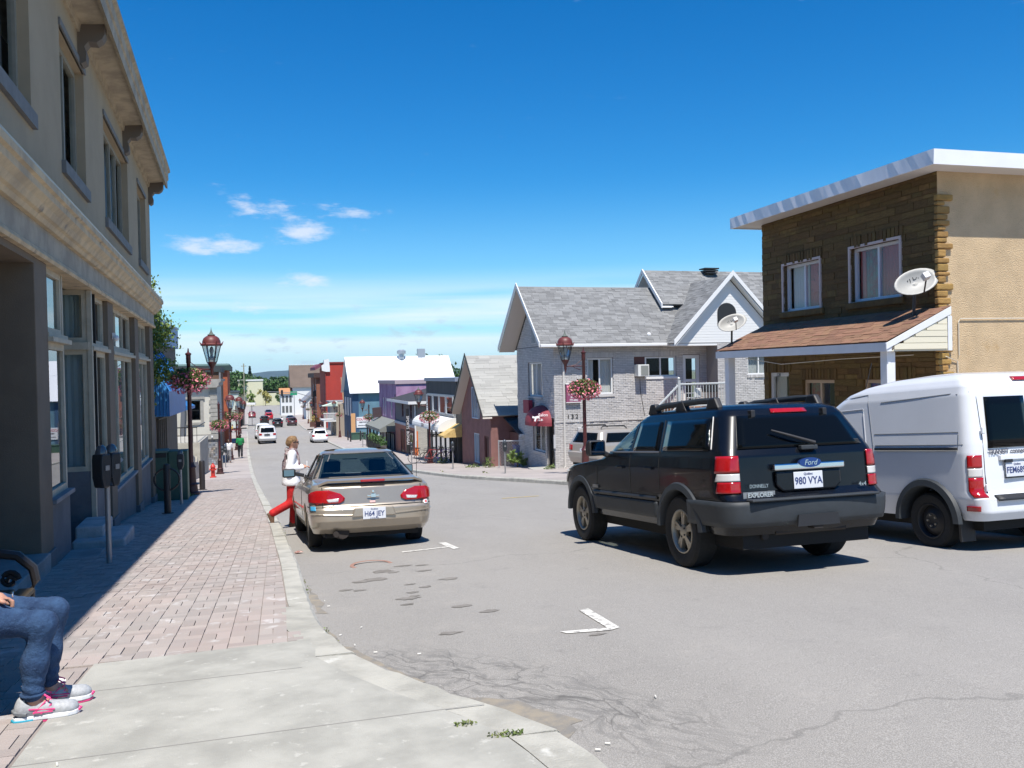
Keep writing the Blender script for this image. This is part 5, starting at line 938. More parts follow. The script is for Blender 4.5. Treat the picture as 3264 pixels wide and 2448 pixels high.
rb_ = math.hypot(5., 4.35); slope(bb, WROOF, (-.35, -.5, 5.35), (1, 0, 0), (0, 5./rb_, 4.35/rb_), 13., rb_, sh=False); slope(bb, WROOF, (-.35, 9.5, 5.35), (1, 0, 0), (0, -5./rb_, 4.35/rb_), 13., rb_, sh=False)
F_ = Fr((-.35, -.5, 5.35), (1, 0, 0), (0, 5./rb_, 4.35/rb_)); pieces(bb, 'roof_sheet', F_, [(a, a+1.04, r_[0], r_[1]) for a in np.arange(0, 12.4, 1.06) for r_ in ((0.01, rb_*.62), (rb_*.625, rb_))], WROOF, .02, 60, base=.002)
b = MB(); b.lathe([(.35, 0), (.35, .7), (.55, .72), (.55, 1.05), (.3, 1.2)], 12); b.build('turbine_vent', mat('galvanised', (.55, .56, .58), .4, .7), bb, loc=(6.6, 4.1, 9.3)); b = MB(); b.box(8.7, 4.2, 9.3, 9.6, 4.9, 10.6); b.build('chimney', mat('galvanised'), bb)
b = MB(); FK.box(b, .4, 2.1, 1.3, 2.55, .02, .1); sg = b.build('sign_board', CW2, bb)
for s_, z_, sz, m_ in (('COUTURE', 2.25, .36, mat('red_letter', (.45, .05, .05), .6)), ('MISS POPOF', 1.92, .2, mat('dark_letter')), ('RÉPARATION DE VÊTEMENTS', 1.55, .1, mat('dark_letter'))): text(s_, sz, m_, sg, None, mtx=FK.mtx(1.25, z_, .105), bold=.01)
b = MB(); FK.box(b, -.25, .25, -1, 3.0, .05, .3); b.build('orange_side_board', mat('peach_side', (.6, .33, .15), .8), bb)
# ---------------------------------------------------------------- the rest of the right row
t, FS, FQ = block('brown_roof_house', 'house with large brown roof and white balcony beside the blue building', (7.2, 116, gz(116)), 8, 9, 4.2, mat('tan_clapboard', (.35, .3, .24), .9), None, R(2), 1, wins=[(1, 2.5, 0, 2.2), (4, 6, 0, 2.2)])
slope(t, mat('brown_tin_roof', (.25, .14, .08), .9, nz=(1., .25)), (.9, -.4, 4.3), (1, 0, 0), (0, .6, .8), 8, 4.2, sh=False); b = MB(); b.box(-1.6, -.2, 1.9, 0, 6, 2.05); b.build('balcony', WT, t)
for k in range(12): b = MB(); b.tube([(-1.55+k*.135, -.2, 2.05), (-1.55+k*.135, -.2, 3.0)], .035, 5); b.build('baluster', WT, t)
b = MB(); b.box(-1.65, -.26, 2.95, 0, -.14, 3.05); b.build('balcony_rail', WT, t); b = MB(); b.box(-1.6, -.2, -1, -1.35, .05, 1.9); b.build('balcony_post', WT, t); b = MB(); b.prism([(-1.7, 3.95), (0.2, 4.5), (.2, 3.9)], 'y', -.4, 2.); b.build('striped_awning', mat('pale_green_awning', (.55, .65, .55), .7), t)
REDP = mat('red_wall', (.42, .045, .03), .85, nz=(.6, .15)); 
t, FS, FQ = block('red_building', 'tall bright red building with white scrolled cornice end', (7.85, 152, gz(152)), 11, 9.5, 11.0, REDP, (.25, .15), R(2), 1, wins=[(2, 3.2, 6, 8), (6, 7.2, 6, 8)], corm=mat('dark_red', (.2, .02, .015), .8))
b = MB(); FS.box(b, -.15, 11.1, -1, 10.2, 0.0, .1); b.build('dark_red_front', mat('dark_red'), t); b = MB(); b.prism([(.05, 9.6), (-.6, 9.8), (-.7, 10.6), (-.25, 10.9), (-.3, 11.6), (.55, 11.8), (.7, 10.2), (.7, 9.6)], 'y', -.35, 1.0); b.build('scroll_bracket', WT, t); b = MB(); b.prism([(-.7, 10.55), (-1.8, 9.9), (-1.8, 10.4), (-.9, 11.0)], 'y', -.35, 10.8); b.build('pent_roof', mat('plum_roof', (.17, .05, .08), .8), t)
t, FS, FQ = block('grey_gable_shed', 'grey sided house with brown gable wall in front of the red building', (7.9, 141.5, gz(141.5)), 5, 9, 4.4, mat('grey_clapboard', (.24, .25, .28), .9), None, R(2), 1, wins=[(1, 2, .5, 2.5)])
b = MB(); b.box(-.2, -.2, 4.4, 9, 5.1, 4.6); b.build('roof', mat('grey_tin', (.25, .25, .27), .7), t)
t, FS, FQ = block('brown_brick_block', 'narrow brown brick block with dark cornice and white sash windows past the red building', (7.2, 172, gz(172)), 16, 10, 9.0, mat('terracotta_brick', (.26, .1, .06), .9, nz=(1., .25)), (.9, .6), R(2), 1, wins=[(3, 4.6, 5.0, 7.6), (9, 10.6, 5.0, 7.6), (3, 4.6, 1.2, 4), (9, 10.6, 1.2, 4)], corm=mat('dark_brown_cornice', (.06, .03, .025), .8))
b = MB(); FS.box(b, 0, .9, -1, 9, .0, .15); FS.box(b, 6, 7, -1, 9, .0, .15); b.build('pilaster', mat('terracotta_brick'), t)
wh = thing('white_gable_house', 'white gabled house with small attic window on the far right row', 'house', (5.9, 200, gz(200)), R(2)); FK = Fr((0, 0, 0), (1, 0, 0), (0, 0, 1), (0, -1, 0)); b = MB(); b.prism([(0, -1), (9, -1), (9, 4.2), (4.5, 8.2), (0, 4.2)], 'y', 0, 10); b.build('wall', mat('white_clapboard', (.7, .7, .68), .8), wh); b = MB(); b.prism([(-.6, 3.7), (4.5, 8.3), (9.6, 3.7), (9.6, 4.1), (4.5, 8.75), (-.6, 4.1)], 'y', -.4, 10.2); b.build('roof', mat('grey_tin', (.25, .25, .27), .7), wh); b = MB(); FK.box(b, 4.0, 5.2, 4.9, 6.4, .0, .05); b.build('attic_window', GRF, wh); b = MB(); FK.box(b, .7, 8.9, -1, 3.9, .0, .04); b.build('tan_lower_wall', mat('tan_render', (.36, .33, .25), .9), wh)
bw_ = thing('white_inn', 'big white house with long brown roof edged in lights at the far right', 'house', (3.5, 228, gz(228)), R(2)); b = MB(); b.prism([(0, -1), (10, -1), (10, 7.2), (0, 7.2)], 'z', 0, 1); b = MB(); b.box(0, 0, -1, 14, 10, 7.4); b.build('wall', mat('white_clapboard'), bw_); b = MB(); b.prism([(-.5, 7.0), (5, 12.6), (10.5, 7.0)], 'x', -.6, 14); b.build('roof', mat('brown_inn_roof', (.15, .11, .085), .9, nz=(.5, .2)), bw_)
for k in range(24): b = MB(); b.ball((-.5+k*.6, 5, 12.75), .16, 6, 4); b.build('bulb', WT, bw_)
b = MB(); b.box(-3, 0, -1, -.02, 6, 5.4); b.build('porch_wing', mat('white_clapboard'), bw_); b = MB(); b.prism([(-.5, 5.4), (3, 6.8), (6.5, 5.4)], 'x', -3.3, 0); b.build('porch_roof', mat('orange_tile', (.45, .22, .1), .8), bw_)
for k in range(3):
    for z_ in (.6, 3.2): b = MB(); b.box(-2.7+k*.9, -.04, z_, -2.1+k*.9, -.01, z_+1.7); b.build('window', GRF, bw_)
# ================================================================ VEHICLES
TYRE = mat('tyre_rubber', (.02, .02, .02), .85, nz=(30., .3)); TINT = mat('tinted_glass', (.003, .004, .005), .03, spec=.18); CHRM = mat('chrome', (.75, .76, .78), .12, 1.); BPL = mat('black_plastic', (.018, .018, .02), .55); GPL = mat('grey_plastic', (.032, .038, .044), .6, nz=(6., .2)); REDL = mat('red_lens', (.38, .008, .01), .12, coat=.6, nz=(40., .15)); CLRL = mat('clear_lens', (.6, .58, .56), .15, coat=.6); UND = mat('underbody', (.012, .012, .012), .9); ALLOY = mat('alloy', (.40, .36, .29), .4, .5); SEAT = mat('seat_cloth', (.09, .09, .1), .9); CARG = glassmat('car_glass', (.32, .42, .44), .04, .5); CARGC = glassmat('car_glass_clear', (.7, .82, .76), .04, .6); PLATE = mat('plate_white', (.62, .64, .68), .5); PBLUE = mat('plate_ink', (.03, .05, .16), .6)
class Car:
    """body stacked from plan outlines: rear and front profile x(z), half width w(z)"""
    def __init__(s, rear, front, width, rr=.2, rf=.35, crown=.05, nose=.25, ns=34, levels=None, wheels=(), arch=.42, sill=.3, hi=True):
        s.rear, s.front, s.width = rear, front, width; s.rr, s.rf, s.cr, s.no = rr, rf, crown, nose; s.wh = wheels; s.arch = arch; s.sill = sill; s.ns = ns; s.na = 7 if hi else 3; s.ne = 7 if hi else 3; s.warp = lambda z: z
        z0, z1 = width[0][0], width[-1][0]; n = 44 if hi else 16
        s.lv = sorted(set([round(z0+(z1-z0)*i/n, 4) for i in range(n+1)]+[q[0] for q in rear+front+width])) if levels is None else levels
    def f(s, tab, z): return float(np.interp(z, [q[0] for q in tab], [q[1] for q in tab]))
    def half(s, z):
        xr, xf, w = s.f(s.rear, z), s.f(s.front, z), s.f(s.width, z); rr = min(s.rr, w*.9); rf = min(s.rf, w*.9); P = []
        wi = w-rr
        for k in range(s.ne): y = wi*k/s.ne; P.append((xr+s.cr*(y/w)**2, y))
        xc = xr+s.cr*(wi/w)**2
        for k in range(s.na+1): q = math.pi/2*k/s.na; P.append((xc+rr-rr*math.cos(q), wi+rr*math.sin(q)))
        a, b = xc+rr, xf-s.no*((w-rf)/w)**2-rf
        for k in range(1, s.ns): P.append((a+(b-a)*k/s.ns, w))
        wf = w-rf; xn = xf-s.no*(wf/w)**2
        for k in range(s.na+1): q = math.pi/2*k/s.na; P.append((xn-rf+rf*math.sin(q), wf+rf*math.cos(q)))
        for k in range(s.ne-1, -1, -1): y = wf*k/s.ne; P.append((xf-s.no*(y/w)**2, y))
        return P
    def taper(s, x, y): return y*(1-.03*max(0, (abs(x-1.3)-1.3)/1.2)**2) if True else y
    def body(s, name, m, parent, holes=(), smooth=True):
        """holes: ('side'|'rear'|'front', polygon in (x,z) or (y,z)) openings for glass that can be seen through"""
        V = []; n = None
        for z in s.lv:
            H = s.half(z); L = H+[(x, -y) for x, y in H[-2:0:-1]]; n = len(L)
            for x, y in L:
                zz = z
                for (wx, wz, r) in s.wh:
                    if abs(y) > .35 and abs(x-wx) < r: zz = max(zz, wz+math.sqrt(r*r-(x-wx)**2))
                V.append((x, s.taper(x, y), s.warp(zz)))
        F = []
        def inp(p, poly):
            c = False
            for i in range(len(poly)):
                a, b = poly[i], poly[i-1]
                if (a[1] > p[1]) != (b[1] > p[1]) and p[0] < (b[0]-a[0])*(p[1]-a[1])/(b[1]-a[1])+a[0]: c = not c
            return c
        for j in range(len(s.lv)-1):
            for k in range(n):
                q = (j*n+k, j*n+(k+1) % n, (j+1)*n+(k+1) % n, (j+1)*n+k)
                c = [sum(V[i][a] for i in q)/4 for a in range(3)]; e = Vector(V[q[1]])-Vector(V[q[0]])
                sk = False
                for kind, poly in holes:
                    if kind == 'side' and abs(c[1]) > .3 and inp((c[0], c[2]), poly): sk = True
                    if kind == 'rear' and c[0] < 1 and abs(e.y) > abs(e.x)*.6 and inp((c[1], c[2]), poly): sk = True
                    if kind == 'front' and c[0] > 1 and abs(e.y) > abs(e.x)*.6 and inp((c[1], c[2]), poly): sk = True
                if not sk: F.append(q)
        F.append(tuple(range((len(s.lv)-1)*n, len(s.lv)*n)))
        me = mesh_np(name, V, F); o = link(name, me, m, parent)
        import bmesh
        b = bmesh.new(); b.from_mesh(me); bmesh.ops.remove_doubles(b, verts=b.verts, dist=.0006); bmesh.ops.recalc_face_normals(b, faces=b.faces)
        for f_ in b.faces: f_.smooth = True
        for e in b.edges:
            if len(e.link_faces) == 2 and e.calc_face_angle(0) > R(38): e.smooth = False
        b.to_mesh(me); b.free(); return o
    def at(s, t, z, off=0., mode='s'):
        """surface point: t = signed distance round from the rear centre (mode s) or signed: x on the left(+)/right(-) side (mode x)"""
        H = s.half(z); H = [(x, s.taper(x, y)) for x, y in H]
        if mode == 's':
            d = abs(t); sg = 1 if t >= 0 else -1; acc = 0
            for (a, b) in zip(H[:-1], H[1:]):
                l = math.hypot(b[0]-a[0], b[1]-a[1])
                if acc+l >= d and l > 0: k = (d-acc)/l; break
                acc += l
            x, y = a[0]+(b[0]-a[0])*k, a[1]+(b[1]-a[1])*k; nx, ny = -(b[1]-a[1])/l, (b[0]-a[0])/l
        elif mode == 'f':   # windscreen side, t = y
            sg = 1 if t >= 0 else -1; w = s.f(s.width, z); xf = s.f(s.front, z); y = abs(t); x = xf-s.no*(y/w)**2; nx, ny = 1, 0
        else:
            sg = s.sg; i = s.ne+s.na
            seg = [(a, b) for a, b in zip(H[:-1], H[1:]) if a[0] <= t <= b[0] and b[0]-a[0] > 1e-6 and a[1] > .2]
            a, b = seg[0] if seg else (H[s.ne+s.na], H[s.ne+s.na+1]); l = math.hypot(b[0]-a[0], b[1]-a[1]); k = min(max((t-a[0])/max(b[0]-a[0], 1e-6), 0), 1)
            x, y = t if seg else a[0], a[1]+(b[1]-a[1])*k; nx, ny = -(b[1]-a[1])/l, (b[0]-a[0])/l
        return Vector((x+nx*off, sg*(y+ny*off), s.warp(z)))
    def patch(s, name, m, parent, poly, off=.006, mode='s', nu=8, nv=6, side=1, thick=.012):
        """conforming patch over the body; poly convex in (t,z)"""
        s.sg = side; zs = np.linspace(min(p[1] for p in poly)+1e-4, max(p[1] for p in poly)-1e-4, nv+1); zs = sorted(set(list(zs)+[p[1] for p in poly if zs[0] < p[1] < zs[-1]])); V = []; n = nu+1
        for z in zs:
            ts = []
            for a, b in zip(poly, poly[1:]+poly[:1]):
                if (a[1]-z)*(b[1]-z) <= 0 and a[1] != b[1]: ts.append(a[0]+(b[0]-a[0])*(z-a[1])/(b[1]-a[1]))
            t0, t1 = min(ts), max(ts)
            for k in range(n): V.append(s.at(t0+(t1-t0)*k/nu, z, off, mode))
        R_ = len(zs); F = [(j*n+k, j*n+k+1, (j+1)*n+k+1, (j+1)*n+k) for j in range(R_-1) for k in range(nu)]
        me = mesh_np(name, V, F); me.polygons.foreach_set('use_smooth', [True]*len(me.polygons)); o = link(name, me, m, parent)
        import bmesh
        b = bmesh.new(); b.from_mesh(me); bmesh.ops.recalc_face_normals(b, faces=b.faces)
        c = sum((f.calc_center_median() for f in b.faces), Vector())/len(b.faces); nn = sum((f.normal*f.calc_area() for f in b.faces), Vector())
        if nn.dot(c-Vector((1.3, 0, .9))) < 0: bmesh.ops.reverse_faces(b, faces=b.faces)
        b.to_mesh(me); b.free()
        if thick: sd = o.modifiers.new('solid', 'SOLIDIFY'); sd.thickness = thick; sd.offset = 0
        return o
    def line(s, name, m, parent, pts, r=.006, mode='x', side=1, off=.002):
        s.sg = side; b = MB(); P = []
        for a, c in zip(pts[:-1], pts[1:]):
            for k in range(6): P.append(s.at(a[0]+(c[0]-a[0])*k/6, a[1]+(c[1]-a[1])*k/6, off, mode))
        P.append(s.at(*pts[-1], off, mode)); b.tube(P, r, 5); return b.build(name, m, parent)
def wheel(parent, c, r, w, side, rimm, style='alloy', spokes=5, rr=.63):
    """lathe tyre with tread blocks, rim as sub-parts; axis along y"""
    b = MB(); h = w/2; b.lathe([(r*rr, -h*.8), (r*.78, -h), (r*.93, -h*.97), (r, -h*.72), (r, h*.72), (r*.93, h*.97), (r*.78, h), (r*rr, h*.8), (r*rr*.96, h*.3), (r*rr*.96, -h*.8)], 36, ax='y', caps=False); wo = b.build('wheel', TYRE, parent, smooth=True, loc=c)
    s = side; yo = s*h*.72; b = MB(); b.lathe([(r*rr*.9, s*h*.3), (.02, s*h*.25)], 30, ax='y'); b.build('brake_disc', UND, wo); b = MB(); nn_ = 30; prof = [(r*rr*1.03, s*h*.80), (r*rr*1.02, s*h*.88), (r*rr*.97, s*h*.9), (r*rr*.92, s*h*.78), (r*rr*.9, s*h*.2)]; b.add([(rd*math.cos(6.283*k/nn_), hh, rd*math.sin(6.283*k/nn_)) for rd, hh in prof for k in range(nn_)], [(i*nn_+k, i*nn_+(k+1) % nn_, (i+1)*nn_+(k+1) % nn_, (i+1)*nn_+k) for i in range(4) for k in range(nn_)]); b.build('rim', rimm if style != 'steel' else BPL, wo, smooth=True)
    if style == 'alloy':
        for k in range(spokes):
            q = 6.283*k/spokes+.3
            for dq in (-.22, .22): b = MB(); b.add([(math.cos(q+dq*.6+e)*rad, yo-s*.008*i-(0 if o_ else s*.05), math.sin(q+dq*.6+e)*rad) for i, rad in enumerate((r*.13, r*rr*.95)) for e in (-.26 if i == 0 else -.10, .26 if i == 0 else .10) for o_ in (1, 0)], [(0, 2, 6, 4), (1, 5, 7, 3), (0, 4, 5, 1), (2, 3, 7, 6), (4, 6, 7, 5), (0, 1, 3, 2)]); b.build('spoke', rimm, wo)
        b = MB(); b.lathe([(r*.2, yo-s*.03), (r*.2, yo), (r*.14, yo+s*.012), (.005, yo+s*.014)], 16, ax='y'); b.build('hub', rimm, wo, smooth=True)
        for k in range(5): b = MB(); q = 6.283*k/5; b.tube([(math.cos(q)*r*.15, yo, math.sin(q)*r*.15), (math.cos(q)*r*.15, yo+s*.016, math.sin(q)*r*.15)], .011, 6); b.build('lug_nut', BPL, wo)
    elif style == 'steel':
        b = MB(); b.lathe([(r*rr*.92, yo-s*.05), (r*rr*.6, yo-s*.015), (r*rr*.45, yo), (r*rr*.25, yo-s*.02), (.005, yo-s*.02)], 28, ax='y'); b.build('disc', BPL, wo, smooth=True)
        for k in range(5): b = MB(); q = 6.283*k/5; b.tube([(math.cos(q)*r*.2, yo-s*.02, math.sin(q)*r*.2), (math.cos(q)*r*.2, yo+s*.005, math.sin(q)*r*.2)], .012, 6); b.build('lug_nut', ALLOY, wo)
    else:
        b = MB(); b.lathe([(r*rr*.97, yo-s*.02), (r*rr*.7, yo+s*.005), (.005, yo+s*.01)], 24, ax='y'); b.build('wheel_cover', rimm, wo, smooth=True)
    return wo
def flare(parent, c, r0, r1, y, side, m, a0=-8, a1=188, t=.05, name='wheel_arch_trim', depth=.25):
    b = MB(); n = 24; vs = []
    for k in range(n+1):
        q = R(a0+(a1-a0)*k/n)
        for rad, yy in ((r0, y-depth), (r0, y+t*.6), (r0+.012, y+t), (r1-.02, y+t*.8), (r1, y)): vs.append((c[0]+math.cos(q)*rad, side*yy, c[2]+math.sin(q)*rad))
    b.add(vs, [(5*k+j, 5*k+5+j, 5*k+6+j, 5*k+1+j) for k in range(n) for j in range(4)]); return b.build(name, m, parent, smooth=True)
def plate(parent, top, main, x, y, z, rotz=R(-90), sc=1., tilt=0., low=None):
    """licence plate 0.305 x 0.152 facing -x"""
    root = bpy.data.objects.new('licence_plate', None); b = MB(); b.box(-.1525*sc, -.004, -.076*sc, .1525*sc, .004, .076*sc); o = b.build('licence_plate', PLATE, parent, bev=.006); o.rotation_euler = (tilt, 0, rotz); o.location = (x, y, z); bpy.data.objects.remove(root)
    text(main, .092*sc, PBLUE, o, (0, -.006, -.008*sc), (R(90), 0, 0), ext=.001, sx=.86, bold=.0015); 
    if top: text(top, .03*sc, PBLUE, o, (0, -.006, .055*sc), (R(90), 0, 0), ext=.001)
    if low: text(low, .016*sc, PBLUE, o, (0, -.006, -.064*sc), (R(90), 0, 0), ext=.001)
    return o
def place(name, label, cat, x, y, head, group=None, roll=0., dz=0., flip=False):
    """origin on the road under the rear axle; heading degrees CCW from +Y; pitched with the road"""
    h = R(90+head)+(math.pi if flip else 0); dx, dy = math.cos(h), math.sin(h); z0, z1 = rz(x, y), rz(x+dx*2.7, y+dy*2.7); pit = -math.atan((z1-z0)/2.7)
    t = thing(name, label, cat, (x, y, z0+dz), group=group); t.rotation_mode = 'QUATERNION'
    t.rotation_quaternion = Matrix.Rotation(h, 4, 'Z').to_quaternion() @ Matrix.Rotation(pit, 4, 'Y').to_quaternion() @ Matrix.Rotation(roll, 4, 'X').to_quaternion(); return t
def under(parent, x0, x1, w, z0, z1): b = MB(); b.box(x0, -w, z0, x1, w, z1); return b.build('underbody', UND, parent)
def seat(parent, x, y, h=.62, zs=.5): 
    b = MB(); b.box(x, y-.24, zs-.1, x+.5, y+.24, zs+.06); b.prism([(x-.22, zs+h), (x-.1, zs+h), (x+.1, zs), (x-.06, zs)], 'y', y-.23, y+.23); b.prism([(x-.28, zs+h+.2), (x-.18, zs+h+.2), (x-.14, zs+h+.02), (x-.24, zs+h+.02)], 'y', y-.13, y+.13); return b.build('seat', SEAT, parent, bev=.03)
# ---------------------------------------------------------------- black sport utility
NVY = mat('black_blue_paint', (.004, .0055, .009), .25, coat=.25, spec=.3, nz=(3., .2), spots=(.9, .62, (.012, .0125, .013)))
su = place('sport_utility', 'black five-door sport utility with grey cladding, rolling down the street beside the white van', 'car', 5.0, 8.45, 1.7)
wz = .375; WH = [(0, wz, .475), (2.89, wz, .475)]
c = Car([(.4, -.98), (.5, -1.03), (.6, -1.05), (.74, -1.05), (.78, -1.0), (.82, -.965), (1.16, -.955), (1.22, -.925), (1.62, -.735), (1.69, -.68), (1.735, -.58), (1.765, -.42)],
        [(.4, 3.7), (.55, 3.8), (.85, 3.8), (.97, 3.72), (1.03, 3.5), (1.12, 2.48), (1.18, 2.28), (1.22, 2.2), (1.62, 1.58), (1.69, 1.45), (1.735, 1.3), (1.765, 1.05)],
        [(.4, .87), (.5, .9), (.75, .925), (1.05, .92), (1.16, .905), (1.22, .885), (1.62, .735), (1.69, .70), (1.735, .63), (1.765, .5)], rr=.16, rf=.34, crown=.06, nose=.22, wheels=WH, arch=.47)
SW = lambda z: z if z < 1.22 else 1.22+(z-1.22)*.86
c.warp = SW
fd = [(1.62, 1.22), (2.25, 1.22), (2.22, 1.26), (1.78, 1.58), (1.62, 1.62), (1.6, 1.6)]; ws = [(-.72, 1.24), (.72, 1.24), (.6, 1.61), (-.6, 1.61)]
bd = c.body('body', NVY, su, [('side', [(1.3, 1.215), (2.04, 1.215), (1.6, 1.6), (1.34, 1.6)]), ('front', ws)])
for sd in (1, -1):
    dn = c.patch('door_window', CARGC, su, [(1.28, 1.225), (2.06, 1.225), (1.61, 1.6), (1.3, 1.6)], .004, 'x', side=sd, thick=0)
    c.patch('door_window', TINT, su, [(.5, 1.225), (1.16, 1.225), (1.18, 1.6), (.62, 1.6)], .005, 'x', side=sd); c.patch('quarter_window', TINT, su, [(-.62, 1.225), (.38, 1.225), (.48, 1.6), (-.47, 1.6)], .005, 'x', side=sd)
    for q in ([(1.22, .5), (1.22, 1.2), (1.25, 1.62)], [(.45, .8), (.44, 1.2), (.56, 1.62)], [(2.3, .52), (2.24, 1.14)]): c.line('door_seam', UND, su, q, .006, 'x', sd, .0)
    c.line('belt_moulding', mat('dull_trim', (.1, .1, .11), .4), su, [(.48, 1.212), (2.15, 1.212)], .011, 'x', sd); c.line('window_trim', mat('dull_trim'), su, [(-.66, 1.24), (-.5, 1.62)], .008, 'x', sd, .004)
    c.patch('lower_cladding', GPL, su, [(.5, .48), (2.4, .48), (2.4, .66), (.5, .66)], .018, 'x', nu=16, side=sd); c.line('side_moulding', BPL, su, [(.52, .7), (2.38, .7)], .022, 'x', sd, .008)
    for x in (1.4, .6):
        b = MB(); c.sg = sd; p = c.at(x, 1.03, .012, 'x'); q = c.at(x+.17, 1.035, .012, 'x'); b.tube([p, (p*.5+q*.5)+Vector((0, sd*.032, 0)), q], .017, 7); b.build('door_handle', NVY, su)
    p = Vector((1.9, sd*.93, 1.17)); b = MB(); b.prism([(p.x-.06, p.z), (p.x+.08, p.z-.0), (p.x+.11, p.z+.1), (p.x+.06, p.z+.2), (p.x-.06, p.z+.2)], 'y', *sorted((p.y+sd*.02, p.y+sd*.25))); mo = b.build('wing_mirror', BPL, su, bev=.03); b = MB(); b.box(p.x-.066, min(p.y+sd*.05, p.y+sd*.225), p.z+.02, p.x-.061, max(p.y+sd*.05, p.y+sd*.225), p.z+.18); b.build('mirror_glass', mat('mirror', (.25, .27, .3), .05, 1.), mo); b = MB(); b.tube([(p.x+.04, p.y-sd*.08, p.z-.02), (p.x+.04, p.y+sd*.06, p.z+.05)], .035, 6); b.build('mirror_stalk', BPL, mo)
    flare(su, (0, 0, wz), .435, .53, .905, sd, GPL, 4, 176); flare(su, (2.89, 0, wz), .435, .53, .895, sd, GPL, 4, 176)
    b = MB(); P = [(-.35, .60, 1.74), (-.28, .6, 1.81), (0, .6, 1.82), (.85, .61, 1.81), (1.05, .61, 1.78), (1.18, .61, 1.71)]; b.tube([(x, y*sd, z-.075) for x, y, z in P], .03, 8, flat=1.2); b.build('roof_rail', GPL, su, smooth=True)
    for x in (-.3, .4, 1.1): b = MB(); b.prism([(x-.14, 1.645), (x+.14, 1.645), (x+.06, 1.77), (x-.06, 1.77)], 'y', *sorted((sd*.565, sd*.64))); b.build('rail_foot', BPL, su, bev=.02)
    for x in (0, 2.89): wheel(su, (x, sd*.80, wz), .378, .25, sd, ALLOY, 'alloy', 5, .6)
    # tail lamps: red, clear, red stacked on the corner
    for z0, z1, m_ in ((1.005, 1.17, REDL), (.925, .998, CLRL), (.81, .918, REDL)): c.patch('tail_lamp', m_, su, [(sd*.735, z0), (sd*.98, z0), (sd*.95, z1), (sd*.735, z1)], .012, nu=10)
c.patch('windscreen', CARGC, su, ws, .004, 'f', thick=0)
rg = c.patch('rear_window', TINT, su, [(-.715, 1.235), (.715, 1.235), (.60, 1.615), (-.60, 1.615)], .008, nu=14); c.patch('high_brake_lamp', REDL, su, [(-.21, 1.64), (.21, 1.64), (.2, 1.685), (-.2, 1.685)], .012)
for y in (-.42, .42): b = MB(); b.box(-.74, y-.025, SW(1.56), -.66, y+.025, SW(1.68)); h_ = b.build('glass_hinge', BPL, su, bev=.01)
b = MB(); b.tube([(-.985, -.1, 1.265), (-.93, .14, 1.345), (-.88, .32, 1.405)], [.02, .014, .009], 7); b.build('rear_wiper', BPL, su); b = MB(); b.box(-.99, -.13, 1.2, -.93, .06, 1.245); b.build('wiper_cover', GPL, su, bev=.01)
b = MB(); b.box(-1.025, -.4, 1.01, -.96, .4, 1.075); b.build('chrome_handle', CHRM, su, bev=.015); b = MB(); n = 20; b.add([(-1.032, .0+.125*math.cos(6.283*k/n), 1.075+.048*math.sin(6.283*k/n)) for k in range(n)]+[(-.99, .12*math.cos(6.283*k/n), 1.075+.045*math.sin(6.283*k/n)) for k in range(n)], [tuple(range(n))[::-1]]+[(k, (k+1) % n, n+(k+1) % n, n+k) for k in range(n)]); em = b.build('oval_emblem', mat('emblem_blue', (.02, .06, .22), .25, .4), su); text('Ford', .075, CHRM, em, (-1.034, 0, 1.073), (R(90), 0, R(-90)), ext=.001, shear=.3)
b = MB(); b.prism([(.37, 1.0), (-.37, 1.0), (-.37, .86), (-.3, .80), (.3, .80), (.37, .86)], 'x', -1.0, -.962); b.build('plate_recess', NVY, su, bev=.02)
plate(su, 'Québec', '980 VYA', -1.008, .02, .905, sc=1.08)
c.patch('rear_bumper', GPL, su, [(-1.6, .49), (1.6, .49), (1.6, .73), (-1.6, .73)], .022, nu=40, nv=5, thick=.04); b = MB(); b.box(-1.12, -.72, .728, -.97, .72, .752); b.build('bumper_step', GPL, su, bev=.015)
b = MB(); b.prism([(-.24, .47), (.24, .47), (.22, .58), (-.22, .58)], 'x', -1.112, -1.09); b.build('hitch_recess', BPL, su); b = MB(); b.box(-1.1, -.05, .44, -.9, .05, .52); b.tube([(-.95, -.4, .42), (-.95, .4, .42)], .035, 8); b.build('tow_hitch', mat('rusty_steel', (.035, .028, .024), .8, .2), su); b = MB(); b.tube([(-.6, .45, .38), (-.95, .5, .38)], .035, 8); b.build('exhaust', mat('rusty_steel'), su)
text('EXPLORER', .062, CHRM, su, (-1.0, .56, .785), (R(90), 0, R(-90)), ext=.003, sx=.95, bold=.002); b = MB(); b.box(-.988, .39, .752, -.975, .74, .818); b.build('name_badge', mat('badge_silver', (.3, .3, .3), .3, .6), su); text('DONNELLY', .05, CHRM, su, (-.985, .56, .87), (R(90), 0, R(-90)), ext=.001, sx=.8); text('4x4', .06, CHRM, su, (-.99, -.62, .83), (R(90), 0, R(-90)), ext=.002)
b = MB(); c.sg = 1; p = c.at(2.3, .77, .01, 'x'); b.box(p.x-.09, p.y-.004, .75, p.x+.09, p.y+.006, .79); b.build('side_badge', mat('badge_silver'), su)
c.patch('headlamp', CLRL, su, [(3.45, .78), (3.62, .78), (3.55, .96), (3.3, .96)], .01, 'x', side=1); under(su, -.9, 3.6, .72, .26, .62)
for y in (.38, -.38): seat(su, 1.12, y, .6, .74)
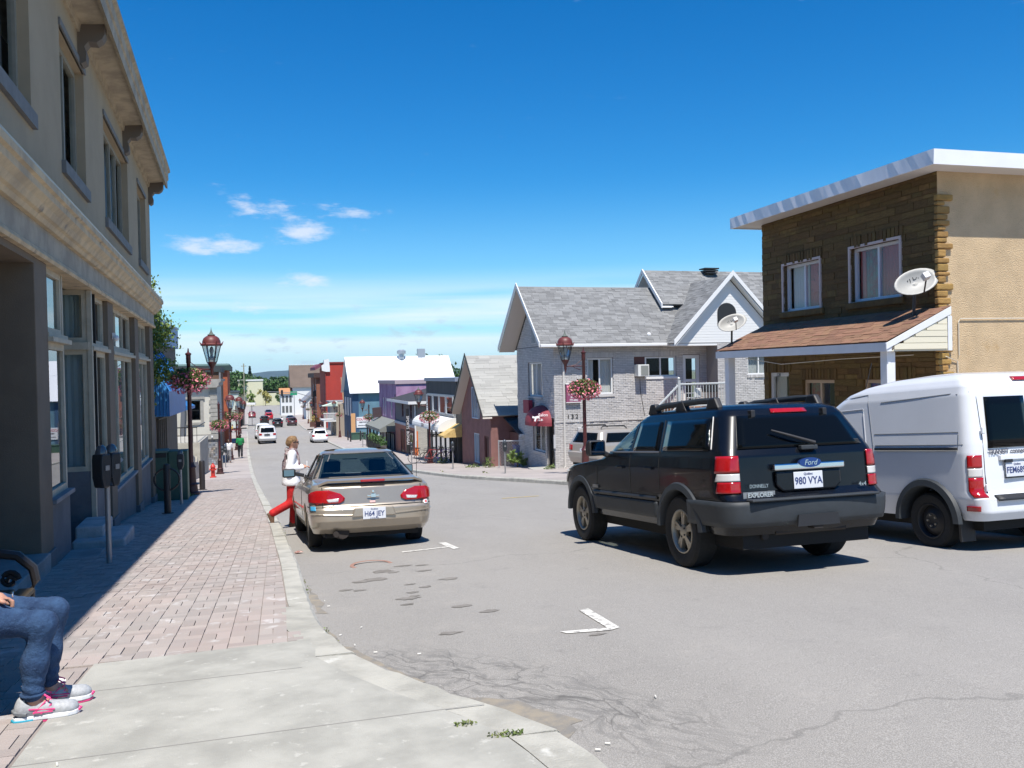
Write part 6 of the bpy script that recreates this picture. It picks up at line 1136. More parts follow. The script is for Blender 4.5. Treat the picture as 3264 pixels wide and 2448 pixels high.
b = MB(); b.prism([(1.85, 1.0), (2.2, 1.0), (2.25, 1.17), (1.9, 1.19)], 'y', -.8, .8); b.build('dashboard', mat('tan_dash', (.3, .28, .24), .8), su); b = MB(); b.tube([(1.75+.03*math.cos(q), .38+.18*math.cos(q), 1.12+.17*math.sin(q)) for q in np.linspace(0, 6.283, 18)], .016, 6); b.build('steering_wheel', BPL, su); b = MB(); b.box(-.7, -.7, .7, 1.1, .7, 1.2); b.build('interior_block', UND, su)
# ---------------------------------------------------------------- tan coupe at the kerb
TAN = mat('champagne_paint', (.40, .345, .275), .3, .45, coat=.8, nz=(4., .08))
cv = place('coupe', 'champagne tan two-door coupe parked at the left kerb with its rear spoiler toward us', 'car', 1.2, 13.2, 2.8, roll=R(.5))
wz = .295; WH = [(0, wz, .35), (2.64, wz, .35)]
c = Car([(.24, -.80), (.32, -.93), (.42, -.985), (.58, -.985), (.62, -.955), (.65, -.94), (.88, -.905), (.925, -.86), (.945, -.7), (.965, -.38), (.99, -.3), (1.27, .40), (1.30, .52), (1.325, .7), (1.335, .9)],
        [(.24, 3.25), (.4, 3.5), (.6, 3.48), (.68, 3.3), (.8, 2.7), (.9, 2.12), (.965, 2.02), (.99, 1.98), (1.27, 1.40), (1.30, 1.3), (1.325, 1.15), (1.335, 1.0)],
        [(.24, .80), (.35, .845), (.55, .868), (.8, .86), (.88, .84), (.925, .80), (.945, .78), (.965, .765), (.99, .75), (1.27, .575), (1.30, .54), (1.325, .46), (1.335, .35)], rr=.24, rf=.4, crown=.09, nose=.25, wheels=WH, arch=.36)
c.warp = lambda z: z if z < .965 else .965+(z-.965)*1.24
rw_ = [(-.66, 1.0), (.66, 1.0), (.5, 1.262), (-.5, 1.262)]; ws = [(-.66, 1.0), (.66, 1.0), (.5, 1.262), (-.5, 1.262)]
bd = c.body('body', TAN, cv, [('rear', rw_), ('front', ws), ('side', [(.2, 1.0), (1.86, 1.0), (1.4, 1.255), (.5, 1.255)])])
c.patch('rear_window', CARG, cv, [(-.80, .992), (.80, .992), (.58, 1.268), (-.58, 1.268)], .004, nu=14, thick=0); b = MB()
for pts in ([(-.80, .995), (.80, .995)], [(-.80, .995), (-.58, 1.27)], [(.80, .995), (.58, 1.27)], [(-.58, 1.27), (.58, 1.27)]): c.line('window_seal', BPL, cv, pts, .013, 's', off=.003)
c.patch('windscreen', CARGC, cv, ws, .004, 'f', thick=0)
for sd in (1, -1):
    c.patch('side_window', CARG, cv, [(.15, 1.0), (1.9, 1.0), (1.42, 1.262), (.45, 1.262)], .004, 'x', side=sd, thick=0, nu=12); c.line('window_seal', BPL, cv, [(.1, .992), (1.95, .992)], .012, 'x', sd, .003); c.line('window_seal', BPL, cv, [(.9, 1.0), (.95, 1.26)], .016, 'x', sd, .003); c.line('door_seam', UND, cv, [(.62, .4), (.75, .98)], .005, 'x', sd, 0.); c.line('side_moulding', TAN, cv, [(.42, .52), (2.2, .52)], .016, 'x', sd, .004)
    p = Vector((1.72, sd*.82, 1.0)); b = MB(); b.prism([(p.x-.07, p.z-.02), (p.x+.06, p.z-.03), (p.x+.1, p.z+.05), (p.x+.03, p.z+.12), (p.x-.07, p.z+.12)], 'y', *sorted((p.y+sd*.06, p.y+sd*.27))); mo = b.build('wing_mirror', BPL, cv, bev=.03); b = MB(); b.box(p.x-.075, min(p.y+sd*.09, p.y+sd*.25), p.z-.0, p.x-.071, max(p.y+sd*.09, p.y+sd*.25), p.z+.10); b.build('mirror_glass', mat('mirror'), mo); b = MB(); b.tube([(p.x+.02, p.y-sd*.08, p.z), (p.x+.02, p.y+sd*.09, p.z+.04)], .03, 6); b.build('mirror_stalk', BPL, mo)
    for x in (0, 2.64): wheel(cv, (x, sd*.735, wz), .298, .2, sd, ALLOY, 'cover', rr=.66)
    # wrap-round tail lamps with a clear insert
    tl = c.patch('tail_lamp', REDL, cv, [(sd*.40, .70), (sd*.46, .665), (sd*.78, .665), (sd*1.0, .69), (sd*1.03, .74), (sd*.98, .80), (sd*.80, .845), (sd*.6, .85), (sd*.45, .80), (sd*.39, .74)], .012, nu=14, nv=8); c.patch('reverse_lamp', CLRL, tl, [(sd*.48, .695), (sd*.62, .69), (sd*.64, .725), (sd*.47, .735)], .016); c.line('lamp_seam', UND, cv, [(sd*.695, .62), (sd*.695, .89)], .006, 's', off=.012)
    c.line('bumper_crease', TAN, cv, [(sd*.3, .50), (sd*.62, .515), (sd*1.02, .54)], .012, 's', off=.001)
c.line('boot_seam', UND, cv, [(-.69, .62), (.69, .62)], .006, 's', off=.0); c.line('bumper_seam', UND, cv, [(-1.25, .615), (-.7, .615), (.7, .615), (1.25, .615)], .006, 's', off=.001)
# spoiler on the boot lid with the high brake lamp in it
b = MB(); vs = []; n = 24
for k in range(n+1):
    y = -.74+1.48*k/n; e = abs(y)/.74; x = -.90+.09*(y/.8)**2+.06*max(0, e-.8)*5; h = .985-.05*max(0, e-.86)/.14-.0*e
    vs += [(x-.02, y, h-.035), (x-.03, y, h-.005), (x+.03, y, h+.012), (x+.17, y, h-.008), (x+.17, y, h-.035)]
b.add(vs, [(5*k+j, 5*k+5+j, 5*k+5+(j+1) % 5, 5*k+(j+1) % 5) for k in range(n) for j in range(5)]+[(0, 1, 2, 3, 4), tuple(5*n+j for j in (4, 3, 2, 1, 0))]); spl = b.build('spoiler', TAN, cv, smooth=True)
b = MB(); b.box(-.945, -.17, .948, -.915, .17, .982); b.build('high_brake_lamp', REDL, spl, bev=.008)
b = MB(); b.prism([(-.31, .47), (.31, .47), (.27, .6), (-.27, .6)], 'x', -1.005, -.975); b.build('plate_recess', TAN, cv, bev=.02); plate(cv, 'Québec', 'H64 JEY', -1.018, 0, .515, sc=1.05, low='JE ME SOUVIENS')
b = MB(); b.prism([(-.085, .0), (-.03, .0), (-.035, .018), (.035, .018), (.03, .0), (.085, .0), (.08, -.014), (.03, -.014), (.033, -.03), (-.033, -.03), (-.03, -.014), (-.08, -.014)], 'x', -.004, .004); b.build('cross_emblem', CHRM, cv, loc=(-.955, 0, .762)); b = MB(); b.lathe([(.016, -.004), (.016, .004), (.008, .006)], 12, ax='x'); b.build('boot_lock', CHRM, cv, loc=(-.945, .0, .815))
text('VLX', .045, CHRM, cv, (-.945, -.56, .715), (R(90), 0, R(-97)), ext=.002); text('CAVALIER', .03, CHRM, cv, (-.945, .55, .695), (R(90), 0, R(-83)), ext=.002)
STB = mat('sticker_blue', (.05, .3, .5), .6); o = c.patch('blue_sticker', STB, cv, [(.80, .575), (.92, .575), (.92, .635), (.80, .635)], .008, thick=.001); o = c.patch('round_sticker', mat('sticker_white', (.75, .75, .75), .6), cv, [(-.80, .60), (-.74, .60), (-.72, .63), (-.74, .66), (-.80, .66), (-.82, .63)], .012, thick=.001); c.patch('sticker_leaf', mat('sticker_red', (.6, .03, .03), .6), cv, [(-.785, .615), (-.755, .615), (-.755, .645), (-.785, .645)], .016, thick=.001); c.patch('registration_sticker', mat('sticker_pink', (.7, .45, .42), .6), cv, [(-.03, .655), (.05, .655), (.05, .685), (-.03, .685)], .009, thick=.001)
b = MB(); b.tube([(-.55, .5, .25), (-.92, .52, .24)], .04, 10); b.lathe([(.09, 0), (.11, .1), (.11, .35), (.09, .45)], 12, (-.85, .42, .26), ax='x'); b.build('exhaust', mat('rusty_steel'), cv); b = MB(); b.tube([(-.45, -.72, .96), (-.52, -.73, 1.5)], .004, 5); b.build('aerial', BPL, cv); under(cv, -.75, 3.2, .66, .18, .4)
for y in (.36, -.36): seat(cv, 1.15, y, .55, .48)
b = MB(); b.prism([(-.3, .9), (.3, .9), (.25, .5), (-.2, .5)], 'y', -.62, .62); b.build('rear_seat', SEAT, cv, bev=.03); b = MB(); b.box(-.38, -.62, .93, .15, .62, .955); b.build('parcel_shelf', SEAT, cv); b = MB(); b.prism([(1.65, .8), (2.0, .8), (2.05, .95), (1.7, .97)], 'y', -.7, .7); b.build('dashboard', SEAT, cv); b = MB(); b.box(1.5, -.13, 1.24, 1.53, .13, 1.31); b.build('rear_view_mirror', BPL, cv, bev=.015)
b = MB(); b.box(-.1, -.7, .35, 2.2, .7, .4); b.build('cabin_floor', UND, cv)
# ---------------------------------------------------------------- white delivery van
VWP = mat('van_white', (.72, .74, .77), .3, coat=.6, nz=(2., .05))
vn = place('delivery_van', 'white high-roof delivery van cut by the right picture edge, beside the black sport utility', 'van', 8.15, 8.55, 3.2)
wz = .32; WH = [(0, wz, .42), (2.91, wz, .42)]
c = Car([(.36, -.74), (.45, -.80), (.6, -.80), (.64, -.74), (.68, -.70), (1.2, -.70), (1.85, -.64), (1.93, -.58), (1.99, -.45), (2.02, -.25), (2.03, -.05)],
        [(.36, 3.5), (.6, 3.72), (.85, 3.66), (1.02, 3.2), (1.12, 2.82), (1.2, 2.65), (1.7, 1.9), (1.85, 1.62), (1.93, 1.35), (1.99, .95), (2.02, .5), (2.03, .3)],
        [(.36, .85), (.6, .895), (1.1, .905), (1.2, .895), (1.75, .83), (1.85, .80), (1.93, .745), (1.99, .66), (2.02, .52), (2.03, .4)], rr=.13, rf=.35, crown=.03, nose=.3, wheels=WH, arch=.42)
bd = c.body('body', VWP, vn)
for sd in (1, -1):
    for q in ([(-.58, 1.2), (.78, 1.2)], [(.82, .42), (.82, 1.2), (.95, 1.84), (1.85, 1.76)], [(1.72, .42), (1.75, 1.2), (1.84, 1.72)], [(-.6, 1.78), (.7, 1.73)]): c.line('panel_seam', mat('seam_grey', (.2, .21, .22), .6), vn, q, .006, 'x', sd, .0)
    c.patch('door_rail', BPL, vn, [(-.52, 1.14), (.78, 1.14), (.78, 1.17), (-.52, 1.17)], .012, 'x', side=sd, nu=12); c.line('panel_seam', mat('seam_grey'), vn, [(-.52, 1.19), (-.52, 1.34), (.8, 1.34)], .005, 'x', sd, .0)
    c.line('panel_seam', mat('seam_light', (.5, .51, .53), .5), vn, [(.95, 1.22), (1.64, 1.22), (1.68, 1.64), (1.02, 1.66), (.95, 1.22)], .009, 'x', sd, .0); c.patch('side_moulding', BPL, vn, [(1.02, .66), (2.4, .66), (2.4, .72), (1.02, .72)], .02, 'x', side=sd); c.patch('cab_window', TINT, vn, [(1.92, 1.22), (2.5, 1.22), (2.0, 1.62), (1.94, 1.62)], .006, 'x', side=sd)
    b = MB(); c.sg = sd; p = c.at(.98, .92, .004, 'x'); b.lathe([(.028, -.004), (.028, .008), (.02, .01)], 14, ax='y'); b.build('fuel_cap' if sd > 0 else 'door_lock', BPL, vn, loc=p)
    flare(vn, (0, 0, wz), .40, .50, .89, sd, GPL, 0, 180); flare(vn, (2.91, 0, wz), .4, .48, .87, sd, GPL)
    for x in (0, 2.91): wheel(vn, (x, sd*.77, wz), .322, .2, sd, ALLOY, 'steel', rr=.62)
    b = MB(); b.box(-.46, min(sd*.68, sd*.88), .12, -.43, max(sd*.68, sd*.88), .42); b.build('mud_flap', BPL, vn)
    for z0, z1, m_ in ((.94, 1.08, REDL), (.84, .935, CLRL), (.62, .835, REDL)): c.patch('tail_lamp', m_, vn, [(sd*.755, z0), (sd*.905, z0), (sd*.90, z1), (sd*.75, z1)], .01, nu=8)
    c.patch('rear_window', TINT, vn, [(sd*.06, 1.15), (sd*.65, 1.15), (sd*.61, 1.72), (sd*.06, 1.72)], .008); c.patch('reflector', REDL, vn, [(sd*.86, .47), (sd*1.02, .47), (sd*1.02, .525), (sd*.86, .525)], .012)
    for z in (.72, 1.35): b = MB(); b.box(-.72, min(sd*.70, sd*.74), z-.04, -.69, max(sd*.70, sd*.74), z+.04); b.build('door_hinge', VWP, vn, bev=.01)
c.patch('bumper_pad', BPL, vn, [(-.68, .58), (.68, .58), (.68, .64), (-.68, .64)], .03, nu=14); c.line('door_seam', UND, vn, [(0.005, .66), (.005, 1.9)], .006, 's', off=0); c.line('door_seam', UND, vn, [(.715, .66), (.70, 1.86)], .005, 's', off=0); c.patch('high_brake_lamp', REDL, vn, [(-.14, 1.9), (.14, 1.9), (.14, 1.94), (-.14, 1.94)], .02)
b = MB(); b.box(-.73, -.3, 1.01, -.69, .52, 1.07); b.build('plate_lamp_bar', VWP, vn, bev=.01)
for y in (.42, .08): b = MB(); b.box(-.745, y-.05, .985, -.72, y+.05, 1.02); b.build('plate_lamp', BPL, vn)
text('TRANSIT connect', .075, mat('dark_letter'), vn, (-.701, .66, 1.105), (R(90), 0, R(-91.5)), ext=.001, align='LEFT', sx=.95, bold=.002); plate(vn, 'Québec', 'FEM6892', -.728, .30, .905, sc=1.05); b = MB(); b.box(-.724, .135, .81, -.712, .465, .83); b.build('plate_frame', BPL, vn); under(vn, -.6, 3.3, .7, .24, .5); b = MB(); b.tube([(-.2, -.2, .26), (-.72, -.25, .25)], .03, 8); b.build('exhaust', mat('rusty_steel'), vn); b = MB(); b.tube([(1.7, .2, 1.96), (1.55, .2, 2.3)], .006, 5); b.build('aerial', BPL, vn)
# ---------------------------------------------------------------- generic vehicles further off
KINDS = {
 'suv': dict(rear=[(.3, -.85), (.5, -.93), (.7, -.93), (.75, -.87), (1.05, -.85), (1.5, -.62), (1.6, -.45), (1.66, -.1)], front=[(.3, 3.4), (.6, 3.5), (.9, 3.35), (1.02, 2.45), (1.08, 2.3), (1.5, 1.7), (1.6, 1.4), (1.66, 1.1)], width=[(.3, .84), (.6, .91), (1.0, .9), (1.08, .87), (1.5, .71), (1.6, .62), (1.66, .4)], wz=.35, wb=2.65, rw=(.62, 1.1, .52, 1.48)),
 'hatch': dict(rear=[(.25, -.75), (.4, -.86), (.6, -.86), (.66, -.8), (.95, -.76), (1.42, -.45), (1.52, -.25), (1.58, .2)], front=[(.25, 3.4), (.5, 3.5), (.75, 3.35), (.95, 2.7), (1.0, 2.5), (1.42, 1.6), (1.52, 1.2), (1.58, .9)], width=[(.25, .8), (.5, .87), (.9, .87), (.98, .84), (1.42, .67), (1.52, .58), (1.58, .4)], wz=.31, wb=2.7, rw=(.62, 1.02, .54, 1.38)),
 'sedan': dict(rear=[(.25, -.9), (.4, -1.0), (.6, -1.0), (.9, -.93), (.96, -.5), (1.0, -.3), (1.34, .35), (1.4, .6), (1.43, .9)], front=[(.25, 3.3), (.5, 3.5), (.7, 3.3), (.92, 2.3), (1.0, 2.05), (1.34, 1.5), (1.4, 1.3), (1.43, 1.1)], width=[(.25, .8), (.5, .87), (.9, .86), (1.0, .8), (1.34, .62), (1.4, .55), (1.43, .4)], wz=.3, wb=2.7, rw=(.62, 1.02, .5, 1.33)),
 'van': dict(rear=[(.35, -1.1), (.5, -1.22), (.68, -1.22), (.72, -1.12), (1.2, -1.1), (1.85, -.98), (1.98, -.8), (2.05, -.3)], front=[(.35, 3.9), (.6, 4.1), (.95, 4.0), (1.12, 3.6), (1.2, 3.3), (1.85, 2.4), (1.98, 2.1), (2.05, 1.6)], width=[(.35, .92), (.6, .99), (1.15, .99), (1.25, .97), (1.85, .84), (1.98, .74), (2.05, .45)], wz=.37, wb=3.3, rw=(.74, 1.28, .68, 1.8)),
 'coupe2': dict(rear=[(.25, -.8), (.4, -.95), (.65, -.95), (.85, -.85), (.9, -.5), (.94, -.35), (1.22, .3), (1.28, .55), (1.31, .9)], front=[(.25, 3.1), (.45, 3.4), (.65, 3.2), (.85, 2.2), (.94, 1.9), (1.22, 1.4), (1.28, 1.2), (1.31, 1.05)], width=[(.25, .82), (.5, .9), (.8, .89), (.92, .8), (1.22, .6), (1.28, .53), (1.31, .4)], wz=.32, wb=2.65, rw=(.6, .97, .48, 1.2))}
def farcar(kind, name, label, cat, x, y, head, paint, flip=False, extras=None, glass=TINT):
    k = KINDS[kind]; t = place(name, label, cat, x, y, head, 'cars further down the street', flip=flip); wz = k['wz']; cr = Car(k['rear'], k['front'], k['width'], wheels=[(0, wz, wz+.08), (k['wb'], wz, wz+.08)], hi=False, ns=20, crown=.06); cr.body('body', paint, t); a, z0, b_, z1 = k['rw']
    cr.patch('rear_window', glass, t, [(-a, z0), (a, z0), (b_, z1), (-b_, z1)], .012); xs = k['front']; x1 = cr.f(k['front'], z1); x0 = cr.f(k['front'], z0)
    cr.patch('windscreen', TINT, t, [(-a, z0+.04), (a, z0+.04), (b_, z1), (-b_, z1)], .012, 'f')
    for sd in (1, -1):
        rx = cr.f(k['rear'], z0)+.32; rx1 = cr.f(k['rear'], z1)+.35; cr.patch('side_window', TINT, t, [(rx, z0+.03), (x0-.45, z0+.03), (x1-.32, z1), (rx1, z1)], .012, 'x', side=sd, nu=10); cr.patch('tail_lamp', REDL, t, [(sd*.6, z0-.32), (sd*.92, z0-.32), (sd*.9, z0-.1), (sd*.6, z0-.12)], .015); p = Vector((x0-.5, sd*(cr.f(k['width'], z0)+.1), z0+.05)); b = MB(); b.ball(p, (.07, .11, .07), 8, 5); b.build('wing_mirror', paint, t, smooth=True)
        for wx in (0, k['wb']): wheel(t, (wx, sd*(cr.f(k['width'], .5)-.12), wz), wz, .2, sd, ALLOY, 'cover')
    b = MB(); b.box(cr.f(k['rear'], z0-.3)-.03, -.16, z0-.36, cr.f(k['rear'], z0-.3)-.005, .16, z0-.24); b.build('licence_plate', PLATE, t); under(t, -.7, k['wb']+.4, .7, .2, .5)
    if extras: extras(t, cr, k)
    return t
def P_(n, c_, r_=.25, mt=0.): return mat(n, c_, r_, mt, coat=.7)
def vanlines(t, cr, k):
    cr.line('door_seam', UND, t, [(0.005, .75), (.005, 1.9)], .012, 's'); cr.patch('rear_bumper', mat('grey_bumper', (.45, .46, .47), .5), t, [(-1.0, .5), (1.0, .5), (1.0, .82), (-1.0, .82)], .03, nu=16); b = MB(); b.box(-1.2, -.25, .95, -1.12, .35, 1.1); b.build('door_handle', BPL, t)
farcar('van', 'cargo_van', 'white cargo van with grey bumper parked on the left, rearmost of the two vans', 'van', -1.35, 102.5, 3., P_('van_silver_white', (.66, .67, .68)), extras=vanlines); farcar('van', 'cargo_van', 'white cargo van parked on the left ahead of the grey-bumpered van', 'van', -2.1, 118.5, 3., P_('van_silver_white', (.66, .67, .68)))
farcar('hatch', 'hatchback', 'white hatchback driving away in the right lane ahead of the black sport utility', 'car', 4.3, 99., 2.2, P_('white_paint_gloss', (.75, .75, .76))); farcar('suv', 'small_suv', 'black compact utility driving away beside the white vans', 'car', -.3, 166, 2.2, P_('black_gloss', (.01, .01, .012)))
def spare(t, cr, k): b = MB(); b.lathe([(.05, -.12), (.33, -.12), (.36, 0), (.33, .1), (.05, .1)], 18, (-1.02, 0, .95), ax='x'); b.build('spare_wheel', TYRE, t)
farcar('suv', 'small_jeep', 'dark off-roader with rear spare wheel in the left lane', 'car', -2.9, 186, 2.2, P_('black_gloss', (.01, .01, .012)), extras=spare); farcar('suv', 'sport_utility', 'bright red vehicle in the row of cars near the street end', 'car', -2.2, 205, 2.2, P_('red_gloss', (.45, .01, .02))); farcar('sedan', 'sedan_car', 'dark blue sedan furthest up the left lane', 'car', -2.6, 232, 2.2, P_('blue_gloss', (.02, .035, .07))); farcar('hatch', 'hatchback', 'maroon hatchback parked by the far left kerb', 'car', -6.3, 220, 2.2, P_('maroon_gloss', (.22, .015, .02)))
farcar('sedan', 'sedan_car', 'small red car parked at the far right kerb near the bushes', 'car', 1.9, 236, 2.2, P_('red_gloss', (.45, .01, .02))); farcar('suv', 'minivan', 'brown minivan stopped in the right lane beside the cyclist', 'car', 2.4, 172, 2.2, P_('brown_gloss', (.06, .025, .03))); farcar('sedan', 'sedan_car', 'grey-blue sedan ahead of the brown minivan', 'car', 2.3, 190, 2.2, P_('slate_gloss', (.06, .08, .1)))
farcar('coupe2', 'sports_coupe', 'white sports coupe parked in the gap beside the blue building', 'car', 10.3, 88.5, -35, P_('white_paint_gloss', (.75, .75, .76)))
def rack(t, cr, k):
    for sd in (1, -1): b = MB(); b.tube([(-.4, sd*.5, 1.66), (-.3, sd*.5, 1.74), (1.0, sd*.5, 1.74), (1.15, sd*.5, 1.64)], .025, 6); b.build('roof_rail', BPL, t)
sv = farcar('suv', 'parked_suv', 'silver-beige utility parked beside the salon stair behind the lamp post', 'car', 12.2, 32.6, -62, P_('beige_silver', (.42, .38, .33), .3, .3), extras=rack); sv.location.z = gz(32.5)+.02
# ================================================================ STREET FURNITURE
MRN = mat('maroon_iron', (.085, .016, .016), .45, nz=(5., .3), coat=.2); MRNR = mat('maroon_lamp_roof', (.13, .03, .026), .5); IRON = mat('dark_iron', (.022, .018, .017), .5); LGL = glassmat('lantern_glass', (.85, .9, .9), .05, .4); PINK = mat('pink_petal', (.62, .12, .26), .6, var=.3, nz=(6., .3, (.65, .25, .2))); BULB = mat('bulb_glass', (.6, .6, .58), .2)
def lamp(label, x, y, s=1., arm=1, bz=3.75, bask=1., n=900, lant=True):
    t = thing('street_lamp', label, 'street lamp', (x, y, gz(y)), 0 if arm > 0 else math.pi, 'maroon street lamps along the street'); t.scale = (s, s, s)
    b = MB(); b.lathe([(.26, 0), (.26, .08), (.2, .12), (.18, .3), (.21, .34), (.15, .4), (.13, .85), (.16, .9), (.11, .97), (.09, 1.05)], 12); b.build('base', MRN if arm < 0 else mat('dark_maroon_iron', (.05, .016, .015), .5), t, smooth=True)
    b = MB(); b.lathe([(.075, .95), (.068, 2.5), (.06, 4.25), (.075, 4.27), (.075, 4.52), (.095, 4.54), (.095, 4.58), (.03, 4.62), (.02, 4.72), (.004, 4.76)], 10); b.build('post', MRN, t, smooth=True)
    b = MB(); b.tube([(0, 0, 4.05), (.75, 0, 4.05)], .024, 7); b.tube([(.05, 0, 4.3), (.15, 0, 4.22), (.3, 0, 4.1), (.5, 0, 4.07)], .012, 5); b.tube([(.1, 0, 3.9), (.3, 0, 3.97), (.45, 0, 4.04)], .012, 5); b.build('arm', MRN, t)
    if lant:
        X = .72; b = MB(); b.lathe([(.01, 3.8), (.03, 3.9), (.05, 3.95), (.06, 4.1), (.13, 4.22), (.15, 4.26), (.15, 4.29), (.02, 4.3)], 8, (X, 0, 0)); ln = b.build('lantern_base', MRN, t, smooth=True)
        for k in range(6): q = 6.283*k/6; b = MB(); b.tube([(X+.15*math.cos(q), .15*math.sin(q), 4.28), (X+.29*math.cos(q), .29*math.sin(q), 4.84)], .014, 5); b.build('lantern_bar', IRON, ln)
        for k in range(6): q, q2 = 6.283*k/6, 6.283*(k+1)/6; b = MB(); b.quad(*[(X+r_*math.cos(a), r_*math.sin(a), z_) for r_, a, z_ in ((.14, q, 4.29), (.14, q2, 4.29), (.28, q2, 4.83), (.28, q, 4.83))]); b.build('lantern_pane', LGL, ln)
        b = MB(); b.lathe([(.33, 4.82), (.34, 4.86), (.29, 4.9), (.28, 4.98), (.24, 5.07), (.16, 5.13), (.1, 5.15)], 12, (X, 0, 0)); b.build('lantern_roof', MRNR, t, smooth=True); b = MB(); b.lathe([(.1, 5.14), (.13, 5.17), (.06, 5.22), (.03, 5.28), (.012, 5.35), (.003, 5.42)], 8, (X, 0, 0)); b.build('finial', mat('verdigris', (.1, .12, .1), .6), t); b = MB(); b.lathe([(.1, 4.3), (.11, 4.42), (.05, 4.48), (.05, 4.56), (.075, 4.66), (.05, 4.76), (.005, 4.8)], 9, (X, 0, 0)); b.build('lamp_bulb', BULB, t, smooth=True)
        for k in range(6): q = 6.283*k/6; b = MB(); b.tube([(X+.31*math.cos(q), .31*math.sin(q), 4.85), (X+.37*math.cos(q), .37*math.sin(q), 4.96)], [.03, .006], 5); b.build('roof_cresting', MRNR, t)
    if bask:
        bowl = MB(); bowl.lathe([(.08, bz-.26), (.3, bz-.2), (.42, bz-.02), (.42, bz+.02), (.1, bz)], 14); bk = bowl.build('flower_basket', mat('coir_brown', (.07, .05, .03), .9), t); P = RNG.normal(size=(n, 3)); P /= np.linalg.norm(P, axis=1)[:, None]; P *= RNG.uniform(.6, 1., n)[:, None]*np.array((.62, .62, .36))*bask; P[:, 2] += bz+.05; leafmesh('foliage', P, .05, mat('basket_leaf', (.09, .16, .03), .6, var=.3), bk); m_ = int(n*.45); P = RNG.normal(size=(m_, 3)); P /= np.linalg.norm(P, axis=1)[:, None]; P *= RNG.uniform(.88, 1.08, m_)[:, None]*np.array((.64, .64, .38))*bask; P[:, 2] += bz+.02-.12*RNG.random(m_); leafmesh('blossom', P, .052, PINK, bk)
    return t
lamp('maroon street lamp with pink flower basket nearest on the left, by the green cabinet', -2.79, 29.97, 1.0, 1, 3.72, 1.0, 1500); lamp('maroon street lamp beside the red hydrant, second along the left sidewalk', -3.2, 50.5, .84, 1, 3.2, .95, 900); lamp('maroon street lamp behind the two walkers, third along the left sidewalk', -3.5, 68, .9, 1, 3.6, 1., 600)
for i, y in enumerate((86, 104, 122, 140)): lamp(['fourth', 'fifth', 'sixth', 'seventh'][i]+' maroon street lamp along the left sidewalk, counting from the camera', kl(y)-1.1, y, .9, 1, 3.4, 1., 300)
lamp('maroon street lamp with flower basket in front of the grey brick salon', 10.75, 30.0, .97, -1, 3.2, .95, 1500); lamp('maroon street lamp over the parked bicycles by the charcoal shop', 8.6, 51.2, .85, -1, 3.25, 1.1, 1000); lamp('maroon street lamp beside the parking gap before the blue building', 8.3, 84, .84, -1, 3.2, 1.1, 600)
for i, (x, y) in enumerate(((7.3, 111), (6.6, 133), (6.0, 154), (5.6, 178), (5.2, 200))): lamp(['maroon street lamp by the white balcony on the right sidewalk', 'maroon street lamp before the grey house on the right sidewalk', 'maroon street lamp in front of the red building', 'maroon street lamp in front of the brown brick block', 'maroon street lamp before the white gabled house'][i], x, y, .88, -1, 3.2, 1., 300)
MTR = mat('meter_body', (.03, .035, .04), .45, .3); MTP = mat('meter_pole', (.33, .33, .33), .5, .6)
def meter(label, x, y, two=False, s=1., rot=0.):
    t = thing('parking_meter', label, 'parking meter', (x, y, gz(y)), rot, 'parking meters along the kerbs'); t.scale = (s, s, s); b = MB(); b.tube([(0, 0, -.05), (0, 0, 1.0)], .032, 10); b.build('pole', MTP, t, smooth=True); b = MB(); b.lathe([(.07, .95), (.05, 1.0), (.05, 1.03), (.08, 1.05)], 10); b.build('collar', MTR, t)
    for dx in ((-.09, .09) if two else (0,)):
        pts = [(-.05, .93), (.05, .93), (.085, 1.06), (.085, 1.27), (.075, 1.34), (-.075, 1.34), (-.085, 1.27), (-.085, 1.06)]; b = MB(); b.prism([(dx+p[0], p[1]) for p in pts], 'y', -.075, .075); hd = b.build('head', MTR, t, bev=.02); b = MB(); b.ball((dx, 0, 1.34), (.075, .07, .11), 12, 8); b.build('dome', mat('meter_dome', (.08, .09, .1), .15, coat=.5), hd, smooth=True); b = MB(); b.box(dx-.035, -.085, 1.14, dx+.035, -.074, 1.2); b.build('coin_plate', MTP, hd)
    return t
meter('twin-headed parking meter in shade beside the beige shop', -2.12, 11.97, True, 1.04, R(62)); meter('single parking meter before the green cabinet', -2.55, 24.56); meter('parking meter by the chain-link fence next to the salon', 8.78, 34.1, s=.95); meter('parking meter in front of the charcoal shop', 8.29, 42.6, s=.95); meter('parking meter before the peach orange shop front', 7.48, 51.1, s=.9); meter('parking meter near the far green box on the right', 7.38, 81, s=1.); meter('nearer of two parking meters beyond the hydrant', -3.3, 54.4); meter('farther of two parking meters beyond the hydrant', -3.35, 58.1)
def bollard(label, x, y, ring=True, s=1., r=.075):
    t = thing('bollard', label, 'bollard', (x, y, gz(y)), 0, 'dark bollards'); b = MB(); b.lathe([(r*1.7, 0), (r*1.7, .015), (r, .02), (r, 1.08*s), (r*.8, 1.12*s), (.01, 1.13*s)], 12); b.build('post', IRON, t, smooth=True)
    if ring: b = MB(); b.tube([(.27*math.cos(q), -.02, .78*s+.25*math.sin(q)) for q in np.linspace(0, 6.283, 25)], .022, 7, caps=False); b.build('bicycle_ring', IRON, t)
bollard('dark bollard with bicycle ring in front of the green cabinet', -2.49, 21.12); bollard('dark bollard with bicycle ring by the mauve building lamp', 8.0, 83.5); bollard('dark bollard on the right sidewalk, left one by the white balcony post', 7.5, 100.4, False); bollard('dark bollard on the right sidewalk, beside the left one', 7.4, 95.4, False); bollard('dark bollard in front of the far green box', 8.6, 97, False); bollard('short dark post standing behind the nearest left lamp', -2.75, 33.5, False, .95, .1)
GRN = mat('cabinet_green', (.03, .085, .055), .55, nz=(3., .3, (.05, .1, .07)))
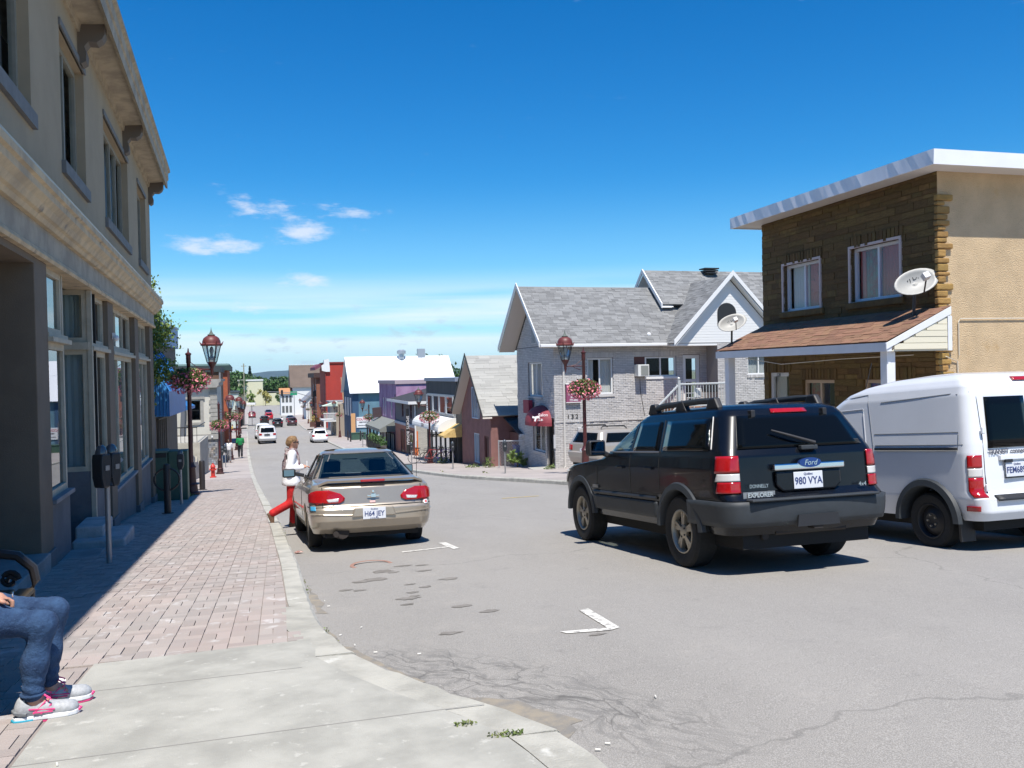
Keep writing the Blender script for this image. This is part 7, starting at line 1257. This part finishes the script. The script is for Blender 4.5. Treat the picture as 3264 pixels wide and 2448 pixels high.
t = thing('utility_cabinet', 'dark green two-part utility cabinet beside the nearest left lamp', 'utility box', (-3.35, 27.35, gz(27.3)), R(2)); b = MB(); b.box(-.5, -.35, 0, .18, .45, 1.42); b.build('tall_case', GRN, t, bev=.02); b = MB(); b.box(.2, -.32, 0, .72, .4, 1.45); b.build('side_case', GRN, t, bev=.02); b = MB(); b.box(-.53, -.38, 1.42, .2, .48, 1.48); b.build('lid', mat('cabinet_lid', (.1, .16, .13), .5), t); b = MB(); b.box(-.48, -.365, 1.28, .16, -.345, 1.40); b.build('louvre', IRON, t); b = MB(); b.prism([(.5, 1.2), (.56, 1.27), (.5, 1.34), (.44, 1.27)], 'y', -.33, -.322); b.build('sticker', PLATE, t)
t = thing('utility_box', 'low green utility box on the right sidewalk before the blue building', 'utility box', (8.6, 100.6, gz(100.6))); b = MB(); b.box(-.7, -.4, 0, .9, .5, .75); b.build('case', GRN, t, bev=.03); b = MB(); b.box(-.75, -.45, .75, .95, .55, .82); b.build('lid', GRN, t)
HYD = mat('hydrant_red', (.5, .035, .025), .5); t = thing('fire_hydrant', 'red fire hydrant by the concrete stair wall on the left', 'hydrant', (-3.3, 46.6, gz(46.6))); b = MB(); b.lathe([(.16, 0), (.16, .05), (.1, .07), (.1, .5), (.13, .52), (.13, .56), (.1, .6), (.06, .68), (.025, .7), (.025, .75)], 12); b.build('barrel', HYD, t, smooth=True)
for a in (0, math.pi, -math.pi/2): b = MB(); b.tube([(0, 0, .42), (.17*math.cos(a), .17*math.sin(a), .42)], .055, 8); b.build('outlet_cap', HYD, t)
# bicycles parked at the lamp
def torus(R0, r, c, n=26): 
    b = MB(); b.tube([(c[0]+R0*math.cos(q), c[1], c[2]+R0*math.sin(q)) for q in np.linspace(0, 6.283, n)], r, 5, caps=False); return b
def bike(label, x, y, rot, col):
    t = thing('bicycle', label, 'bicycle', (x, y, gz(y)), rot, 'bicycles at the rack'); fm = mat(col[0], col[1], .35)
    for cx in (-.52, .52):
        w = torus(.33, .018, (cx, 0, .34)).build('wheel', TYRE, t); b = MB()
        for k in range(10): q = 6.283*k/10; b.tube([(cx, 0, .34), (cx+.32*math.cos(q), 0, .34+.32*math.sin(q))], .003, 3, False)
        b.build('spokes', MTP, w)['kind'] = 'stuff'
    b = MB(); bb_ = (-.08, 0, .3); st_ = (-.2, 0, .82); hd_ = (.36, 0, .85)
    for p, q in ((bb_, st_), (bb_, hd_), (st_, (.35, 0, .78)), (bb_, (-.52, 0, .34)), (st_, (-.52, 0, .34)), (hd_, (.52, 0, .34))): b.tube([p, q], .018, 6)
    b.build('frame', fm, t); b = MB(); b.tube([(.36, 0, .85), (.33, 0, .98)], .015, 6); b.tube([(.3, -.28, 1.0), (.36, 0, .98), (.3, .28, 1.0)], .013, 6); b.build('handlebar', IRON, t); b = MB(); b.prism([(-.34, -.07), (-.1, -.02), (-.1, .02), (-.34, .07)], 'z', .9, .95); b.tube([(-.2, 0, .8), (-.22, 0, .92)], .014, 6); b.build('saddle', IRON, t)
bike('black bicycle leaning left of the lamp post', 8.15, 51.3, R(-14), ('bike_black', (.02, .02, .02))); bike('dark red bicycle locked behind the lamp post', 8.75, 50.9, R(-8), ('bike_red', (.3, .03, .03))); bike('blue-grey bicycle in the middle of the rack', 9.1, 51.6, R(-18), ('bike_grey', (.12, .13, .16))); bike('purple-trimmed bicycle at the right of the rack', 9.4, 50.5, R(-5), ('bike_purple', (.12, .06, .25)))
t = thing('bicycle_rack', 'low grey steel bicycle rack behind the bicycles', 'bicycle rack', (9.2, 52.2, gz(52.2)))
for z_ in (.25, .85): b = MB(); b.tube([(-.8, 0, z_), (1.2, 0, z_)], .02, 6); b.build('rail', MTP, t)
for k in range(11): b = MB(); b.tube([(-.8+k*.2, 0, 0), (-.8+k*.2, 0, .85)], .014, 5); b.build('bar', MTP, t)
# chain-link fence beside the salon
t = thing('chain_link_fence', 'chain-link fence panel between the pink house and the salon', 'fence', (10.3, 41.2, gz(41.2)), R(-16)); GALV = mat('galvanised')
for x in (0, 2.4): b = MB(); b.tube([(x, 0, 0), (x, 0, 1.35)], .03, 7); b.build('post', GALV, t)
b = MB(); b.tube([(0, 0, 1.3), (2.4, 0, 1.3)], .025, 7); b.build('top_rail', GALV, t); b = MB()
for k in range(-9, 18):
    for sg in (1, -1):
        x0, x1 = k*.14, k*.14+1.25; z0, z1 = (.03, 1.28) if sg > 0 else (1.28, .03); a, c_ = max(x0, 0), min(x1, 2.4)
        if c_ > a: b.tube([(a, 0, z0+(z1-z0)*(a-x0)/1.25), (c_, 0, z0+(z1-z0)*(c_-x0)/1.25)], .006, 3, False)
b.build('wire_mesh', GALV, t)['kind'] = 'stuff'
t = tree('garden_bush', 'bright green bush growing at the foot of the chain-link fence', (11.0, 40.4, gz(40.4)), [(0, 0, .5, .4, .4, .35), (.25, .1, .3, .4, .3, .25), (-.3, 0, .25, .3, .3, .2)], .4, LEAF, 900, .06, tr=.03, cat='bush')
t = thing('blue_bin', 'blue plastic wheeled bin behind the chain-link fence', 'bin', (11.6, 41.9, gz(41.9))); b = MB(); b.prism([(-.25, 0), (.25, 0), (.32, 1.0), (-.32, 1.0)], 'y', -.3, .3); b.build('tub', mat('bin_blue', (.02, .06, .25), .5), t, bev=.02); b = MB(); b.box(-.34, -.34, 1.0, .34, .34, 1.06); b.build('lid', mat('bin_blue'), t)
# traffic signal far down on the right
t = thing('traffic_signal', 'black traffic signal pole with arm over the street by the brown block', 'traffic light', (6.1, 162, gz(162))); b = MB(); b.tube([(0, 0, 0), (0, 0, 6.4)], .1, 8); b.build('pole', IRON, t); b = MB(); b.tube([(0, 0, 5.2), (-3, 0, 6.2), (-8, 0, 6.5)], .06, 6); b.build('mast_arm', MTP, t)
for x, z_ in ((-5.5, 6.2), (-.4, 4.2), (.3, 6.0)): b = MB(); b.box(x-.2, -.2, z_-.55, x+.2, .2, z_+.55); hd = b.build('signal_head', IRON, t, bev=.04)
for k in range(3): b = MB(); b.lathe([(.11, -.01), (.11, .01)], 10, (-.4, -.21, 4.2-.33+.33*k), ax='y'); b.build('signal_lens', mat('dim_lens', (.12, .03, .03), .4), t)
t = thing('street_sign', 'small green street name sign on a pole at the far right corner', 'sign', (3.6, 215, gz(215))); b = MB(); b.tube([(0, 0, 0), (0, 0, 6)], .07, 6); b.build('pole', MTP, t); b = MB(); b.box(-.9, -.05, 5.2, .7, .05, 6.1); b.build('plate', mat('sign_green', (.01, .28, .13), .5), t)
t = thing('sidewalk_planter', 'brown wooden sidewalk planter with yellow flowers before the red building', 'planter', (6.2, 160, gz(160))); b = MB(); b.box(-.9, -.5, 0, .9, .5, .9); b.build('box', mat('planter_brown', (.1, .045, .035), .8), t); leafmesh('flowers', RNG.normal(size=(260, 3))*np.array((.5, .3, .35))+np.array((0, 0, 1.3)), .12, mat('mixed_flower', (.45, .35, .08), .6, var=.5), t)
t = thing('utility_pole', 'slim utility pole rising above the trees at the street end', 'pole', (-11.5, 318, gz(318))); b = MB(); b.tube([(0, 0, 0), (0, 0, 15)], .18, 6); b.build('pole', mat('pale_pole', (.3, .28, .2), .8), t); b = MB(); b.box(-.9, -.1, 14, .9, .1, 14.2); b.build('crossarm', mat('pale_pole'), t)
# ---------------------------------------------------------------- bench
SLT = mat('bench_slat', (.10, .075, .045), .6, nz=(6., .3), stretch=(20, 1, 20)); bn = thing('bench', 'slatted bench with black scrolled iron arms in the shade of the beige shop', 'bench', (-1.82, 5.3, gz(5.3)), R(1.5))
for k in range(5): b = MB(); b.box(-.26+k*.115, -.92, .425, -.26+k*.115+.095, .92, .455); b.build('seat_slat', SLT, bn, bev=.006)
for k in range(4): b = MB(); z_ = .52+k*.115; x_ = -.3-.035*k; b.prism([(x_, z_), (x_-.025, z_+.095), (x_-.05, z_+.09), (x_-.025, z_-.004)], 'y', -.92, .92); b.build('back_slat', SLT, bn)
for sy in (-.93, .93):
    b = MB(); b.tube([(.3, sy, 0), (.26, sy, .2), (.28, sy, .42), (.0, sy, .41), (-.28, sy, .42), (-.4, sy, .95)], .022, 8); b.tube([(-.28, sy, .42), (-.3, sy, .2), (-.36, sy, 0)], .022, 8); b.build('end_frame', IRON, bn)
    b = MB(); b.tube([(-.36, sy, .70), (-.25, sy, .655), (-.1, sy, .665), (.08, sy, .69), (.2, sy, .665), (.285, sy, .58), (.3, sy, .50), (.27, sy, .43)], [.03, .03, .03, .032, .032, .03, .028, .024], 8); ar = b.build('armrest', IRON, bn, smooth=True)
    b = MB(); b.tube([(.15+.055*(1-k/24)*math.cos(k*.5)+.0, sy, .515+.055*(1-k/24)*math.sin(k*.5)) for k in range(22)], .016, 6); b.tube([(.02+.04*(1-k/24)*math.cos(k*.5), sy, .49+.04*(1-k/24)*math.sin(k*.5)) for k in range(22)], .014, 6); b.build('scroll', IRON, ar)
# ================================================================ PEOPLE
SKIN = mat('skin', (.52, .27, .18), .5, sub=.15); SKIND = mat('skin_dark', (.16, .08, .05), .5); JEAN = mat('denim', (.012, .034, .088), .9, nz=(9., .45, (.034, .082, .175)), bump=(30., .7), spots=(140., .55, (.03, .07, .15)))
def limb(P, pts, rs, k=.04): return smin([cap(P, a, b, ra, rb) for a, b, ra, rb in zip(pts[:-1], pts[1:], rs[:-1], rs[1:])], k)
def handsdf(P, w, d, up, curl=.5, thumb=1, L=.085):
    """palm + five fingers from wrist w along direction d; fingers bend toward -up"""
    w, d, up = np.array(w, float), np.array(d, float), np.array(up, float); d /= np.linalg.norm(d); up -= d*(up@d); up /= np.linalg.norm(up); sd = np.cross(up, d)*thumb; parts = [cap(P, w, w+d*.045, .026, .03), cap(P, w+d*.05-sd*.025, w+d*.05+sd*.025, .018, .018)]
    for i, (o, l) in enumerate(((-.033, .8), (-.011, .98), (.011, 1.04), (.033, .93))):
        a = w+d*.075+sd*o; ang = curl; p = a
        for j in range(3):
            t_ = ang*(j+.6); q = p+(d*math.cos(t_)-up*math.sin(t_))*L*l*(.45, .32, .25)[j]; parts.append(cap(P, p, q, .0095-.001*j, .0088-.001*j)); p = q
    a = w+d*.025+sd*.03; b_ = a+(d*.6+sd*.75-up*.25)*.04; c_ = b_+(d*.9+sd*.05-up*.35)*.035; parts += [cap(P, a, b_, .0125, .011), cap(P, b_, c_, .0105, .009)]
    return smin(parts, .012)
def headsdf(P, c, f, s=1.):
    """skull, jaw, nose, brow, ears facing unit vector f (horizontal)"""
    c, f = np.array(c, float), np.array(f, float); r_ = np.array((f[1], -f[0], 0)); u_ = np.array((0, 0, 1.)); R3 = np.stack([f, r_, u_], 1)
    L = lambda a, b, z: c+s*(f*a+r_*b+u_*z)
    d = smin([ell(P, L(0, 0, .015), np.array((.098, .077, .105))*s, R3), ell(P, L(.03, 0, -.055), np.array((.062, .055, .07))*s, R3), cap(P, L(.092, 0, .0), L(.112, 0, -.032), .010*s, .015*s), cap(P, L(.085, -.03, .02), L(.085, .03, .02), .012*s, .012*s), cap(P, L(.084, -.018, -.068), L(.084, .018, -.068), .011*s, .011*s), ell(P, L(.075, 0, -.105), np.array((.022, .025, .02))*s, R3)], .022*s)
    for sg in (-1, 1):
        d = smin([d, ell(P, L(-.005, sg*.078, -.01), np.array((.02, .009, .032))*s, R3)], .008)
        e = ell(P, L(.088, sg*.03, .002), np.array((.012, .014, .009))*s, R3); d = np.maximum(d, -e+.0)
    return d
def facebits(t, c, f, s=1.):
    c, f = Vector(c), Vector(f); r_ = Vector((f.y, -f.x, 0)); b = MB()
    for sg in (-1, 1): e = c+(f*.082+r_*sg*.03+Vector((0, 0, .002)))*s; b.ball(e, .0105*s, 8, 6)
    o = b.build('eyes', mat('eye_white', (.5, .48, .45), .2), t); b = MB(); p = c+f*(.093*s)+Vector((0, 0, -.068*s)); b.ball(p, (.007*s, .02*s, .007*s) if abs(f.y) < .7 else (.02*s, .007*s, .007*s), 8, 5); b.build('mouth', mat('lip', (.35, .1, .09), .5), t)
# ---- person crossing the street in red trousers
pw = thing('person', 'person in white jacket and red trousers stepping off the kerb beside the tan car', 'person', (.2, 16.9, rz(.2, 16.9)), R(6))
J = dict(pel=(-.01, 0, .93), ch=(.02, 0, 1.30), nk=(.0, 0, 1.46), hd=(.035, 0, 1.60)); fL = [(0, .08, .92), (.05, .09, .50), (.02, .09, .09)]; fR = [(0, -.08, .92), (-.03, -.1, .48), (-.40, -.1, .29)]; aR = [(.0, -.17, 1.40), (-.06, -.225, 1.13), (.17, -.17, 1.13)]; aL = [(.0, .17, 1.40), (-.02, .22, 1.13), (.2, .14, 1.12)]
def body_w(P): return smin([limb(P, fL, (.075, .05, .036)), limb(P, fR, (.075, .05, .036)), cap(P, (0, 0, .95), (.015, 0, 1.25), .11, .12), cap(P, (.0, -.13, 1.36), (.0, .13, 1.36), .06, .06), limb(P, aR, (.045, .035, .027)), limb(P, aL, (.045, .035, .027)), cap(P, (0, 0, 1.4), (.02, 0, 1.54), .05, .05), headsdf(P, J['hd'], (.985, .17, 0), 1.0), handsdf(P, (.18, -.17, 1.13), (1, .15, .25), (0, 0, 1), .6), handsdf(P, (.2, .14, 1.12), (1, -.1, .2), (0, 0, 1), .5, -1), cap(P, fL[2], (.15, .09, .04), .036, .03), cap(P, fR[2], (-.37, -.1, .13), .036, .03)], .02)
sdfobj('body', body_w, (-.6, -.36, -.05), (.45, .36, 1.8), .015, SKIN, pw)
TRO = mat('red_trousers', (.52, .013, .014), .85, nz=(9., .3), bump=(14., .9))
sdfobj('trousers', lambda P: smin([limb(P, [(0, .085, .93), (.05, .09, .5), (.02, .09, .12)], (.105, .075, .072)), limb(P, [(0, -.085, .93), (-.03, -.1, .48), (-.37, -.1, .31)], (.105, .078, .072)), cap(P, (-.02, -.05, .95), (-.02, .05, .95), .125, .125)], .04), (-.6, -.35, .02), (.35, .35, 1.1), .016, TRO, pw)
JKT = mat('white_jacket', (.78, .77, .78), .8, bump=(9., .6)); sdfobj('jacket', lambda P: np.maximum(smin([cap(P, (-.01, -.05, .86), (.0, -.04, 1.2), .168, .135), cap(P, (-.01, .05, .86), (.0, .04, 1.2), .168, .135), cap(P, (.0, -.11, 1.36), (.0, .11, 1.36), .085, .085), limb(P, aR, (.075, .062, .05)), limb(P, aL, (.075, .062, .05))], .05), .80-P[:, 2]), (-.45, -.4, .75), (.4, .4, 1.55), .016, JKT, pw)
SCF = mat('patterned_scarf', (.4, .36, .33), .9, nz=(22., .9, (.12, .02, .05)), spots=(14., .58, (.02, .1, .15))); b = MB(); b.tube([(.08*math.cos(q)+.0, .09*math.sin(q), 1.455+.015*math.sin(3*q)) for q in np.linspace(0, 6.283, 18)], .038, 8, caps=False); b.tube([(-.05, -.06, 1.45), (-.10, -.09, 1.38), (-.135, -.09, 1.25), (-.15, -.09, 1.12), (-.15, -.09, 1.03)], [.045, .05, .05, .045, .03], 8, flat=.8); b.tube([(.08, -.03, 1.45), (.115, -.05, 1.34), (.13, -.07, 1.2), (.13, -.08, 1.08)], [.04, .045, .04, .03], 8, flat=.8); b.build('scarf', SCF, pw, smooth=True)
HAIR = mat('short_hair', (.33, .2, .085), .7, nz=(30., .6, (.12, .06, .03)), bump=(60., .8)); sdfobj('hair', lambda P: np.maximum(smin([ell(P, (.022, 0, 1.628), (.105, .082, .095)), ell(P, (-.03, 0, 1.59), (.066, .064, .07)), ell(P, (.06, 0, 1.69), (.05, .05, .03))], .012), -cap(P, (.125, .015, 1.605), (.095, .015, 1.50), .068, .095)), (-.15, -.12, 1.45), (.18, .12, 1.78), .009, HAIR, pw)
b = MB(); b.tube([(.03, -.085, 1.605), (.12, -.07, 1.605), (.145, -.0, 1.603), (.14, .07, 1.605)], .009, 6); b.box(.125, -.06, 1.585, .135, -.012, 1.618); b.build('sunglasses', IRON, pw)
SHO = mat('brown_shoe', (.08, .04, .025), .6)
b = MB(); b.prism([(-.06, .0), (.2, .0), (.21, .03), (.12, .07), (.03, .11), (-.05, .1)], 'y', .045, .135); b.build('shoe', SHO, pw, bev=.02); b = MB(); b.prism([(-.06, .0), (.2, .0), (.21, .03), (.12, .07), (.03, .11), (-.05, .1)], 'y', -.145, -.055); b.v = [tuple(Matrix.Translation((-.40, 0, .27)) @ Matrix.Rotation(R(68), 4, 'Y') @ Vector((x, y, z-.06))) for x, y, z in b.v]; b.build('shoe', mat('tan_shoe', (.13, .07, .04), .6), pw, bev=.02); b = MB(); b.box(.255, -.2, 1.15, .275, -.14, 1.25); b.build('phone', mat('white_plastic'), pw, bev=.008)
# ---- seated person on the bench
ps = thing('person', 'seated person in blue jeans and grey trainers with pink laces on the shaded bench', 'person', (-1.28, 5.14, gz(5.14)), R(9))
kN, kF = (.045, -.10, .50), (.085, .12, .515); lN = [(-.47, -.10, .545), kN, (-.01, -.10, .10)]; lF = [(-.47, .10, .545), kF, (.05, .105, .10)]; hN = [(-.58, -.2, 1.0), (-.48, -.27, .74), (-.21, -.10, .665)]; hF = [(-.58, .19, 1.0), (-.44, .26, .76), (-.30, .10, .93)]
def body_s(P): return smin([limb(P, lN, (.085, .052, .035)), limb(P, lF, (.085, .052, .035)), cap(P, (-.5, 0, .58), (-.57, 0, .9), .125, .125), cap(P, (-.58, -.14, .99), (-.58, .14, .99), .06, .06), limb(P, hN, (.045, .036, .027)), limb(P, hF, (.045, .036, .027)), cap(P, (-.58, 0, 1.05), (-.56, 0, 1.17), .05, .05), headsdf(P, (-.54, 0, 1.25), (1, 0, 0)), handsdf(P, (-.20, -.095, .663), (1, .35, -.12), (0, 0, 1), .95, -1), handsdf(P, (-.30, .10, .93), (.75, -.3, .65), (-.5, 0, .85), .35), cap(P, lN[2], (.1, -.1, .05), .038, .03), cap(P, lF[2], (.15, .1, .05), .038, .03)], .015)
sdfobj('body', body_s, (-.85, -.42, -.02), (.35, .42, 1.45), .0125, SKIN, ps)
def crease(P): return .0045*np.sin(P[:, 0]*30+P[:, 2]*120+3*np.sin(P[:, 1]*25+P[:, 2]*9))*np.clip(1.-np.abs(P[:, 2]-.17)*9, 0, 1)+.0022*np.sin(P[:, 0]*120-P[:, 2]*90+2*np.sin(P[:, 1]*30))*np.clip(1-np.abs(P[:, 0]+.02)*6, 0, 1)*np.clip(P[:, 2]*4-1., 0, 1)
sdfobj('jeans', lambda P: smin([limb(P, [(-.47, -.10, .55), (-.2, -.10, .545), kN, (.0, -.1, .3), (-.012, -.1, .145)], (.105, .086, .061, .058, .051), .05), limb(P, [(-.47, .10, .55), (-.2, .11, .55), kF, (.05, .108, .3), (.045, .105, .145)], (.105, .086, .061, .058, .051), .05), cap(P, (-.5, -.07, .57), (-.5, .07, .57), .14, .14)], .03)+crease(P), (-.72, -.3, .06), (.25, .3, .78), .0105, JEAN, ps)
GSH = mat('grey_top', (.10, .11, .13), .9, bump=(20., .4)); sdfobj('top', lambda P: np.maximum(smin([cap(P, (-.52, -.03, .66), (-.58, -.03, .95), .145, .14), cap(P, (-.52, .03, .66), (-.58, .03, .95), .145, .14), cap(P, (-.58, -.13, 1.0), (-.58, .13, 1.0), .075, .075), limb(P, [hN[0], hN[1], (-.27, -.14, .685)], (.068, .056, .042)), limb(P, [hF[0], hF[1], (-.33, .13, .9)], (.068, .056, .042))], .04), .60-P[:, 2]), (-.85, -.42, .55), (-.1, .42, 1.2), .012, GSH, ps)
sdfobj('hair', lambda P: np.maximum(ell(P, (-.56, 0, 1.26), (.115, .1, .14)), -cap(P, (-.44, 0, 1.25), (-.44, 0, 1.12), .08, .09)), (-.72, -.14, 1.08), (-.4, .14, 1.45), .012, mat('dark_hair', (.03, .02, .015), .7), ps)
b = MB(); b.tube([(-.28, .02, .93), (-.2, -.0, .95)], .004, 6); b.build('cigarette', BUTT, ps); NAIL = mat('red_nail', (.5, .03, .05), .25)
b = MB(); b.tube([(-.095+.0, -.06+.014*math.cos(q), .662+.014*math.sin(q)) for q in np.linspace(0, 6.283, 14)], .003, 5, caps=False); b.build('ring', CHRM, ps)
b = MB(); b.lathe([(.062, -.006), (.064, 0), (.062, .006)], 14, (-.012, -.1, .142)); b.build('hem', JEAN, ps)
SGR = mat('trainer_grey', (.42, .43, .44), .6, nz=(60., .25)); SWH = mat('trainer_white', (.75, .75, .75), .6); SPK = mat('trainer_pink', (.75, .06, .22), .6); SBL = mat('trainer_blue', (.02, .3, .42), .5); SDG = mat('trainer_dark', (.16, .17, .18), .6)
def trainer(x, y, rot):
    M = Matrix.Translation((x, y, 0)) @ Matrix.Rotation(rot, 4, 'Z'); Mi = np.array(M.inverted())
    def loc(P): return P@Mi[:3, :3].T+Mi[:3, 3]
    def up_(P):
        Q = loc(P); q = Q.copy(); d = smin([cap(q, (-.045, 0, .075), (.05, 0, .06), .043, .042), cap(q, (.05, 0, .058), (.165, 0, .045), .043, .036), cap(q, (-.05, 0, .06), (-.045, 0, .105), .036, .034), ell(q, (.15, .0, .045), (.06, .045, .035)), cap(q, (.02, 0, .1), (-.01, 0, .135), .03, .034)], .02); return np.maximum(np.maximum(d, .028-Q[:, 2]), -cap(Q, (-.025, 0, .15), (-.02, 0, .1), .036, .03))
    o = sdfobj('trainer', up_, (x-.15, y-.12, 0), (x+.3, y+.14, .2), .0065, SGR, ps)
    def out(w=1., e=0.): return [(px, py*w) for px, py in ((-.098-e, 0), (-.085-e, .03), (-.05, .039), (.02, .036), (.09, .045+e), (.16, .046+e), (.2, .033), (.219+e, 0), (.2, -.033), (.16, -.046-e), (.09, -.045-e), (.02, -.036), (-.05, -.039), (-.085-e, -.03))]
    b = MB(); b.prism(out(1.05, .002), 'z', .010, .036); b.tf(M); b.build('midsole', SWH, o, bev=.006); b = MB(); b.prism(out(1.0), 'z', .0, .0095); b.tf(M); b.build('outsole', SPK, o); b = MB(); b.prism([(-.108, 0), (-.092, .037), (-.05, .045), (.0, .0425), (.0, -.0425), (-.05, -.045), (-.092, -.037)], 'z', .004, .022); b.tf(M); b.build('heel_gel', SBL, o, bev=.004)
    for sg in (-1, 1):   # crossed stripes on the side
        for p, q in (((.0, .045, .05), (.055, .035, .10)), ((.035, .046, .045), (.085, .034, .085)), ((-.02, .043, .075), (.1, .044, .06)), ((.0, .045, .055), (.09, .045, .05))): b = MB(); b.tube([tuple(M @ Vector((p[0], sg*p[1], p[2]))), tuple(M @ Vector((q[0], sg*q[1], q[2])))], .004, 5); b.build('stripe', SPK, o)
    for k in range(5): b = MB(); xx = .035+.02*k; zz = .118-.012*k; b.tube([tuple(M @ Vector((xx, -.028, zz-.012))), tuple(M @ Vector((xx+.006, 0, zz+.003))), tuple(M @ Vector((xx, .028, zz-.012)))], .0055, 5); b.build('lace', SPK, o)
    for sg in (-1, 1): b = MB(); b.tube([tuple(M @ Vector(p)) for p in ((.04, 0, .122), (.05, sg*.03, .14), (.08, sg*.045, .12), (.07, sg*.03, .1))], .0045, 5); b.build('lace_bow', SPK, o)
    b = MB(); b.tube([tuple(M @ Vector((.212, -.02, .03))), tuple(M @ Vector((.222, 0, .034))), tuple(M @ Vector((.212, .02, .03)))], .007, 5); b.build('toe_bumper', SPK, o); b = MB(); b.tube([tuple(M @ Vector(p)) for p in ((-.03, -.043, .05), (-.085, -.025, .06), (-.094, 0, .065), (-.085, .025, .06), (-.03, .043, .05))], .011, 6); b.build('heel_counter', SDG, o)
trainer(-.01, -.10, 0.); trainer(.045, .105, R(4))
# ---- simple passers-by further off (whole figures in a walking or sitting pose)
def walker(label, x, y, rot, top, bot, skin, h=1.72, res=.028, sit=False, hairm=None, ground=None, extra=None):
    t = thing('person', label, 'person', (x, y, ground if ground is not None else gz(y)), rot); k = h/1.72
    if sit: l1, l2 = [(-.0, .1, .5), (.42, .12, .5), (.42, .12, .07)], [(0, -.1, .5), (.42, -.12, .5), (.44, -.12, .07)]; dz = -.42
    else: l1, l2 = [(0, .09, .92), (.12, .1, .5), (.1, .1, .08)], [(0, -.09, .92), (-.04, -.1, .5), (-.2, -.1, .12)]; dz = 0
    a1, a2 = [(0, .2, 1.4+dz), (-.05, .25, 1.13+dz), (.12, .22, .92+dz)], [(0, -.2, 1.4+dz), (.04, -.25, 1.13+dz), (.16, -.2, .95+dz)]
    sc = lambda f: (lambda P: f(P/k)*k)
    B = lambda P: smin([limb(P, l1, (.08, .055, .04)), limb(P, l2, (.08, .055, .04)), cap(P, (0, 0, .95+dz), (0, 0, 1.3+dz), .11, .12), limb(P, a1, (.045, .035, .03)), limb(P, a2, (.045, .035, .03)), cap(P, (0, 0, 1.4+dz), (.01, 0, 1.55+dz), .05, .05), headsdf(P, (.03, 0, 1.61+dz), (1, 0, 0), 1.05), cap(P, l1[2], (l1[2][0]+.14, l1[2][1], .04), .04, .035), cap(P, l2[2], (l2[2][0]+.14, l2[2][1], l2[2][2]-.04), .04, .035)]+[cap(P, q[2], (q[2][0]+.08, q[2][1], q[2][2]-.05), .03, .022) for q in (a1, a2)], .03)
    lo, hi = (-.5, -.45, -.03), (.75, .45, 1.85); sdfobj('body', sc(B), lo, hi, res, skin, t)
    sdfobj('trousers', sc(lambda P: smin([limb(P, l1[:2]+[(l1[2][0], l1[2][1], l1[2][2]+.05)], (.11, .08, .07)), limb(P, l2[:2]+[(l2[2][0], l2[2][1], l2[2][2]+.05)], (.11, .08, .07)), cap(P, (0, -.05, .95+dz), (0, .05, .95+dz), .13, .13)], .04)), lo, hi, res, bot, t)
    sdfobj('shirt', sc(lambda P: smin([cap(P, (0, -.04, 1.0+dz), (0, -.04, 1.25+dz), .14, .14), cap(P, (0, .04, 1.0+dz), (0, .04, 1.25+dz), .14, .14), cap(P, (0, -.12, 1.38+dz), (0, .12, 1.38+dz), .08, .08), limb(P, a1[:2], (.075, .062)), limb(P, a2[:2], (.075, .062))], .05)), lo, hi, res, top, t)
    sdfobj('hair', sc(lambda P: np.maximum(ell(P, (.0, 0, 1.65+dz), (.12, .1, .1)), -cap(P, (.14, 0, 1.6+dz), (.12, 0, 1.5+dz), .07, .09))), (-.2, -.15, 1.4+dz), (.2, .15, 1.85), .018, hairm or mat('dark_hair'), t)
    if extra: extra(t)
    return t
WSH = mat('white_shirt', (.7, .68, .68), .9); GTR = mat('grey_trousers', (.2, .2, .21), .9); GSH2 = mat('green_shirt', (.01, .2, .06), .9); DTR = mat('dark_trousers', (.03, .03, .035), .9); BSH = mat('blue_shirt', (.28, .36, .5), .9)
walker('person in white top and grey trousers walking up the left sidewalk toward the camera', -3.45, 63.9, R(-86), WSH, GTR, SKIND, 1.62); walker('person in green shirt and dark trousers walking beside the white-topped one', -2.95, 70.5, R(92), GSH2, DTR, SKIND, 1.8)
walker('person in pale blue shirt standing near the red building', 7.5, 164, R(-90), BSH, DTR, SKIN, 1.75, .03)
def cyc(t):
    for cx in (-.52, .52): torus(.33, .02, (cx, 0, .34)).build('bicycle_wheel', TYRE, t)
    b = MB(); b.tube([(-.52, 0, .34), (0, 0, .75), (.5, 0, .85), (.52, 0, .34)], .03, 6); b.build('bicycle_frame', IRON, t)
walker('person in white shirt on foot with a bicycle beside the brown minivan', .5, 171, R(92), WSH, DTR, SKIN, 1.75, .03, extra=cyc, ground=rz(.5, 171))
YSH = mat('yellow_shirt', (.6, .42, .1), .9); walker('seated person in yellow shirt by the far left corner', -7.3, 147, R(0), YSH, DTR, SKIN, 1.7, .03, True); walker('seated person in blue shirt next to the yellow-shirted one', -6.6, 147.6, R(0), BSH, DTR, SKIN, 1.7, .03, True)
t = thing('red_bench', 'low red bench under the two far seated people', 'bench', (-7.0, 147.3, gz(147.3))); b = MB(); b.box(-.5, -.6, .36, 1.1, .9, .42); b.build('seat', mat('red_bench_paint', (.4, .03, .03), .7), t)
for x in (-.45, 1.0):
    b = MB(); b.box(x, -.5, 0, x+.08, .8, .36); b.build('leg', IRON, t)
